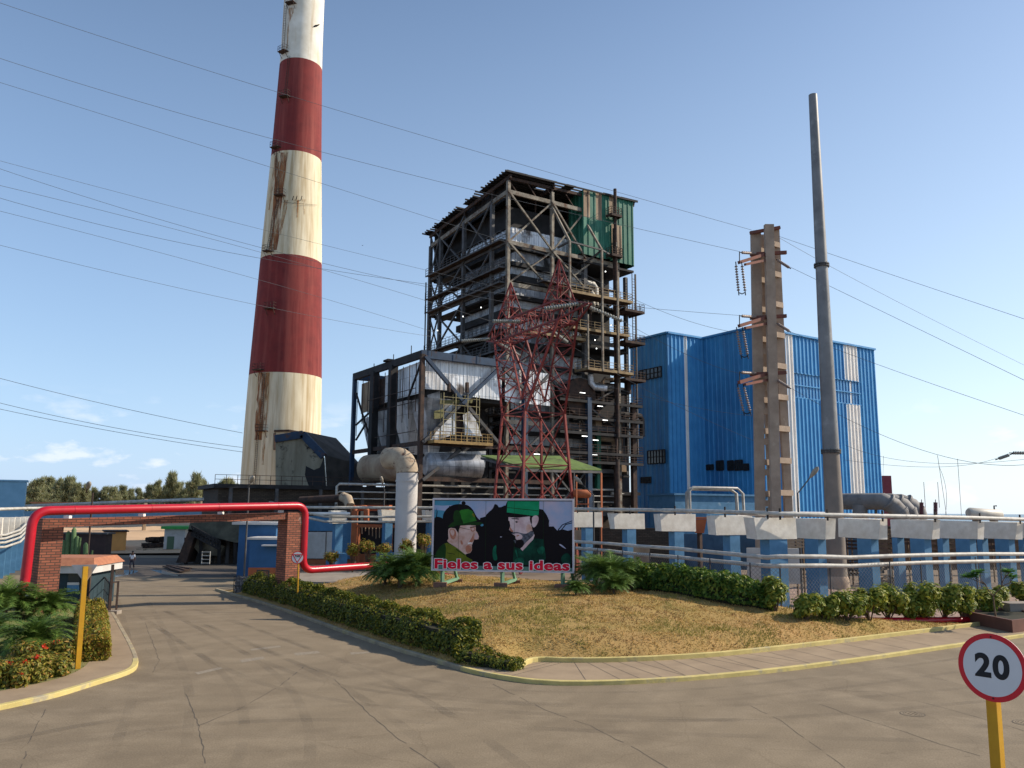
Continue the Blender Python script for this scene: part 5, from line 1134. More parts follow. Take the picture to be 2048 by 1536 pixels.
vier(1513, 1531, 1503, 1522, YT, 462, 1.7); vier(1545, 1564, 1530, 1548, YT-1, 448, 1.7)
mb = MB()
for f in range(12):
    z = 1+f*2.75; x0_, x1_ = P(1533-8*f/12, 1000, YT).x, P(1548-14*f/12, 1000, YT).x
    mb.hexa([Vector((x0_-.1, YT+.05, z)), Vector((x1_+.2, YT+.05, z)), Vector((x1_+.2, YT+.4, z)), Vector((x0_-.1, YT+.4, z)), Vector((x0_-.1, YT+.05, z+.55)), Vector((x1_+.2, YT+.05, z+.55)), Vector((x1_+.2, YT+.4, z+.55)), Vector((x0_-.1, YT+.4, z+.55))])
mb.build('tie_beam', m_concbr, ct)
m_armr = M('red_brown_arm', (.20, .07, .05), (.12, .06, .05), 2)
mb = MB(); mb.beam(P(1500, 466, YT-.3), P(1560, 455, YT-.3), .28); mb.build('arm', m_armr, ct)
for i, y in enumerate((505, 632, 745)):
    mb = MB(); mb.beam(P(1478, y+20, YT-3), P(1535, y+2, YT-.4), .28, .28); mb.beam(P(1490, y+24, YT-3), P(1538, y+14, YT-.4), .22, .22); mb.beam(P(1500, y+4, YT-.4), P(1573, y, YT-.8), .3, .3); mb.build('arm', m_armr, ct)
    g = 'insulators of the concrete tower'; wd = ['top', 'middle', 'lowest'][i]
    insul(P(1484, y, YT-3), P(1512, y+2, YT-.4), 'level insulator on the left at the %s arm of the concrete tower' % wd, g, .14, m_insbr, 8)
    insul(P(1556, y+16, YT-1), P(1578, y+30, YT-3), 'slanting insulator on the right at the %s arm of the concrete tower' % wd, g, .14, m_insbr, 8)
    for dx in (0, 12): 
        if i < 3: insul(P(1472+dx+i*2, y+(30 if i else 26), YT-3), P(1477+dx*1.1+i*5, y+78, YT-3), '%s hanging insulator left of the concrete tower under its %s arm' % ('outer' if dx == 0 else 'inner', wd), g, .14, m_insbr, 10)
    mb = MB(); mb.tube([P(1477+i*5, y+80, YT-3), P(1484+i*5, y+83, YT-3), P(1490+i*5, y+80, YT-3)], .05, 5); mb.beam(P(1479, y-2, YT-3), P(1479, y+22, YT-3), .06); mb.build('jumper', m_dark, ct)

# ================================================================ WIRES
def wire(pts, label, r=.03, sag=True):
    q = [P(*p) for p in pts]; out = []
    if len(q) == 2: ctrl = q
    n = 24
    if len(q) == 3:     # quadratic through the middle survey point
        c = q[1]*2-(q[0]+q[2])*.5
        out = [q[0]*(1-t)**2+c*2*t*(1-t)+q[2]*t*t for t in [i/n for i in range(n+1)]]
    else: out = q
    mb = MB(); mb.tube(out, r, 5); return tag(mb.build('power_line', m_wire), label, 'power line', 'overhead wires')
W = [([(-80, -22, 52), (640, 210, 64), (1503, 460, 74)], 'topmost wire from the upper left corner to the top of the concrete tower'),
     ([(-80, 90, 52), (640, 303, 64), (1479, 503, 71)], 'wire crossing the chimney to the top left insulator of the concrete tower'),
     ([(-80, 140, 60), (549, 337, 70), (1112, 516, 79)], 'wire ending at the tall right peak of the red tower'),
     ([(-80, 300, 70), (520, 458, 84), (1018, 580, 92)], 'wire ending at the left peak of the red tower'),
     ([(-80, 310, 60), (540, 500, 68), (1084, 617, 75)], 'wire to the level insulator at the right arm of the red tower'),
     ([(-80, 352, 60), (530, 507, 72), (980, 642, 84)], 'wire to the middle insulator of the red tower'),
     ([(-80, 402, 66), (530, 563, 78), (918, 681, 91)], 'wire to the left arm insulator of the red tower'),
     ([(-80, 470, 66), (500, 607, 78), (870, 674, 95)], 'wire sloping behind the boiler frame left side'),
     ([(-80, 372, 60), (640, 537, 66), (1480, 631, 71)], 'long wire to the middle left insulator of the concrete tower'),
     ([(-80, 735, 110), (200, 806, 112), (485, 866, 120)], 'upper low wire left of the chimney'),
     ([(-80, 785, 110), (200, 850, 112), (485, 895, 120)], 'middle low wire left of the chimney'),
     ([(-80, 800, 110), (200, 858, 112), (485, 904, 120)], 'lowest wire left of the chimney'),
     ([(1247, 643, 79), (1380, 712, 74), (1485, 748, 71)], 'wire from the red tower to the lowest left insulator of the concrete tower'),
     ([(1138, 688, 88), (1300, 784, 84), (1509, 882, 76)], 'wire slanting across the blue hall to the concrete tower foot'),
     ([(1042, 714, 95), (1280, 790, 90), (1505, 832, 76)], 'lower wire slanting across the blue hall'),
     ([(1120, 520, 80), (1330, 625, 77), (1503, 668, 74)], 'thin wire from the red tower peak to the concrete tower'),
     ([(1556, 472, 74), (1800, 555, 66), (2130, 665, 55)], 'topmost wire right of the concrete tower'),
     ([(1556, 474, 74), (1800, 606, 84), (2130, 770, 95)], 'wire dropping right from the concrete tower top'),
     ([(1580, 534, 71), (1800, 640, 64), (2130, 800, 55)], 'wire from the top right insulator of the concrete tower'),
     ([(1582, 664, 71), (1800, 745, 64), (2130, 858, 55)], 'wire from the middle right insulator of the concrete tower'),
     ([(1585, 778, 71), (1870, 908, 60), (2130, 912, 50)], 'wire from the lowest right insulator sagging past the blue hall'),
     ([(1690, 890, 86), (1860, 926, 80), (2130, 908, 70)], 'long wire over the sea right of the blue hall'),
     ([(1690, 920, 86), (1870, 934, 80), (2000, 914, 74)], 'wire ending at the insulators by the right photo edge')]
for p, l in W: wire(p, l, .016 if p[0][2] < 100 else .03)
for p, l in [([(1875, 911, 60), (1893, 1030, 75)], 'first drop wire over the sea'), ([(1878, 933, 78), (1892, 980, 78), (1890, 1032, 78)], 'curved drop wire over the sea'), ([(1915, 918, 60), (1923, 1032, 75)], 'right drop wire over the sea'), ([(1767, 912, 84), (1766, 951, 150)], 'short drop wire at the maroon shaft')]: wire(p, l, .018)
insul(P(1998, 917, 74), P(2018, 910, 74), 'left insulator of the pair by the right photo edge', 'insulators at the right edge', .16, m_insul, 8); insul(P(2026, 906, 74), P(2060, 906, 74), 'right insulator of the pair cut off by the photo edge', 'insulators at the right edge', .16, m_insul, 10)
# ================================================================ BRICK GATE ARCH
gL = P(92, 1200, 44.5); gR = P(581, 1200, 54.5)
ar = thing('brick_arch', 'brick gateway of two pillars and a long brick beam over the road', 'gateway', (gL.x, gL.y, 0))
dA = Vector((gR.x-gL.x, gR.y-gL.y, 0)); span = dA.length; azA = math.degrees(math.atan2(dA.x, dA.y)); FG = Frame((gL.x, gL.y), azA)
zLt, zRt = P(92, 1037, 44.5).z, P(575, 1024, 54.5).z
def azt(u): return zLt+(zRt-zLt)*(u/span)
for u, w_ in ((0, 1.05), (span, 1.05)):
    mb = MB(); mb.fbox(FG, u-w_/2, u+w_/2, -.1, 1.15, -.1, azt(u)-.003); mb.build('pillar', m_brick, ar)
mb = MB(); a, b = .53, span-.53
mb.hexa([FG.p(a, 0, azt(a)-.46), FG.p(b, 0, azt(b)-.46), FG.p(b, 1.05, azt(b)-.46), FG.p(a, 1.05, azt(a)-.46), FG.p(a, 0, azt(a)-.02), FG.p(b, 0, azt(b)-.02), FG.p(b, 1.05, azt(b)-.02), FG.p(a, 1.05, azt(a)-.02)]); mb.build('beam', m_brick, ar)
for u in (1.0, span/2, span-1.2):
    pass
# red pipe over the gate
rp_ = thing('red_pipe', 'big glossy red pipe bent over the brick gateway', 'pipe', (gL.x-1.2, gL.y, 0))
rr = .238
def arc(c, v0, v1, n=7): return [c-v0*math.cos(math.pi/2*i/n)-v1*(1-math.sin(math.pi/2*i/n))+v0*0 for i in range(n+1)]
def bend(path, rad=.75, n=7):
    out = [path[0]]
    for a, b, c in zip(path, path[1:], path[2:]):
        d1 = (a-b).normalized(); d2 = (c-b).normalized(); p = b+d1*rad; q = b+d2*rad
        for i in range(n+1): t = i/n; out.append(p*(1-t)**2+b*2*t*(1-t)+q*t*t)
    out.append(path[-1]); return out
pl0 = P(60, 1158, 41.5); plt = Vector((P(66, 1030, 42.5).x, 42.5, P(66, 1022, 42.5).z)); prt = Vector((P(611, 1012, 55).x, 55, P(611, 1011, 55).z)); prb = Vector((P(611, 1012, 55).x, 55, P(611, 1141, 55).z))
m1 = Gm(700, 1140); m2 = Gm(790, 1133)
prt2 = plt.lerp(prt, .5); prt2.z -= .03
path = [P(-60, 1222, 40), Vector((plt.x-.1, plt.y, P(60, 1182, 42.5).z-.1)), plt, prt, prb, P(700, 1134, 58), P(790, 1128, 61)]
mb = MB(); mb.tube(bend(path, .8, 8), rr, 20); mb.build('pipe_run', m_red, rp_)
for f_ in (.12, .37, .62, .87):
    q = plt.lerp(prt, f_); d_ = (prt-plt).normalized(); mb = MB(); mb.tube([q-d_*.03, q+d_*.03], rr+.012, 20); mb.build('weld_band', m_red, rp_)
for u in (.8, span*.33, span*.66, span-.8):
    q = plt.lerp(prt, (u+1)/(span+2.2)); mb = MB(); g = FG.p(u, .35, azt(u)-.02)
    mb.box((g.x, g.y, (g.z+azt(u)+.12)/2), (.3, .3, .16)); mb.build('saddle', m_white if u > .5 else m_dark, rp_)
# low continuation of the red pipe along the mound and hedge
cont = [P(790, 1128, 61)]+[Vector((p.x, p.y+.25, Hm(p.x, p.y)+.1)) for p in back[3:]]
mb = MB(); mb.tube(cont, .2, 10); tag(mb.build('red_pipe', m_red), 'low red pipe lying along the hedge behind the mound', 'pipe')
# ---------------- signs
def post_sign(): pass
# yield triangle seen from behind on a yellow post
q = Gb(155, 1338); ty = thing('yield_sign', 'triangular sign seen from behind on a yellow square post at the left corner', 'road sign', tuple(q))
zt = P(171, 1133, q.y).z
mb = MB(); mb.beam(q, (P(171, 1133, q.y).x, q.y, zt), .17); mb.build('post', m_yel, ty)
Ct = P(169, 1133, q.y+.14); s_ = .79; mb = MB()
y0 = q.y+.12; A, B, C_ = P(143, 1130, y0), P(195, 1129, y0), P(170, 1168, y0); mb.prism([A, C_, B], (0, .015, 0)); mb.build('sign_plate', M('bare_aluminium_back', (.52, .51, .50), (.42, .41, .41), 3, rough=.45, metal=.2), ty)
A, B, C_ = P(143, 1130, y0+.02), P(195, 1129, y0+.02), P(170, 1168, y0+.02); mb = MB(); mb.prism([A, C_, B], (0, .004, 0)); mb.build('sign_face', M('sign_red', (.55, .01, .02), rough=.4), ty)
# PARE sign
def disc(c, r, n_, nrm, th, name, m, parent, r0=0):
    nrm = Vector(nrm).normalized(); x = Vector((0, 0, 1)).cross(nrm).normalized(); y = nrm.cross(x); mb = MB()
    pts = [Vector(c)+x*math.cos(6.28318*i/n_)*r+y*math.sin(6.28318*i/n_)*r for i in range(n_)]
    mb.prism(pts, nrm*th); return mb.build(name, m, parent)
m_sw = M('sign_white', (.62, .62, .63), (.58, .58, .59), 2, rough=.45); m_sr = MATS['sign_red']
q = G(598, 1175, .3); q.z = .2; Yq = 50.0; c = P(595, 1115, Yq); ps = thing('stop_sign', 'small round PARE sign on a thin yellow post in front of the right gate pillar', 'road sign', (c.x, Yq, .1))
mb = MB(); mb.tube([(c.x+.1, Yq+.05, .1), (c.x+.05, Yq+.05, c.z)], .045, 8); mb.build('post', m_yel, ps)
nv = Vector((-c.x, -c.y, 0)).normalized()
disc(c, .37, 40, nv, .02, 'sign_plate', m_sr, ps); disc(c+nv*.02, .325, 40, nv, .004, 'sign_face', m_sw, ps)
xx = Vector((0, 0, 1)).cross(nv).normalized(); mb = MB(); tri = [c+nv*.027+xx*a+Vector((0, 0, b)) for a, b in ((-.28, .17), (.28, .17), (0, -.30))]
for i in range(3): mb.beam(tri[i], tri[(i+1) % 3], .05, .004, up=nv)
mb.build('triangle_mark', m_sr, ps)
def rot_of(n_): n_ = Vector(n_).normalized(); x = Vector((0, 0, 1)).cross(n_).normalized(); return Matrix((x, n_.cross(x), n_)).transposed().to_euler()
text_mesh('lettering', 'PARE', .13, .006, m_black, ps, Vector(c+nv*.027+Vector((0, 0, .08)))-Vector(ps.location), rot_of(nv))
# 20 sign
Y2 = 8.6; c = P(1984, 1335, Y2); sp = thing('speed_limit_sign', 'round red rimmed 20 speed limit sign on a yellow square post in the foreground', 'road sign', (c.x, Y2, 0))
nv = Vector((-.42-.20, -.80, .0)).normalized(); 
# the disc leans: its rim ellipse is tilted in the photo
nv = Vector((-.79, -.60, .08)).normalized(); rad = .328
mb = MB(); pb = P(1996, 1536, Y2+.1); pt = P(1985, 1380, Y2+.1); d = (pt-pb).normalized(); mb.beam(pb-d*((pb.z)/d.z), pt+d*.1, .1); mb.build('post', m_yel, sp)
M3 = lambda a, b: None
xx = Vector((0, 0, 1)).cross(nv).normalized(); yy = nv.cross(xx)
def sdisc(r, off, th, name, m):
    mb = MB(); mb.prism([c+nv*off+xx*math.cos(6.28318*i/72)*r+yy*math.sin(6.28318*i/72)*r for i in range(72)], nv*th); return mb.build(name, m, sp)
sdisc(rad, -.012, .006, 'sign_back', m_sw); sdisc(rad, -.006, .006, 'sign_plate', m_sr); sdisc(rad*.845, .0001, .003, 'sign_face', m_sw)
text_mesh('numerals', '20', .305, .012, m_black, sp, Vector(c+nv*.004)-Vector(sp.location), Matrix((xx, yy, nv)).transposed().to_euler(), 1.0, 1.12, .001).scale = (1, 1, .2)
mb = MB()
for k in (-1, 1): mb.tube([c+yy*rad*.9*k+nv*.0, c+yy*rad*.9*k+nv*.008], .008, 8)
mb.build('bolt', m_dark, sp)

# ================================================================ BILLBOARD
YL, YR = 48.2, 47.0
bl, br2 = P(866, 996, YL), P(1148, 997, YR); zb0 = P(866, 1141, YL).z; zt0_ = P(866, 996, YL).z; zt1_ = P(1148, 997, YR).z
bb = thing('billboard', 'billboard of two bearded and smiling men in green caps over red lettering on green legs', 'billboard', (bl.x, bl.y, 1.2))
ud = Vector((br2.x-bl.x, br2.y-bl.y, 0)); Wd = ud.length; ud.normalize(); nb_ = Vector((ud.y, -ud.x, 0)); Hh = zt0_-zb0
def bp(u, v, o=0.0): # u 0..1 across, v 0..1 up
    return Vector((bl.x, bl.y, zb0))+ud*(u*Wd)+Vector((0, 0, 1))*(v*Hh)+nb_*o
def bx(px, py): # crop pixels (2048x1365 crop of the picture) -> u,v
    return (px-40)/(1965-40), 1-(py-105-(px-40)*.004)/(1130-105+(px-40)*.022)
mb = MB(); mb.hexa([bp(0, 0, -.12), bp(1, 0, -.12), bp(1, 0, 0), bp(0, 0, 0), bp(0, 1, -.12), bp(1, 1, -.12), bp(1, 1, 0), bp(0, 1, 0)]); mb.build('backing', m_grey, bb)
m_fr = M('lilac_grey_frame', (.62, .58, .63), (.50, .47, .52), 1, rough=.5)
for (a, b, c_, d) in ((0, 1, .975, 1.0), (0, 1, 0, .02), (0, .012, .02, .975), (.988, 1, .02, .975)):
    mb = MB(); p = [bp(a, c_, .002), bp(b, c_, .002), bp(b, d, .002), bp(a, d, .002)]; mb.prism([q_ for q_ in p], nb_*.07); mb.build('frame', m_fr, bb)
def flatm(name, c, c2=None, sc__=1): return M('print_'+name, c, c2, sc__, rough=.75, spec=.08)
layers = []
m_p = {'black': flatm('black', (.012, .010, .012)), 'sky': flatm('sky', (.50, .44, .55), (.22, .36, .58), .45), 'teal': flatm('teal', (.05, .24, .36), (.10, .28, .42), .6), 'cap': flatm('cap', (.04, .22, .03), (.02, .10, .02), 1), 'capd': flatm('capd', (.012, .035, .012), (.02, .06, .015), 1.2), 'cap2': flatm('cap2', (.015, .30, .14), (.01, .24, .10), 1.5),
       'skin': flatm('skin', (.68, .50, .46), (.50, .28, .22), 2.2), 'skin2': flatm('skin2', (.68, .54, .56), (.52, .36, .38), 2.2), 'red': flatm('flush', (.40, .13, .08), (.45, .22, .15), 4), 'olive': flatm('olive', (.16, .18, .02), (.09, .11, .015), 2), 'beard': flatm('beard', (.14, .15, .19), (.03, .03, .04), 6), 'jack': flatm('jacket', (.006, .02, .016), (.01, .07, .045), 1.3), 'jl': flatm('jacket_light', (.012, .14, .08), (.008, .05, .035), 2), 'white': flatm('white', (.80, .76, .76)), 'letter': flatm('letter', (.72, .015, .045)), 'teal2': flatm('strip', (.10, .24, .18), (.12, .2, .2), 2)}
pic = bpy.data.objects  # placeholder
pmb = MB(); pm = list(m_p.keys()); lay = [0]
def pol(pts, m):
    lay[0] += 1; o = .002+lay[0]*.0006
    tri = geometry.tessellate_polygon([[Vector((x, y, 0)) for x, y in pts]])
    pmb.add([bp(*bx(x, y), o) for x, y in pts], [list(t) for t in tri], pm.index(m))
def blob(pts, it=2):
    p = [Vector(q) for q in pts]
    for _ in range(it):
        n = []
        for a, b in zip(p, p[1:]+p[:1]): n += [a.lerp(b, .25), a.lerp(b, .75)]
        p = n
    return [(q.x, q.y) for q in p]
pol([(62, 140), (1942, 150), (1945, 1165), (62, 1110)], 'black')
pol([(62, 142), (1070, 146), (1050, 190), (1040, 240), (960, 250), (930, 200), (895, 190), (870, 260), (880, 300), (790, 330), (770, 370), (700, 390), (690, 430), (640, 400), (190, 400), (62, 395)], 'sky')
pol([(62, 142), (430, 144), (400, 200), (180, 215), (62, 205)], 'teal'); pol([(62, 270), (230, 290), (190, 400), (62, 395)], 'teal')
pol([(1500, 150), (1942, 152), (1944, 560), (1880, 575), (1820, 555), (1740, 570), (1690, 510), (1620, 515), (1635, 430), (1600, 350), (1550, 270), (1500, 260)], 'sky')
pol(blob([(62, 385), (110, 370), (170, 385), (210, 430), (190, 520), (62, 520)]), 'black')
for a, b in (((1745, 565), (1942, 425)), ((1790, 560), (1942, 455))): pol([a, (a[0]+60, a[1]-80), (b[0], b[1]), (b[0], b[1]+12), (a[0]+70, a[1]-70), (a[0]+14, a[1]+3)], 'black')
pol([(90, 250), (108, 300), (100, 390), (88, 390), (96, 300)], 'black'); pol([(268, 215), (285, 225), (300, 260), (270, 265)], 'black')
# left man
pol(blob([(180, 400), (190, 320), (250, 240), (340, 195), (430, 190), (530, 205), (600, 270), (650, 380), (730, 450), (780, 470), (700, 500), (560, 492), (400, 500), (250, 525), (180, 510)]), 'black')
pol(blob([(440, 150), (490, 150), (500, 200), (440, 205)]), 'black')
pol(blob([(245, 520), (330, 440), (420, 420), (470, 470), (640, 440), (770, 462), (700, 498), (560, 488), (420, 492), (300, 525)]), 'capd')
pol([(400, 300), (440, 275), (530, 262), (590, 290), (620, 350), (650, 432), (600, 440), (470, 470), (452, 420)], 'cap')
pol(blob([(330, 290), (410, 270), (450, 420), (440, 465), (330, 460)]), 'capd')
pol(blob([(580, 330), (610, 320), (625, 350), (630, 385), (600, 370)], 1), 'olive')
pol([(262, 560), (270, 540), (300, 530), (360, 540), (395, 600), (400, 560), (430, 500), (560, 492), (640, 500), (640, 570), (660, 595), (685, 650), (680, 690), (650, 700), (622, 695), (612, 720), (600, 750), (590, 780), (592, 850), (570, 885), (520, 900), (505, 910), (380, 810), (270, 740), (250, 715), (268, 680), (262, 620)], 'skin')
pol(blob([(275, 560), (310, 535), (360, 560), (380, 620), (350, 700), (310, 690), (285, 640)]), 'red'); pol(blob([(285, 570), (312, 550), (345, 570), (350, 620), (325, 650), (300, 620)]), 'skin')
pol(blob([(620, 590), (600, 640), (560, 720), (530, 760), (560, 770), (610, 720), (625, 690), (612, 650)]), 'red'); pol(blob([(500, 800), (540, 770), (590, 800), (585, 870), (520, 900)]), 'red')
pol(blob([(640, 600), (665, 610), (682, 660), (670, 690), (635, 690), (622, 670)]), 'skin2')
pol(blob([(430, 700), (460, 720), (470, 770), (440, 770)]), 'red')
pol(blob([(355, 500), (430, 490), (410, 560), (402, 610), (385, 570), (350, 530)]), 'black')
pol(blob([(530, 745), (560, 735), (600, 742), (598, 752), (560, 756), (545, 765)], 1), 'white')
pol([(410, 520), (560, 555), (565, 560), (412, 527)], 'black'); pol(blob([(565, 520), (620, 515), (640, 560), (600, 590), (570, 570)]), 'red'); pol(blob([(580, 530), (615, 527), (628, 558), (600, 575), (582, 562)]), 'skin')
pol([(560, 518), (640, 508), (640, 518), (562, 528)], 'black')
pol([(250, 740), (380, 810), (505, 910), (520, 940), (600, 985), (600, 1060), (62, 1060), (150, 900), (200, 760)], 'olive'); pol(blob([(62, 1080), (80, 900), (180, 760), (240, 760), (230, 1000), (200, 1090)]), 'capd'); pol([(250, 810), (350, 820), (370, 860), (360, 945), (240, 920)], 'olive')
pol([(250, 880), (360, 900), (360, 908), (250, 888)], 'black'); pol([(380, 830), (500, 915), (495, 925), (376, 842)], 'capd')
# right man
pol(blob([(870, 260), (900, 200), (960, 250), (1070, 190), (1080, 300), (1500, 260), (1560, 280), (1630, 400), (1630, 520), (1650, 620), (1500, 640), (850, 640), (700, 560), (760, 400), (800, 320)]), 'black')
pol([(1070, 150), (1500, 152), (1500, 250), (1490, 350), (1430, 362), (1280, 340), (1062, 310)], 'cap2'); pol([(1068, 236), (1494, 284), (1494, 293), (1068, 244)], 'capd')
pol([(1062, 312), (1280, 340), (1400, 365), (1380, 380), (1200, 380), (1075, 375)], 'black')
pol([(1085, 378), (1200, 388), (1370, 368), (1400, 400), (1395, 520), (1420, 600), (1440, 640), (1420, 700), (1340, 790), (1280, 865), (1250, 830), (1300, 760), (1290, 700), (1210, 712), (1185, 690), (1180, 650), (1140, 620), (1150, 590), (1120, 578), (1095, 560), (1112, 500), (1100, 450), (1085, 420)], 'skin2')
pol(blob([(1395, 420), (1410, 370), (1450, 350), (1490, 365), (1495, 430), (1450, 520), (1415, 530), (1400, 480)]), 'skin2'); pol(blob([(1330, 480), (1400, 480), (1410, 600), (1350, 620), (1320, 560)]), 'skin')
pol(blob([(1120, 600), (1200, 590), (1270, 610), (1330, 620), (1410, 560), (1440, 620), (1380, 690), (1320, 740), (1280, 800), (1180, 760), (1150, 700), (1200, 715), (1270, 690), (1280, 650), (1240, 610), (1180, 610), (1140, 625)]), 'beard')
pol(blob([(1190, 700), (1290, 700), (1300, 780), (1250, 830), (1180, 780)]), 'black'); pol(blob([(1190, 640), (1230, 630), (1235, 650), (1200, 660)], 1), 'red'); pol(blob([(1200, 655), (1260, 640), (1275, 680), (1220, 705), (1190, 690)]), 'skin2')
pol(blob([(1120, 395), (1225, 395), (1230, 415), (1200, 408), (1130, 408)], 1), 'black'); pol(blob([(1175, 440), (1205, 435), (1215, 455), (1185, 460)], 1), 'black'); pol(blob([(1085, 430), (1105, 440), (1100, 470), (1088, 465)], 1), 'black')
pol(blob([(1100, 500), (1140, 570), (1160, 575), (1150, 590), (1110, 580)], 1), 'red'); pol(blob([(1370, 380), (1400, 370), (1405, 480), (1385, 470)], 1), 'black')
pol(blob([(870, 820), (930, 760), (920, 880), (950, 990), (880, 1000)]), 'jl'); pol([(1160, 800), (1250, 830), (1270, 870), (1440, 680), (1560, 700), (1590, 960), (1560, 1060), (1150, 1060)], 'jack'); pol(blob([(1460, 830), (1570, 780), (1570, 900), (1500, 920)]), 'jl'); pol([(1190, 830), (1230, 990), (1215, 995), (1180, 870)], 'jl'); pol(blob([(1180, 960), (1300, 950), (1300, 1060), (1160, 1060)]), 'jl'); pol(blob([(1780, 960), (1860, 880), (1920, 930), (1930, 1060), (1820, 1070)]), 'jack')
pol(blob([(1760, 765), (1790, 765), (1860, 830), (1850, 832), (1790, 795)], 1), 'sky'); pol(blob([(970, 655), (1000, 655), (1000, 665), (975, 668)], 1), 'sky'); pol(blob([(700, 490), (740, 470), (750, 500), (720, 515)], 1), 'teal')
pol([(62, 1060), (680, 1068), (1900, 1100), (1945, 1110), (1945, 1160), (62, 1108)], 'teal2')
for x in (405, 775, 1165, 1555): pol([(x, 142), (x+3, 142), (x+3, 1130), (x, 1125)], 'capd')
pmb.build('printed_picture', [m_p[k] for k in pm], bb)
EU = Matrix((ud, Vector((0, 0, 1)), nb_)).transposed().to_euler()
tl = bx(990, 1058); 
for off, o, m, nm in ((.056, .074, m_p['white'], 'letter_outline'), (.028, .082, m_p['letter'], 'lettering')):
    p = bp(tl[0], tl[1]-.003, o)
    to = text_mesh(nm, 'Fieles a sus ideas', .72, off, m, bb, p-Vector(bb.location), EU, 1.0, 1.06, .001)
    if nm == 'letter_outline': w0 = to.dimensions.x
    to.scale = (Wd*.955/w0, 1, .1)
zg_ = lambda q: Hm(q.x, q.y)
m_gleg = M('pale_green_leg', (.16, .30, .19), (.11, .22, .14), 1.5, rough=.6)
for u, yb in ((.075, 1166), (.5, 1170), (.92, 1176)):
    q = bp(u, 0, -.18); g = zg_(q); mb = MB(); mb.beam((q.x, q.y, g), bp(u, .9, -.18), .17); mb.build('leg', m_gleg, bb)
    s = bp(u, 0, -.18)-nb_*1.9; mb = MB(); mb.beam((q.x, q.y, g+.12), (s.x+.5, s.y, zg_(s)+.25), .16); mb.beam((s.x+.5, s.y, zg_(s)), bp(u, .6, -.25), .14); mb.build('brace', m_gleg, bb)
    mb = MB(); mb.box((q.x-.1, q.y-.25, g+.05), (.75, .5, .32)); mb.build('footing', M('brown_brick_footing', (.22, .11, .075), (.14, .08, .06), 3), bb); mb = MB(); mb.box((s.x+.5, s.y, zg_(s)+.05), (.5, .4, .3)); mb.build('footing', M('brown_brick_footing', (.22, .11, .075), (.14, .08, .06), 3), bb)

# ================================================================ STREET LAMPS
def lamp(px, pyh, pyb, Y, dx, label, zb=0, dz=1.0, m=m_grey, head=1):
    b = P(px, pyb, Y); t = thing('street_lamp', label, 'street lamp', (b.x, Y, 0), 'street lamps'); top = P(px, pyh, Y)
    mb = MB(); mb.tube([(b.x, Y, zb), (b.x, Y, top.z)], [.09, .06], 8); mb.build('pole', m, t)
    e = P(px+dx, pyh-abs(dx)*dz, Y-.6); mb = MB(); mb.tube([top, e], .045, 6); mb.build('arm', m, t)
    d = (e-top).normalized(); e2 = e+d*.95; mb = MB(); s = Vector((0, 1, 0)) if abs(d.y) < .9 else Vector((1, 0, 0)); x = d.cross(s).normalized()
    mb.tube([e-d*.1, e+d*.15, e+d*.55, e+d*.85, e2], [.05, .14, .19, .14, .03], 10); mb.build('lamp_head', M('lamp_housing', (.30, .27, .22), (.22, .2, .17), 2, rough=.5), t)
    return t
lamp(172, 985, 1150, 60, 3, 'street lamp on a rusty pole rising behind the left end of the red pipe', m=m_rust, dz=3); lamp(496, 975, 1010, 66, 5, 'street lamp behind the right end of the red pipe before the chimney', dz=2)
lamp(768, 978, 1010, 90, -3, 'street lamp just left of the white elbow pipe', dz=4); lamp(1187, 990, 1012, 72, -24, 'street lamp leaning left beside the billboard', dz=.95); lamp(1597, 985, 1025, 62, 24, 'street lamp leaning right between twin tower and tall pole', dz=1.3)
# ================================================================ YARD BEHIND THE GATE
def hut(name, label, cat, px0, px1, pyb, pyt, Y, depth, wm, rm, az=None, over=.25, rth=.18, extra=None):
    a, b = P(px0, pyb, Y), P(px1, pyb, Y); F = Frame((a.x, Y), az if az else 90); w_ = (b.x-a.x)/F.a.x; H_ = P(px0, pyt, Y).z
    t = thing(name, label, cat, (a.x, Y, 0)); mb = MB(); mb.fbox(F, 0, w_, 0, depth, 0, H_); mb.build('wall', wm, t); mb = MB(); mb.fbox(F, -over, w_+over, -over, depth+over, H_+.003, H_+rth); mb.build('roof', rm, t)
    if extra: extra(F, w_, H_, t)
    return t, F, w_, H_
m_orw = M('orange_plaster', (.75, .37, .12), (.62, .30, .10), .8, rough=.9)
hut('orange_hut', 'small orange plastered hut standing in the sunlit yard', 'hut', 209, 243, 1096, 1064, 110, 5, m_orw, m_rust, 62)
hut('dark_block', 'low dark brown block building left of the orange hut', 'building', 118, 208, 1114, 1068, 96, 1.6, M('dark_brown_plaster', (.075, .045, .04), (.05, .032, .03), 1), m_grey)
def wh(F, w_, H_, t):
    mb = MB(); mb.fbox(F, .4, 1.3, -.03, .0, .1, 2.2); mb.build('door', M('green_door_paint', (.10, .16, .10), rough=.6), t); mb = MB(); mb.fbox(F, 0, w_, -.5, -.02, 0, .5); mb.build('base', m_tile, t)
hut('white_hut', 'small white hut with a bright green roof beside the dark conveyor', 'hut', 327, 366, 1092, 1058, 112, 6, m_wpan, M('bright_green_roof', (.08, .42, .10), (.06, .33, .08), 1), 80, .4, .35, wh)
hut('blue_office', 'deep blue flat roofed office block with white canopies behind the right gate pillar', 'building', 474, 548, 1130, 1049, 74, 4, M('deep_blue_paint', (.035, .12, .27), (.03, .10, .22), .8, rough=.7), m_wpan, 88, .5, .22)
def obase(F, w_, H_, t):
    mb = MB(); mb.fbox(F, -.02, w_, -.025, 0, 0, 1.1); mb.build('base', m_orange, t); mb = MB(); mb.fbox(F, w_*.45, w_*1.05, -.9, 0, 2.9, 3.0); mb.build('canopy', m_wpan, t)
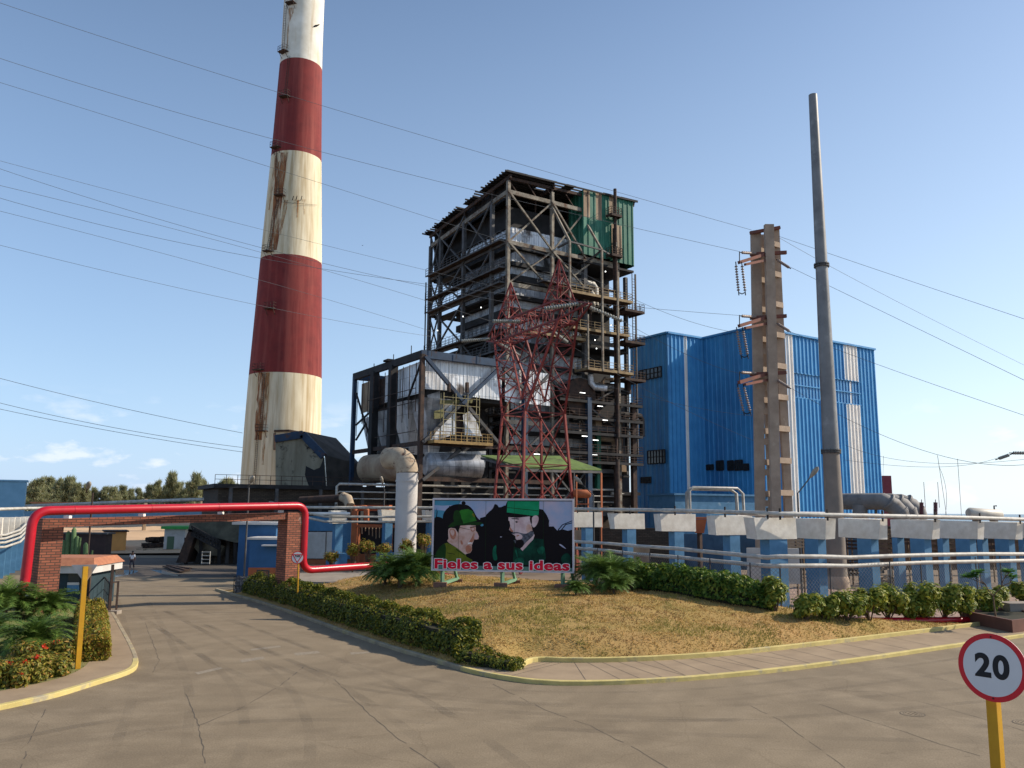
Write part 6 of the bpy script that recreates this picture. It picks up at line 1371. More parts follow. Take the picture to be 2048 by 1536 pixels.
hut('blue_kiosk', 'lower blue kiosk with an orange base in front of the blue office', 'building', 497, 560, 1142, 1079, 70.5, 3, MATS['deep_blue_paint'], m_wpan, 88, .2, .18, obase)
mb = MB(); 
hp = thing('coal_hopper', 'dark soot stained sloping steel hopper structure with a slanting gallery', 'industrial plant', (P(400, 1100, 92).x, 92, 0))
mb = MB(); mb.prism([P(382, 1040, 90), P(560, 1040, 90), P(560, 1085, 90), P(470, 1085, 90), P(375, 1062, 90)], (0, 4, 0)); mb.build('upper_body', M('soot_green_sheet', (.11, .115, .09), (.05, .052, .042), .7, rough=.9), hp)
mb = MB(); mb.prism([P(378, 1068, 91), P(448, 1092, 91), P(440, 1112, 91), P(400, 1110, 91), P(378, 1082, 91)], (0, 3, 0)); mb.build('lower_body', M('soot_cream_sheet', (.18, .165, .125), (.07, .065, .05), .7, rough=.9), hp)
mb = MB(); mb.prism([P(352, 1126, 90), P(378, 1058, 90), P(392, 1062, 90), P(372, 1126, 90)], (0, 2.5, 0)); mb.build('chute', m_rust, hp)
g = MB(); p, q = P(383, 1052, 89.6), P(440, 1082, 89.6); g.beam(p, q, .15); g.beam(p+Vector((0, 0, -.9)), q+Vector((0, 0, -.9)), .15)
for i in range(8): a = p.lerp(q, i/8); b = p.lerp(q, (i+1)/8); g.beam(a, b+Vector((0, 0, -.9)), .1); g.beam(b, b+Vector((0, 0, -.9)), .1); g.beam(a+Vector((0, 0, -.9)), b, .1)
g.build('slanting_gallery', m_dark, hp)
for x in (372, 402, 438, 470): mb = MB(); mb.beam(P(x, 1132, 90.5), P(x, 1075, 90.5), .3); mb.build('leg', m_dark, hp)
mb = MB(); mb.fbox(Frame((P(385, 1130, 93).x, 93), 88), 0, 8, 0, 2.5, 0, 1.4); mb.build('machine_base', m_grey, hp)
mb = MB(); sbx = P(403, 1128, 88.5)
for s in (0, .85): mb.beam(sbx+Vector((s, 0, 0)), sbx+Vector((s, 0, 1.3)), .07)
for i in range(4): mb.beam(sbx+Vector((0, 0, .1+i*.38)), sbx+Vector((.85, 0, .1+i*.38)), .07)
tag(mb.build('step_rack', m_pipew), 'small white step rack standing under the dark hopper', 'rack')
rng = random.Random(8)
mb = MB()
for i in range(26): q = P(rng.uniform(302, 324), 1090, 116); mb.box((q.x, 116+rng.uniform(-2, 2), rng.uniform(.2, 1.7)), (rng.uniform(.5, 1.8), rng.uniform(.5, 1.5), rng.uniform(.2, .7)), rng.uniform(0, 3))
for i in range(16): q = P(rng.uniform(285, 330), 1090, 112); d = Vector((rng.uniform(-2, 2), rng.uniform(-1, 1), .1)); mb.beam(Vector((q.x, 112, .3))-d, Vector((q.x, 112, .3))+d, .18)
tag(mb.build('scrap_heap', m_rust), 'rusty scrap pile on the pale sand left of the white hut', 'scrap heap', kind='stuff')
for i, (x0, y0, x1, y1) in enumerate([(340, 1136, 365, 1143), (330, 1133, 375, 1140), (250, 1093, 268, 1085)]):
    mb = MB(); a, b = G(x0, y0, .15), G(x1, y1, .15); mb.beam(a, b, .5, .12); mb.beam(a+Vector((.1, .3, .12)), b+Vector((.2, .3, .12)), .3, .1); tag(mb.build('steel_beam', m_rust), ['first rusty beam lying on the kerb island', 'longer rusty beam lying on the kerb island', 'rusty beam lying by the orange hut'][i], 'beam', 'rusty beams lying in the yard')
# gabion of stacked stones and gate leaves
gb = G(488, 1190); t = thing('stone_gabion', 'wire basket stacked with grey stones beside the right gate pillar', 'gabion', (gb.x, gb.y, 0))
bm = MB()
for i in range(7):
    for j in range(5):
        for k in range(8):
            if 0 < j < 4 and 0 < i < 6 and k < 7: continue
            c = Vector((gb.x-.5+i*.17+rng.uniform(-.02, .02), gb.y-.3+j*.19, .09+k*.155)); s = .085; vs = [c+Vector((x*s*rng.uniform(.7, 1.15), y*s*rng.uniform(.7, 1.1), z*s*rng.uniform(.6, 1))) for z in (-1, 1) for x, y in ((-1, -1), (1, -1), (1, 1), (-1, 1))]; bm.hexa(vs, rng.randrange(2))
bm.build('stones', [M('grey_stone', (.24, .23, .23), (.15, .145, .15), 5), M('dark_stone', (.09, .09, .095), (.16, .155, .16), 5)], t)
mb = MB()
for x in (-.62, .66):
    for y in (-.42, .6): mb.beam((gb.x+x, gb.y+y, 0), (gb.x+x, gb.y+y, 1.32), .035)
for z in (.02, .66, 1.3): mb.beam((gb.x-.62, gb.y-.42, z), (gb.x+.66, gb.y-.42, z), .03); mb.beam((gb.x-.62, gb.y-.42, z), (gb.x-.62, gb.y+.6, z), .03)
mb.build('basket', m_dark, t)
def gate(label, h0, h1, p0, p1, m):
    t = thing('gate_leaf', label, 'gate', (p0.x, p0.y, 0), 'steel gate leaves'); mb = MB()
    a0, a1 = Vector((p0.x, p0.y, .15)), Vector((p1.x, p1.y, .15)); a0t, a1t = Vector((p0.x, p0.y, h0)), Vector((p1.x, p1.y, h1))
    for a, b in ((a0, a1), (a0t, a1t), (a0, a0t), (a1, a1t)): mb.beam(a, b, .07)
    mb.build('frame', m, t); mb = MB(); n = 16
    for i in range(1, n): mb.beam(a0.lerp(a1, i/n), a0t.lerp(a1t, i/n), .025)
    mb.beam(a0.lerp(a0t, .5), a1.lerp(a1t, .5), .03); mb.build('bars', m, t)
    return t
gate('open left gate leaf of dark bars beside the gatehouse', 1.55, 1.75, G(216, 1222), G(191, 1190), m_dark)
gate('open right gate leaf of thin bars beside the stone gabion', 1.9, 1.6, G(535, 1200), G(512, 1186), m_dark)
q = G(218, 1228); t = thing('gate_post', 'dark square gate post by a stub bollard at the left kerb', 'post', (q.x, q.y, 0)); mb = MB(); mb.beam((q.x, q.y, 0), (q.x, q.y, 2.75), .14); mb.build('post', m_rust, t); mb = MB(); mb.beam((q.x+.25, q.y+.3, .1), (q.x+.25, q.y+.3, 1.8), .1); mb.beam((q.x, q.y, 1.75), (q.x+.25, q.y+.3, 1.75), .07); mb.build('post', m_rust, t); mb = MB(); mb.fbox(Frame((q.x-.75, q.y-.25), 90), 0, 1.3, 0, .6, 0, .19); mb.build('base', m_conc, t)
b = G(208, 1228, .18); mb = MB(); mb.tube([(b.x-.1, b.y, .18), (b.x-.1, b.y, .62), (b.x-.1, b.y, .66)], [.16, .15, .1], 12); tag(mb.build('bollard', m_rust), 'short brown stub bollard left of the gate post', 'bollard')
# gatehouse with tiled roof
FH = Frame((P(36, 1200, 50).x, 50.5), 86); gh = thing('gatehouse', 'small gatehouse with a white fascia and terracotta roof edge behind the left gate pillar', 'kiosk', tuple(FH.p(0, 0)))
z1, z0 = P(110, 1132, 50.5).z, P(110, 1147, 50.5).z; uw = FH.s_at(188, 0, 3, 0, 30)
mb = MB(); mb.fbox(FH, 0, uw, 0, 4.5, z0, z1); mb.build('fascia', m_wpan, gh); mb = MB()
mb.hexa([FH.p(-.1, -.1, z1+.003), FH.p(uw+.1, -.1, z1+.003), FH.p(uw+.1, 4.6, z1+.003), FH.p(-.1, 4.6, z1+.003), FH.p(.2, .5, z1+.45), FH.p(uw-.2, .5, z1+.45), FH.p(uw-.2, 4, z1+.45), FH.p(.2, 4, z1+.45)]); mb.build('roof', m_tile, gh)
u1 = FH.s_at(115, .4, 2, 0, 30); mb = MB(); mb.fbox(FH, u1, uw-.3, .4, 4.2, 0, z0-.003); mb.build('wall', M('dark_teal_paint', (.03, .055, .07), (.02, .04, .05), 1), gh)
mb = MB(); ua, ub = FH.s_at(137, .3, 2, 0, 30), FH.s_at(160, .3, 2, 0, 30); mb.fbox(FH, ua, ub, .3, .38, 1.0, 2.4); mb.build('window', m_glass, gh); mb = MB(); mb.fbox(FH, ua, ub, .25, .31, .95, 1.35); mb.fbox(FH, ua, ub, .24, .3, 1.353, 1.5, 1); mb.build('counter', [m_bpil, m_wpan], gh)
mb = MB(); mb.fbox(FH, uw-.35, uw-.2, .2, .35, 0, z0); mb.fbox(FH, u1-.2, u1-.05, .2, .35, 0, z0); mb.build('post', m_rust, gh)
mb = MB(); mb.prism([P(34, 1190, 46), P(72, 1160, 46), P(72, 1200, 46)], (0, .2, 0)); mb.build('ramp_wall', m_wpan, gh)
# cactus column plants by the gatehouse
m_cac = M('cactus_skin', (.10, .17, .07), (.07, .12, .05), 3)
for i, (px, pt, pb) in enumerate([(131, 1062, 1145), (142, 1055, 1145), (150, 1072, 1145), (168, 1085, 1145), (124, 1080, 1145)]):
    b = P(px, pb, 58); mb = MB(); n = 12; vs = []; H_ = P(px, pt, 58).z; rr_ = .17
    mb.tube([(b.x, 58, 0), (b.x+.05, 58, H_*.5), (b.x-.04, 58, H_-.15), (b.x-.04, 58, H_)], [rr_, rr_, rr_*.9, .05], 9)
    if i in (1, 3): mb.tube([(b.x, 58, H_*.6), (b.x+.4, 58, H_*.62), (b.x+.45, 58, H_*.85)], [.1, .12, .06], 8)
    tag(mb.build('cactus', m_cac), ['column cactus second from the left behind the gatehouse roof', 'tallest branching column cactus behind the gatehouse roof', 'medium column cactus right of the tallest one', 'short rightmost cactus behind the gatehouse roof', 'leftmost short cactus behind the gatehouse roof'][i], 'cactus', 'cacti behind the gatehouse')
# walls and orange pipework right of the arch
panel(612, 700, 1032, 1062, 93, m_bpil, 'light blue plaster wall above the white panels right of the gate', Y2=91); panel(612, 649, 1064, 1117, 92.4, m_wpan, 'left white wall panel right of the red pipe', Y2=91.6, group='white lower panels'); panel(652, 668, 1064, 1117, 91.6, m_wpan, 'narrow white wall panel left of the first pedestal', Y2=91.4, group='white lower panels')
panel(612, 700, 1119, 1142, 92, m_orange, 'orange plinth under the white panels right of the gate', Y2=90.6); panel(592, 602, 1032, 1120, 60, m_wpan, 'narrow white post slab beside the red vertical pipe'); panel(700, 712, 1022, 1120, 89, m_orange, 'tall orange wall end right of the first pedestal'); panel(676, 700, 1030, 1118, 90.5, m_bpil, 'light blue wall piece behind the first pedestal')
panel(712, 850, 1108, 1135, 91, m_orange, 'orange low wall behind the shrubs left of the billboard'); panel(704, 778, 1010, 1022, 91.5, m_orange, 'orange roof beam right of the cream pipe elbow', th=2.5)
panel(712, 850, 1045, 1108, 92.5, m_black, 'black panel painted as the shade of the opening behind the orange frame', th=.1)  # solid black sheet, its colour stands for shade in the opening
of = thing('orange_rack', 'orange red pipe rack with two bent standpipes left of the white elbow pipe', 'pipe rack', (P(740, 1100, 89).x, 89, 0))
for x in (718, 783, 811): mb = MB(); mb.beam(Vector((P(x, 1100, 89).x, 89, 0)), P(x, 1052, 89), .2); mb.build('post', m_orange, of)
mb = MB(); mb.beam(P(712, 1052, 89), P(822, 1054, 89), .25); mb.beam(P(712, 1050, 90.5), P(822, 1052, 90.5), .2); mb.build('rail', m_orange, of)
for x in (710, 733): mb = MB(); mb.tube([P(x, 1045, 90), P(x, 1020, 90), P(x-2, 1016, 90), P(x-9, 1016, 91)], .3, 10); mb.build('standpipe', m_orange, of)
for i in range(9): mb = MB(); x = 724+i*7; mb.beam(P(x, 1054, 89.6), P(x, 1054+rng.uniform(6, 24), 89.6), .09); mb.build('hanging_rod', m_tan, of)
mb = MB(); mb.tube(bend([P(600, 1001, 92), P(688, 996, 91), P(699, 1012, 90), P(703, 1040, 90)], .6), .42, 12); tag(mb.build('lagged_pipe', m_rust), 'dark lagged pipe with a drooping end above the orange beam', 'pipe')
mb = MB(); mb.tube([P(686, 994, 90.8), P(695, 998, 90.2), P(700, 1012, 89.7)], [.55, .56, .5], 12); tag(mb.build('pipe_elbow', m_wp2), 'flaking cream pipe elbow above the orange beam', 'pipe')
ot = thing('orange_tank', 'small orange horizontal tank on a frame right of the billboard top', 'tank', (P(1165, 1000, 84).x, 84, 0)); mb = MB(); mb.tube([P(1146, 987, 84), P(1150, 987, 84), P(1178, 988, 84), P(1182, 988, 84)], [.25, .42, .42, .25], 14); mb.build('shell', m_orange, ot)
mb = MB()
for x in (1152, 1176): mb.beam(P(x, 1020, 84), P(x, 990, 84), .12); mb.beam(P(x, 1020, 84)+Vector((0, 0, 0)), Vector((P(x, 1020, 84).x, 84, 0)), .12)
mb.beam(P(1152, 1008, 84), P(1180, 1008, 84), .1); mb.build('frame', m_orange, ot)
for i, x in enumerate((1153, 1202)): mb = MB(); mb.beam(Vector((P(x, 1000, 82).x, 82, 0)), P(x, 945 if i else 950, 82), .1); tag(mb.build('thin_post', m_orange), ['left', 'right'][i]+' thin orange post below the mossy shed roof', 'post', 'thin orange posts')
# far left blue building and walls behind the gate beam
hut('blue_far_building', 'light blue building at the left photo edge before the trees', 'building', -30, 26, 1060, 962, 100, 3, M('pale_blue_paint', (.22, .42, .58), (.18, .36, .5), 1), MATS['pale_blue_paint'], 62, .15, .2)
run('sagging_pipe', 'long bent white pipe passing above the red gate pipe', 'pipe', [P(40, 1013, 110), P(280, 1003, 106), P(460, 997, 100), P(510, 999, 96), P(560, 1010, 94), P(600, 1014, 93)], .22, m_pipew, 7)
for i, x in enumerate((292, 404, 560, 571)): mb = MB(); p = P(x, 1000, 141.5 if i < 2 else 101); mb.beam((p.x, p.y, 0), P(x, 998 if i < 2 else 992, p.y), .5 if i < 2 else .3); tag(mb.build('tan_post', m_tan), ['first', 'second', 'third', 'fourth'][i]+' tan stub post from the left above the red gate pipe', 'post', 'tan stub posts')
panel(40, 480, 1022, 1040, 140, m_bpil, 'long light blue wall far behind the gate beam'); 
hut('far_shed', 'long low brown shed before the tree line', 'building', 60, 160, 1040, 1006, 150, 6, m_tan, m_tile, 88)
# cluttered rails left of the gate
for i, y in enumerate((1066, 1073, 1081, 1090)): run('bent_conduit', ['topmost', 'second', 'third', 'lowest'][i]+' of four bent conduits left of the gate', 'pipe', [P(-60, y+8, 60), P(10, y+4, 66), P(40, y-6, 72), P(58, y-24, 80)], .1, m_pipew, 6, 'bent conduits left of the gate')
panel(-40, 52, 1070, 1150, 88, MATS['dim_blue_wall'], 'dim blue wall at the left photo edge behind the pipe supports')

# ================================================================ PERSON
c = G(263, 1139); pn = thing('person', 'person in a white shirt and dark trousers walking across the shaded yard', 'person', (c.x, c.y, 0))
m_skin = M('skin', (.16, .08, .05), rough=.6); m_shirt = M('white_shirt', (.72, .72, .74), rough=.9); m_trou = M('dark_trousers', (.03, .03, .045), rough=.9)
def skinned(name, verts, edges, rad, m, parent):
    me = bpy.data.meshes.new(name); me.from_pydata(verts, edges, []); me.materials.append(m); o = bpy.data.objects.new(name, me); sc.collection.objects.link(o); o.parent = parent
    md = o.modifiers.new('s', 'SKIN'); md.use_smooth_shade = True; sv = me.skin_vertices[0].data
    for i, r_ in enumerate(rad): sv[i].radius = r_ if isinstance(r_, tuple) else (r_, r_)
    sv[0].use_root = True; o.modifiers.new('u', 'SUBSURF').levels = 1; return o
V_ = [(0, 0, .95), (0, 0, 1.2), (0, .0, 1.42), (0, .0, 1.52), (0, -.02, 1.62), (0, -.02, 1.74), (-.2, 0, 1.4), (-.26, .05, 1.15), (-.24, -.08, .92), (-.25, -.12, .82), (.2, 0, 1.4), (.26, -.05, 1.15), (.22, .1, .93), (.22, .14, .83), (-.1, 0, .88), (-.11, -.14, .5), (-.1, -.1, .1), (-.1, -.24, .05), (.1, 0, .88), (.11, .1, .5), (.1, .28, .12), (.1, .18, .05)]
E_ = [(0, 1), (1, 2), (2, 3), (3, 4), (4, 5), (2, 6), (6, 7), (7, 8), (8, 9), (2, 10), (10, 11), (11, 12), (12, 13), (0, 14), (14, 15), (15, 16), (16, 17), (0, 18), (18, 19), (19, 20), (20, 21)]
Rr_ = [(.15, .11), (.14, .1), (.16, .1), .055, .095, .085, .06, .045, .035, .04, .06, .045, .035, .04, .08, .055, .04, .035, .08, .055, .04, .035]
skinned('body', V_, E_, Rr_, m_skin, pn)
skinned('shirt', [(0, 0, .92), (0, 0, 1.2), (0, 0, 1.42), (-.2, 0, 1.4), (-.26, .05, 1.17), (.2, 0, 1.4), (.26, -.05, 1.17)], [(0, 1), (1, 2), (2, 3), (3, 4), (2, 5), (5, 6)], [(.18, .14), (.17, .13), (.18, .12), .08, .065, .08, .065], m_shirt, pn)
skinned('trousers', [(0, 0, .95), (-.1, 0, .85), (-.11, -.14, .5), (-.1, -.1, .14), (.1, 0, .85), (.11, .1, .5), (.1, .27, .16)], [(0, 1), (1, 2), (2, 3), (0, 4), (4, 5), (5, 6)], [(.16, .12), .1, .075, .06, .1, .075, .06], m_trou, pn)
mb = MB(); mb.tube([(c.x, c.y-.02, 1.68), (c.x, c.y-.01, 1.76), (c.x, c.y, 1.81)], [.098, .095, .03], 10); mb.build('hair', m_black, pn)
# birds
for i, (px, py, Y, s) in enumerate([(632, 52, 60, .55), (725, 491, 80, .16)]):
    c = P(px, py, Y); mb = MB(); mb.tube([c+Vector((-s*.5, 0, -s*.2)), c, c+Vector((s*.5, 0, s*.25))], [s*.04, s*.14, s*.05], 8)
    mb.add([c+Vector((-.1*s, 0, 0)), c+Vector((.15*s, 0, .05*s)), c+Vector((-.2*s, .3, .55*s)), c+Vector((-.5*s, .3, .35*s))], [(0, 1, 2, 3)]); mb.add([c+Vector((-.1*s, 0, 0)), c+Vector((.15*s, 0, .05*s)), c+Vector((.35*s, -.3, -.35*s)), c+Vector((0, -.3, -.5*s))], [(0, 1, 2, 3)])
    tag(mb.build('bird', m_black), ['dark bird gliding in front of the chimney top', 'tiny dark bird in the sky right of the chimney'][i], 'bird', 'flying birds')

# ================================================================ VEGETATION
L_hedge = LEAF('hedge_leaves', [(.035, .06, .012), (.07, .10, .018), (.13, .16, .02), (.30, .26, .03), (.05, .08, .015)])
L_yel = LEAF('yellow_hedge_leaves', [(.10, .13, .02), (.22, .22, .03), (.34, .28, .035), (.30, .13, .03), (.14, .17, .025)])
L_cro = LEAF('croton_leaves', [(.05, .07, .015), (.14, .16, .02), (.34, .28, .04), (.10, .12, .02), (.40, .22, .05)])
L_green = LEAF('shrub_leaves', [(.03, .07, .012), (.06, .13, .02), (.12, .20, .03), (.26, .28, .04)])
L_shr = LEAF('light_shrub_leaves', [(.06, .11, .015), (.13, .19, .025), (.28, .30, .04), (.36, .34, .05), (.09, .15, .02)])
L_palm = LEAF('palm_leaflets', [(.05, .10, .02), (.09, .17, .03), (.15, .22, .045), (.07, .13, .025)], trans=.3)
L_cas = LEAF('casuarina_needles', [(.20, .23, .12), (.27, .30, .16), (.36, .36, .20), (.28, .26, .17)], rough=.8, trans=.45)
L_plum = LEAF('frangipani_leaves', [(.04, .12, .02), (.07, .19, .03), (.12, .24, .05)])
L_flow = LEAF('red_petals', [(.60, .03, .01), (.75, .08, .02), (.55, .02, .02)])
def leaf(mb, p, s, n=None, asp=.5, mi=0, rg=random):
    n = (n or Vector((rg.gauss(0, 1), rg.gauss(0, 1), rg.gauss(0, 1)+.6))).normalized(); a = Vector((rg.gauss(0, 1), rg.gauss(0, 1), rg.gauss(0, 1))); x = n.cross(a).normalized(); y = n.cross(x)
    mb.add([p-x*s, p+y*s*asp+n*s*.15, p+x*s, p-y*s*asp+n*s*.15], [(0, 1, 2, 3)], mi)
m_core = M('hedge_twigs', (.035, .03, .018), (.02, .022, .012), 3, rough=1)
def hedge(name, label, line, w_, h, hf, mat_, dens, ls, seed, group=None, lump=.25):
    rg = random.Random(seed); line = [Vector((p.x, p.y, 0)) for p in line]; t = thing(name, label, 'hedge', tuple(line[0]), group); f = MB(); c = MB()
    for a, b in zip(line, line[1:]):
        L = (b-a).length; d = (b-a)/L; n = Vector((-d.y, d.x, 0)); k = int(L*dens)
        for _ in range(k):
            u = rg.uniform(-.25, L+.25); pl = a+d*u; hh = h*(1+lump*noise.noise(pl*.9)+lump*.6*noise.noise(pl*2.3)); ww = w_*(1+lump*.8*noise.noise(pl*1.1+Vector((7, 0, 0))))
            th = rg.uniform(-.15, math.pi+.15); e = abs(math.cos(th))**.6*(1 if math.cos(th) > 0 else -1); z = max(.02, math.sin(th))**.45; q = rg.uniform(.78, 1.06)
            p = pl+n*(e*ww/2*q); g = hf(p.x, p.y); p.z = g+z*hh*q
            nn = Vector((n.x*e, n.y*e, z))+Vector((rg.gauss(0, .6), rg.gauss(0, .6), rg.gauss(0, .6))); leaf(f, p, ls*rg.uniform(.6, 1.3), nn, .55, 0, rg)
        m_ = max(1, int(L/.5))
        for e_, sg in ((line[0], -1), (line[-1], 1)):
            if (sg == -1 and a is line[0]) or (sg == 1 and b is line[-1]):
                for _ in range(int(dens*.9)):
                    r1_, r2_ = rg.uniform(-1, 1), rg.random(); p = e_+n*(r1_*w_*.46)+d*(sg*rg.uniform(-.1, .22)); p.z = hf(p.x, p.y)+h*r2_*(1-.15*abs(r1_)); leaf(f, p, ls*rg.uniform(.6, 1.3), d*sg+Vector((rg.gauss(0, .6), rg.gauss(0, .6), rg.gauss(0, .6))), .55, 0, rg)
        for i in range(m_):
            p0, p1 = a+d*(L*i/m_), a+d*(L*(i+1)/m_); g0, g1 = hf(p0.x, p0.y), hf(p1.x, p1.y); x = n*w_*.33
            c.hexa([p0-x+Vector((0, 0, g0-.1)), p1-x+Vector((0, 0, g1-.1)), p1+x+Vector((0, 0, g1-.1)), p0+x+Vector((0, 0, g0-.1)), p0-x*.8+Vector((0, 0, g0+h*.72)), p1-x*.8+Vector((0, 0, g1+h*.72)), p1+x*.8+Vector((0, 0, g1+h*.72)), p0+x*.8+Vector((0, 0, g0+h*.72))])
    f.build('foliage', mat_, t); c.build('twigs', m_core, t); return t
# hedge along the road side kerb
hl = []
ko = kerb_out
for i in range(1, ci+1, 1):
    d = (ko[min(i+1, len(ko)-1)]-ko[i-1]).normalized(); hl.append(ko[i]+Vector((-d.y, d.x, 0))*1.05)
cut = len(hl)
hedge('kerb_hedge', 'long dark green hedge with yellow tips along the road kerb of the mound', hl[4:-3], 1.35, .85, Hm, L_hedge, 1000, .07, 3)
hl2 = [Gm(930, 1318), Gm(965, 1326), Gm(1000, 1334), Gm(1030, 1338)]
hedge('kerb_hedge', 'low end of the kerb hedge with small leaves near the yellow kerb corner', hl2, .8, .4, Hm, L_hedge, 500, .06, 4)
hedge('mound_hedge', 'dark clipped hedge on the mound behind the palms, right of the billboard', [Gm(1262, 1174), Gm(1330, 1184), Gm(1400, 1196), Gm(1470, 1208), Gm(1535, 1217)], 1.2, 1.4, Hm, L_green, 1300, .10, 5, None, .5)
hedge('side_hedge', 'clipped yellow green hedge beside the left sidewalk', [Gb(181, 1322), Gb(182, 1290), Gb(181, 1265), Gb(180, 1240)], 1.3, 1.0, Hb, L_yel, 1500, .065, 6)
def shrub(name, label, p, r_, h, mat_, n, ls, seed, group, flowers=0, leg=.35, cat='shrub'):
    rg = random.Random(seed); t = thing(name, label, cat, tuple(p), group); f = MB(); s = MB()
    lob = [(Vector((rg.uniform(-.5, .5)*r_, rg.uniform(-.5, .5)*r_, h*rg.uniform(leg+.15, .85))), r_*rg.uniform(.22, .42)) for _ in range(16)]
    for c, q in lob:
        s.tube([p+Vector((c.x*.1, c.y*.1, -.05)), p+c*.6+Vector((0, 0, .0)), p+c], [.03, .02, .01], 5)
        for _ in range(n//16):
            d = Vector((rg.gauss(0, 1), rg.gauss(0, 1), rg.gauss(0, 1))).normalized(); pp = p+c+d*q*rg.uniform(.3, 1.35); pp.z = max(pp.z, p.z+.02); leaf(f, pp, ls*rg.uniform(.6, 1.3), d+Vector((0, 0, .5)), .5, 0, rg)
    f.build('foliage', mat_, t); s.build('stem', m_bark, t)
    for i in range(flowers):
        c, q = rg.choice(lob); d = Vector((rg.gauss(0, 1), -abs(rg.gauss(0, 1))-.3, abs(rg.gauss(0, 1))+.3)).normalized(); fm = MB()
        for _ in range(22): leaf(fm, p+c+d*q*1.05+Vector((rg.gauss(0, .06), rg.gauss(0, .06), rg.gauss(0, .04))), .045, None, .8, 0, rg)
        fm.build('flower_head', L_flow, t)
g = 'flowering crotons at the left corner'
for i, (px, py, r_, h, fl) in enumerate([(60, 1345, .9, 1.0, 4), (25, 1372, .8, .7, 2), (100, 1338, .8, 1.0, 3), (-10, 1372, .8, .75, 1), (66, 1362, .8, .75, 3), (110, 1352, .6, .6, 1)]):
    shrub('flowering_shrub', ['croton with the most red flowers at the left corner bed', 'low croton near the left photo edge by the sidewalk', 'croton with red flowers left of the yellow sign post', 'croton cut off by the left photo edge', 'low front croton with three red flower heads by the sidewalk', 'smallest croton at the tip of the left bed'][i], Gb(px, py), r_, h, L_cro, 2600, .075, 40+i, g, fl, .1)
g = 'leafy shrubs along the right fence'
ord_ = ['first', 'second', 'third', 'fourth', 'fifth', 'sixth', 'seventh', 'eighth', 'ninth', 'tenth', 'eleventh', 'twelfth', 'thirteenth']
for i, (px, py, r_, h) in enumerate([(1552, 1224, .75, 1.7), (1612, 1240, .8, 1.35), (1648, 1240, .85, 1.1), (1695, 1241, .95, 1.25), (1740, 1241, 1.05, 1.6), (1778, 1240, 1.15, 1.7), (1815, 1240, 1.0, 1.3), (1850, 1240, 1.2, 1.8), (1890, 1240, 1.1, 1.7), (1925, 1238, 1.0, 1.9), (1965, 1228, 1.0, 1.3), (2005, 1206, .9, 1.1), (2045, 1202, 1.0, 1.2)]):
    shrub('leafy_shrub', '%s light green shrub from the left in the row below the right supports' % ord_[i], Gm(px, py), r_, h, L_shr, 2600, .125, 60+i, g, 0, .15)
g = 'sparse shrubs right of the gate'
for i, (px, py, h) in enumerate([(664, 1136, 1.3), (705, 1137, 2.0), (735, 1134, 2.2), (765, 1133, 2.0), (812, 1131, 2.2), (845, 1128, 2.5)]):
    p = P(px, py, 60); p.z = max(1.0, p.z-.2); shrub('sparse_shrub', '%s leggy yellow green shrub from the left between red pipe and billboard' % ord_[i], p, .75, h, L_yel, 700, .10, 80+i, g, 0, .5)
# pygmy date palms
def palm_proto(name, fr, L, seed, trunk=.5):
    rg = random.Random(seed); t = thing(name, 'x', 'palm'); f = MB()
    for i in range(fr):
        az = rg.uniform(0, 6.283); el = R(rg.uniform(35, 88)); l = L*rg.uniform(.75, 1.1); d = Vector((math.cos(az), math.sin(az), 0)); pts = []; p = Vector((0, 0, trunk)); ang = el
        for k in range(9): pts.append(p.copy()); p = p+(d*math.cos(ang)+Vector((0, 0, math.sin(ang))))*l/8; ang -= R(rg.uniform(9, 15))
        f.tube(pts, [.012]*8+[.004], 3, cap=False, smooth=False)
        for k in range(1, 9):
            for h in range(5):
                q = pts[k-1].lerp(pts[k], h/5); dr = (pts[k]-pts[k-1]).normalized(); sd = dr.cross(Vector((0, 0, 1))).normalized()
                for s in (-1, 1):
                    ll = L*.25*(1-abs(k/9-.45)*1.1); tip = q+(sd*s+dr*.8+Vector((0, 0, rg.uniform(-.35, .25)))).normalized()*ll; wv_ = dr*.012*L
                    f.add([q-wv_, q+wv_, tip], [(0, 1, 2)])
    f.build('fronds', L_palm, t); s = MB(); s.tube([(0, 0, -.2), (0, 0, trunk*.6), (0, 0, trunk+.1)], [.09, .08, .1], 8); s.build('trunk', m_bark, t); return t
pA = palm_proto('date_palm', 76, 1.4, 1, .25)
g = 'young date palms'
PL = [(800, 1176, 1.6, 'm', 'bushy palm immediately left of the billboard, rear one'), (836, 1170, 1.65, 'm', 'bushy palm touching the left billboard frame'), (770, 1170, 1.2, 'm', 'smaller palm at the left end of the clump by the billboard'), (1192, 1172, 1.4, 'm', 'palm right behind the right billboard edge'), (1222, 1180, 1.5, 'm', 'tall bushy palm right of the billboard'), (1152, 1192, .62, 'm', 'smallest palm below the right billboard corner'), (1228, 1188, .85, 'm', 'palm with a visible short trunk in front of the mound hedge'), (1262, 1180, .8, 'm', 'palm at the left end of the mound hedge'),
      (8, 1238, 1.45, 'b', 'bushy palm at the left photo edge below the red pipe'), (95, 1242, 1.25, 'b', 'palm in front of the left brick pillar'), (66, 1312, 1.15, 'b', 'spreading palm behind the flowering crotons'), (-25, 1290, 1.0, 'b', 'palm mostly cut off by the left photo edge'), (36, 1228, .8, 'b', 'palm between the edge palm and the pillar palm')]
for i, (px, py, s, k, l) in enumerate(PL): place(pA, i > 0, (Gm if k == 'm' else Gb)(px, py), i*1.7, (s, s, s*1.15), l, g)
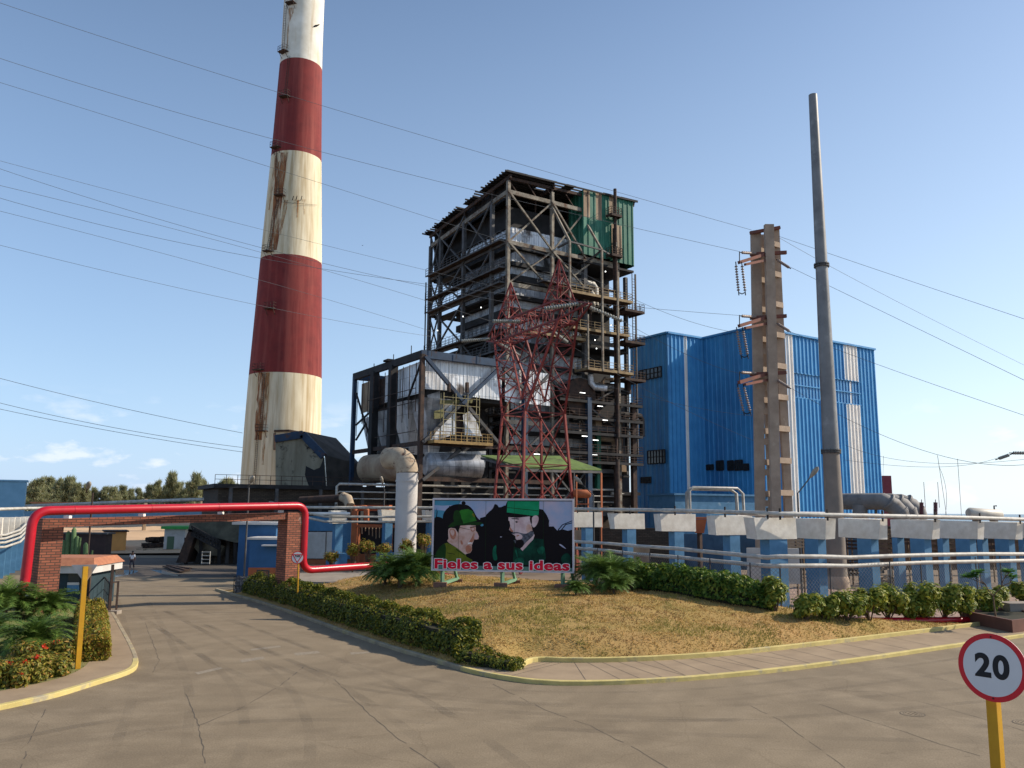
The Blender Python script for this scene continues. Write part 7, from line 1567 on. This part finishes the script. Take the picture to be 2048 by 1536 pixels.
# frangipani in the brown planter
pl = G(1985, 1240, .3); q0 = [G(x, y, .45) for x, y in [(1925, 1232), (2025, 1253), (2110, 1243), (2020, 1226)]]
pt_ = thing('brown_planter', 'long maroon brown concrete planter by the right kerb', 'planter', (q0[0].x, q0[0].y, .1)); mb = MB(); m_pb = M('maroon_planter_paint', (.17, .075, .055), (.13, .06, .045), 1, rough=.7)
cc = sum(q0, Vector())/4
for i in range(4):
    a, b = q0[i], q0[(i+1) % 4]; ai, bi = a.lerp(cc, .08), b.lerp(cc, .08); mb.hexa([Vector((v.x, v.y, .05)) for v in (a, b, bi, ai)]+[Vector((v.x, v.y, .75)) for v in (a, b, bi, ai)])
mb.build('box', m_pb, pt_); mb = MB(); mb.add([Vector((v.x, v.y, .66)) for v in q0], [(0, 1, 2, 3)]); mb.build('soil', m_core, pt_)
def frang(label, base, H_, seed):
    rg = random.Random(seed); t = thing('frangipani_tree', label, 'tree', tuple(base), 'frangipani trees'); s = MB(); f = MB(); top = []
    def grow(p, d, l, r_, n):
        q = p+d*l; s.tube([p, p.lerp(q, .5)+Vector((rg.gauss(0, .03), rg.gauss(0, .03), 0)), q], [r_, r_*.85, r_*.75], 6)
        if n == 0: top.append((q, d)); return
        for _ in range(rg.choice((2, 3))): grow(q, (d+Vector((rg.gauss(0, .55), rg.gauss(0, .55), rg.uniform(0, .3)))).normalized(), l*rg.uniform(.6, .8), r_*.7, n-1)
    grow(base, Vector((-.05, 0, 1)), H_*.4, .05, 3)
    for q, d in top:
        for _ in range(20):
            a = rg.uniform(0, 6.28); o = Vector((math.cos(a), math.sin(a), rg.uniform(-.1, .7))).normalized(); l = .46*rg.uniform(.7, 1.1); w_ = o.cross(Vector((0, 0, 1))).normalized()*.08
            f.add([q, q+o*l*.5+w_, q+o*l+Vector((0, 0, -.04)), q+o*l*.5-w_], [(0, 1, 2, 3)])
    s.build('trunk', m_bark, t); f.build('crown', L_plum, t)
q = G(1992, 1236, .66); q.z = .6; frang('frangipani tree growing in the maroon planter', q, 2.9, 5)
q = G(2100, 1230, .6); frang('frangipani tree just beyond the right photo edge', q, 2.3, 9)
panel(2022, 2120, 1207, 1236, 47, m_conc, 'grey concrete planter wall at the right photo edge', th=1.2)
# casuarina tree line
def casu(seed):
    rg = random.Random(seed); t = thing('casuarina_tree', 'x', 'tree'); s = MB(); f = MB(); H_ = 10; s.tube([(0, 0, 0), (.2, 0, 4), (.1, .1, 8), (0, 0, 9.7)], [.28, .2, .1, .03], 6)
    for i in range(60):
        z = .6+8.6*(i/60)**.9; a = rg.uniform(0, 6.28); l = (2.9*(1-(z/10.2))**.9+.25)*rg.uniform(.5, 1.3); e = Vector((math.cos(a)*l*.85, math.sin(a)*l*.85, l*rg.uniform(.35, 1.0))); b = Vector((.1, 0, z)); s.tube([b, b+e*.6], [.06, .02], 4)
        for _ in range(170):
            k = rg.random()**.6; p = b+e*k+Vector((rg.gauss(0, .2), rg.gauss(0, .2), rg.gauss(0, .2))); d = Vector((rg.gauss(0, .5), rg.gauss(0, .5), rg.uniform(-.3, 1))).normalized()*rg.uniform(.4, .95); w_ = Vector((rg.gauss(0, 1), rg.gauss(0, 1), 0)).normalized()*.075; f.add([p-w_, p+w_, p+d], [(0, 1, 2)])
    f.build('crown', L_cas, t); s.build('trunk', m_bark, t); return t
cp = [casu(i) for i in range(4)]; used = [False]*4
spots = [(45, 978, 1.0), (62, 964, 1.15), (80, 957, 1.35), (100, 955, 1.4), (120, 958, 1.2), (140, 953, 1.2), (155, 966, 1.1), (172, 970, 1.0), (190, 976, 1.2), (210, 973, 1.3), (228, 974, 1.2), (246, 972, 1.2), (262, 978, 1.0), (280, 976, 1.0), (300, 970, 1.1), (315, 962, .9), (332, 972, 1.0), (346, 944, .95), (360, 965, 1.1), (378, 966, 1.1), (393, 947, 1.1), (408, 958, 1.0), (425, 972, 1.0), (445, 960, 1.1), (462, 958, 1.1), (478, 968, 1.0), (30, 990, 1.2), (15, 992, 1.2), (-15, 988, 1.2)]
rg = random.Random(4)
for i, (px, py, wz) in enumerate(spots):
    k = i % 4; Y = 205+rg.uniform(-12, 25); top = P(px, py, Y); H_ = top.z/9.9
    place(cp[k], used[k], (top.x, Y, 0), rg.uniform(0, 6.28), (H_*wz*.85, H_*wz*.85, H_), 'feathery casuarina in the tree line left of the chimney, number %s counted from the left' % 'x', 'casuarina trees in the tree line'); used[k] = True
    cp_last = sc.objects
nm_ = ['leftmost', 'second', 'third', 'fourth', 'fifth', 'sixth', 'seventh', 'eighth', 'ninth', 'tenth', 'eleventh', 'twelfth', 'thirteenth', 'fourteenth', 'fifteenth', 'sixteenth', 'seventeenth', 'eighteenth', 'nineteenth', 'twentieth', 'twenty first', 'twenty second', 'twenty third', 'twenty fourth', 'twenty fifth', 'twenty sixth', 'twenty seventh', 'twenty eighth', 'rightmost']
bpy.context.view_layer.update()
tr_ = sorted([o for o in sc.objects if o.parent is None and o.name.startswith('casuarina_tree')], key=lambda o: o.location.x/o.location.y)
for o, n_ in zip(tr_, nm_): o['label'] = '%s feathery casuarina from the left in the tree line' % n_
mb = MB(); rg = random.Random(77)
for _ in range(16000):
    x = rg.uniform(-125, -62); Y = 190+rg.uniform(-6, 6); leaf(mb, Vector((x, Y, abs(rg.gauss(0, 1.9))+.2)), .38, None, .6, 0, rg)
tag(mb.build('undergrowth', L_cas), 'bushy green undergrowth below the casuarina tree line', 'undergrowth', kind='stuff')

# dry grass blades on the mound and the bed
mb = MB(); rg = random.Random(12); L_dry = LEAF('dry_grass_blades', [(.50, .31, .11), (.58, .39, .15), (.38, .25, .08), (.30, .22, .06), (.50, .30, .11)], rough=1, trans=.2)
n = 0
while n < 70000:
    x = rg.uniform(-14, 33); y = rg.uniform(32, 56)
    if not inpoly(x, y, lawn_poly): continue
    if rg.random() > (38/y)**2.2*1.1: continue
    z = Hm(x, y); h = rg.uniform(.035, .10); q1 = noise.noise(Vector((x*.28, y*.28, 3)))+.6*noise.noise(Vector((x*1.1, y*1.1, 8)))+rg.gauss(0, .1); q2 = noise.noise(Vector((x*.5+y*.9, y*.35-x*.2, 21)))+.6*noise.noise(Vector((x*2.1, y*2.1, 31)))+rg.gauss(0, .08)
    if q2 > .5 and rg.random() < .8: continue
    gi = 1 if q1 > .2 else (2 if q2 > .18 else 0); h *= 1+.9*max(0, q1)
    a = rg.uniform(0, 6.28); d = Vector((math.cos(a), math.sin(a), 0)); l = Vector((rg.gauss(0, .05), rg.gauss(0, .05), h)); p = Vector((x, y, z-.01)); mb.add([p-d*.022, p+d*.022, p+l], [(0, 1, 2)], gi); n += 1
L_db = LEAF('brown_grass_blades', [(.26, .15, .055), (.34, .20, .08), (.20, .13, .05)], rough=1, trans=.15)
L_dg = LEAF('olive_grass_blades', [(.20, .19, .045), (.32, .26, .07), (.27, .23, .06)], rough=1, trans=.2)
tag(mb.build('grass', [L_dry, L_dg, L_db]), 'short dry tan grass covering the mound below the billboard', 'grass', kind='stuff')
mb = MB(); L_gg = LEAF('green_grass_blades', [(.10, .14, .03), (.16, .18, .04), (.24, .22, .07)], rough=1, trans=.2); n = 0
while n < 12000:
    x = rg.uniform(-34, -14); y = rg.uniform(26, 48)
    if not inpoly(x, y, bedpoly): continue
    z = Hb(x, y); h = rg.uniform(.05, .14); a = rg.uniform(0, 6.28); d = Vector((math.cos(a), math.sin(a), 0)); p = Vector((x, y, z-.01)); mb.add([p-d*.025, p+d*.025, p+Vector((rg.gauss(0, .06), rg.gauss(0, .06), h))], [(0, 1, 2)]); n += 1
tag(mb.build('grass', L_gg), 'green grass of the planting bed left of the sidewalk', 'grass', kind='stuff')
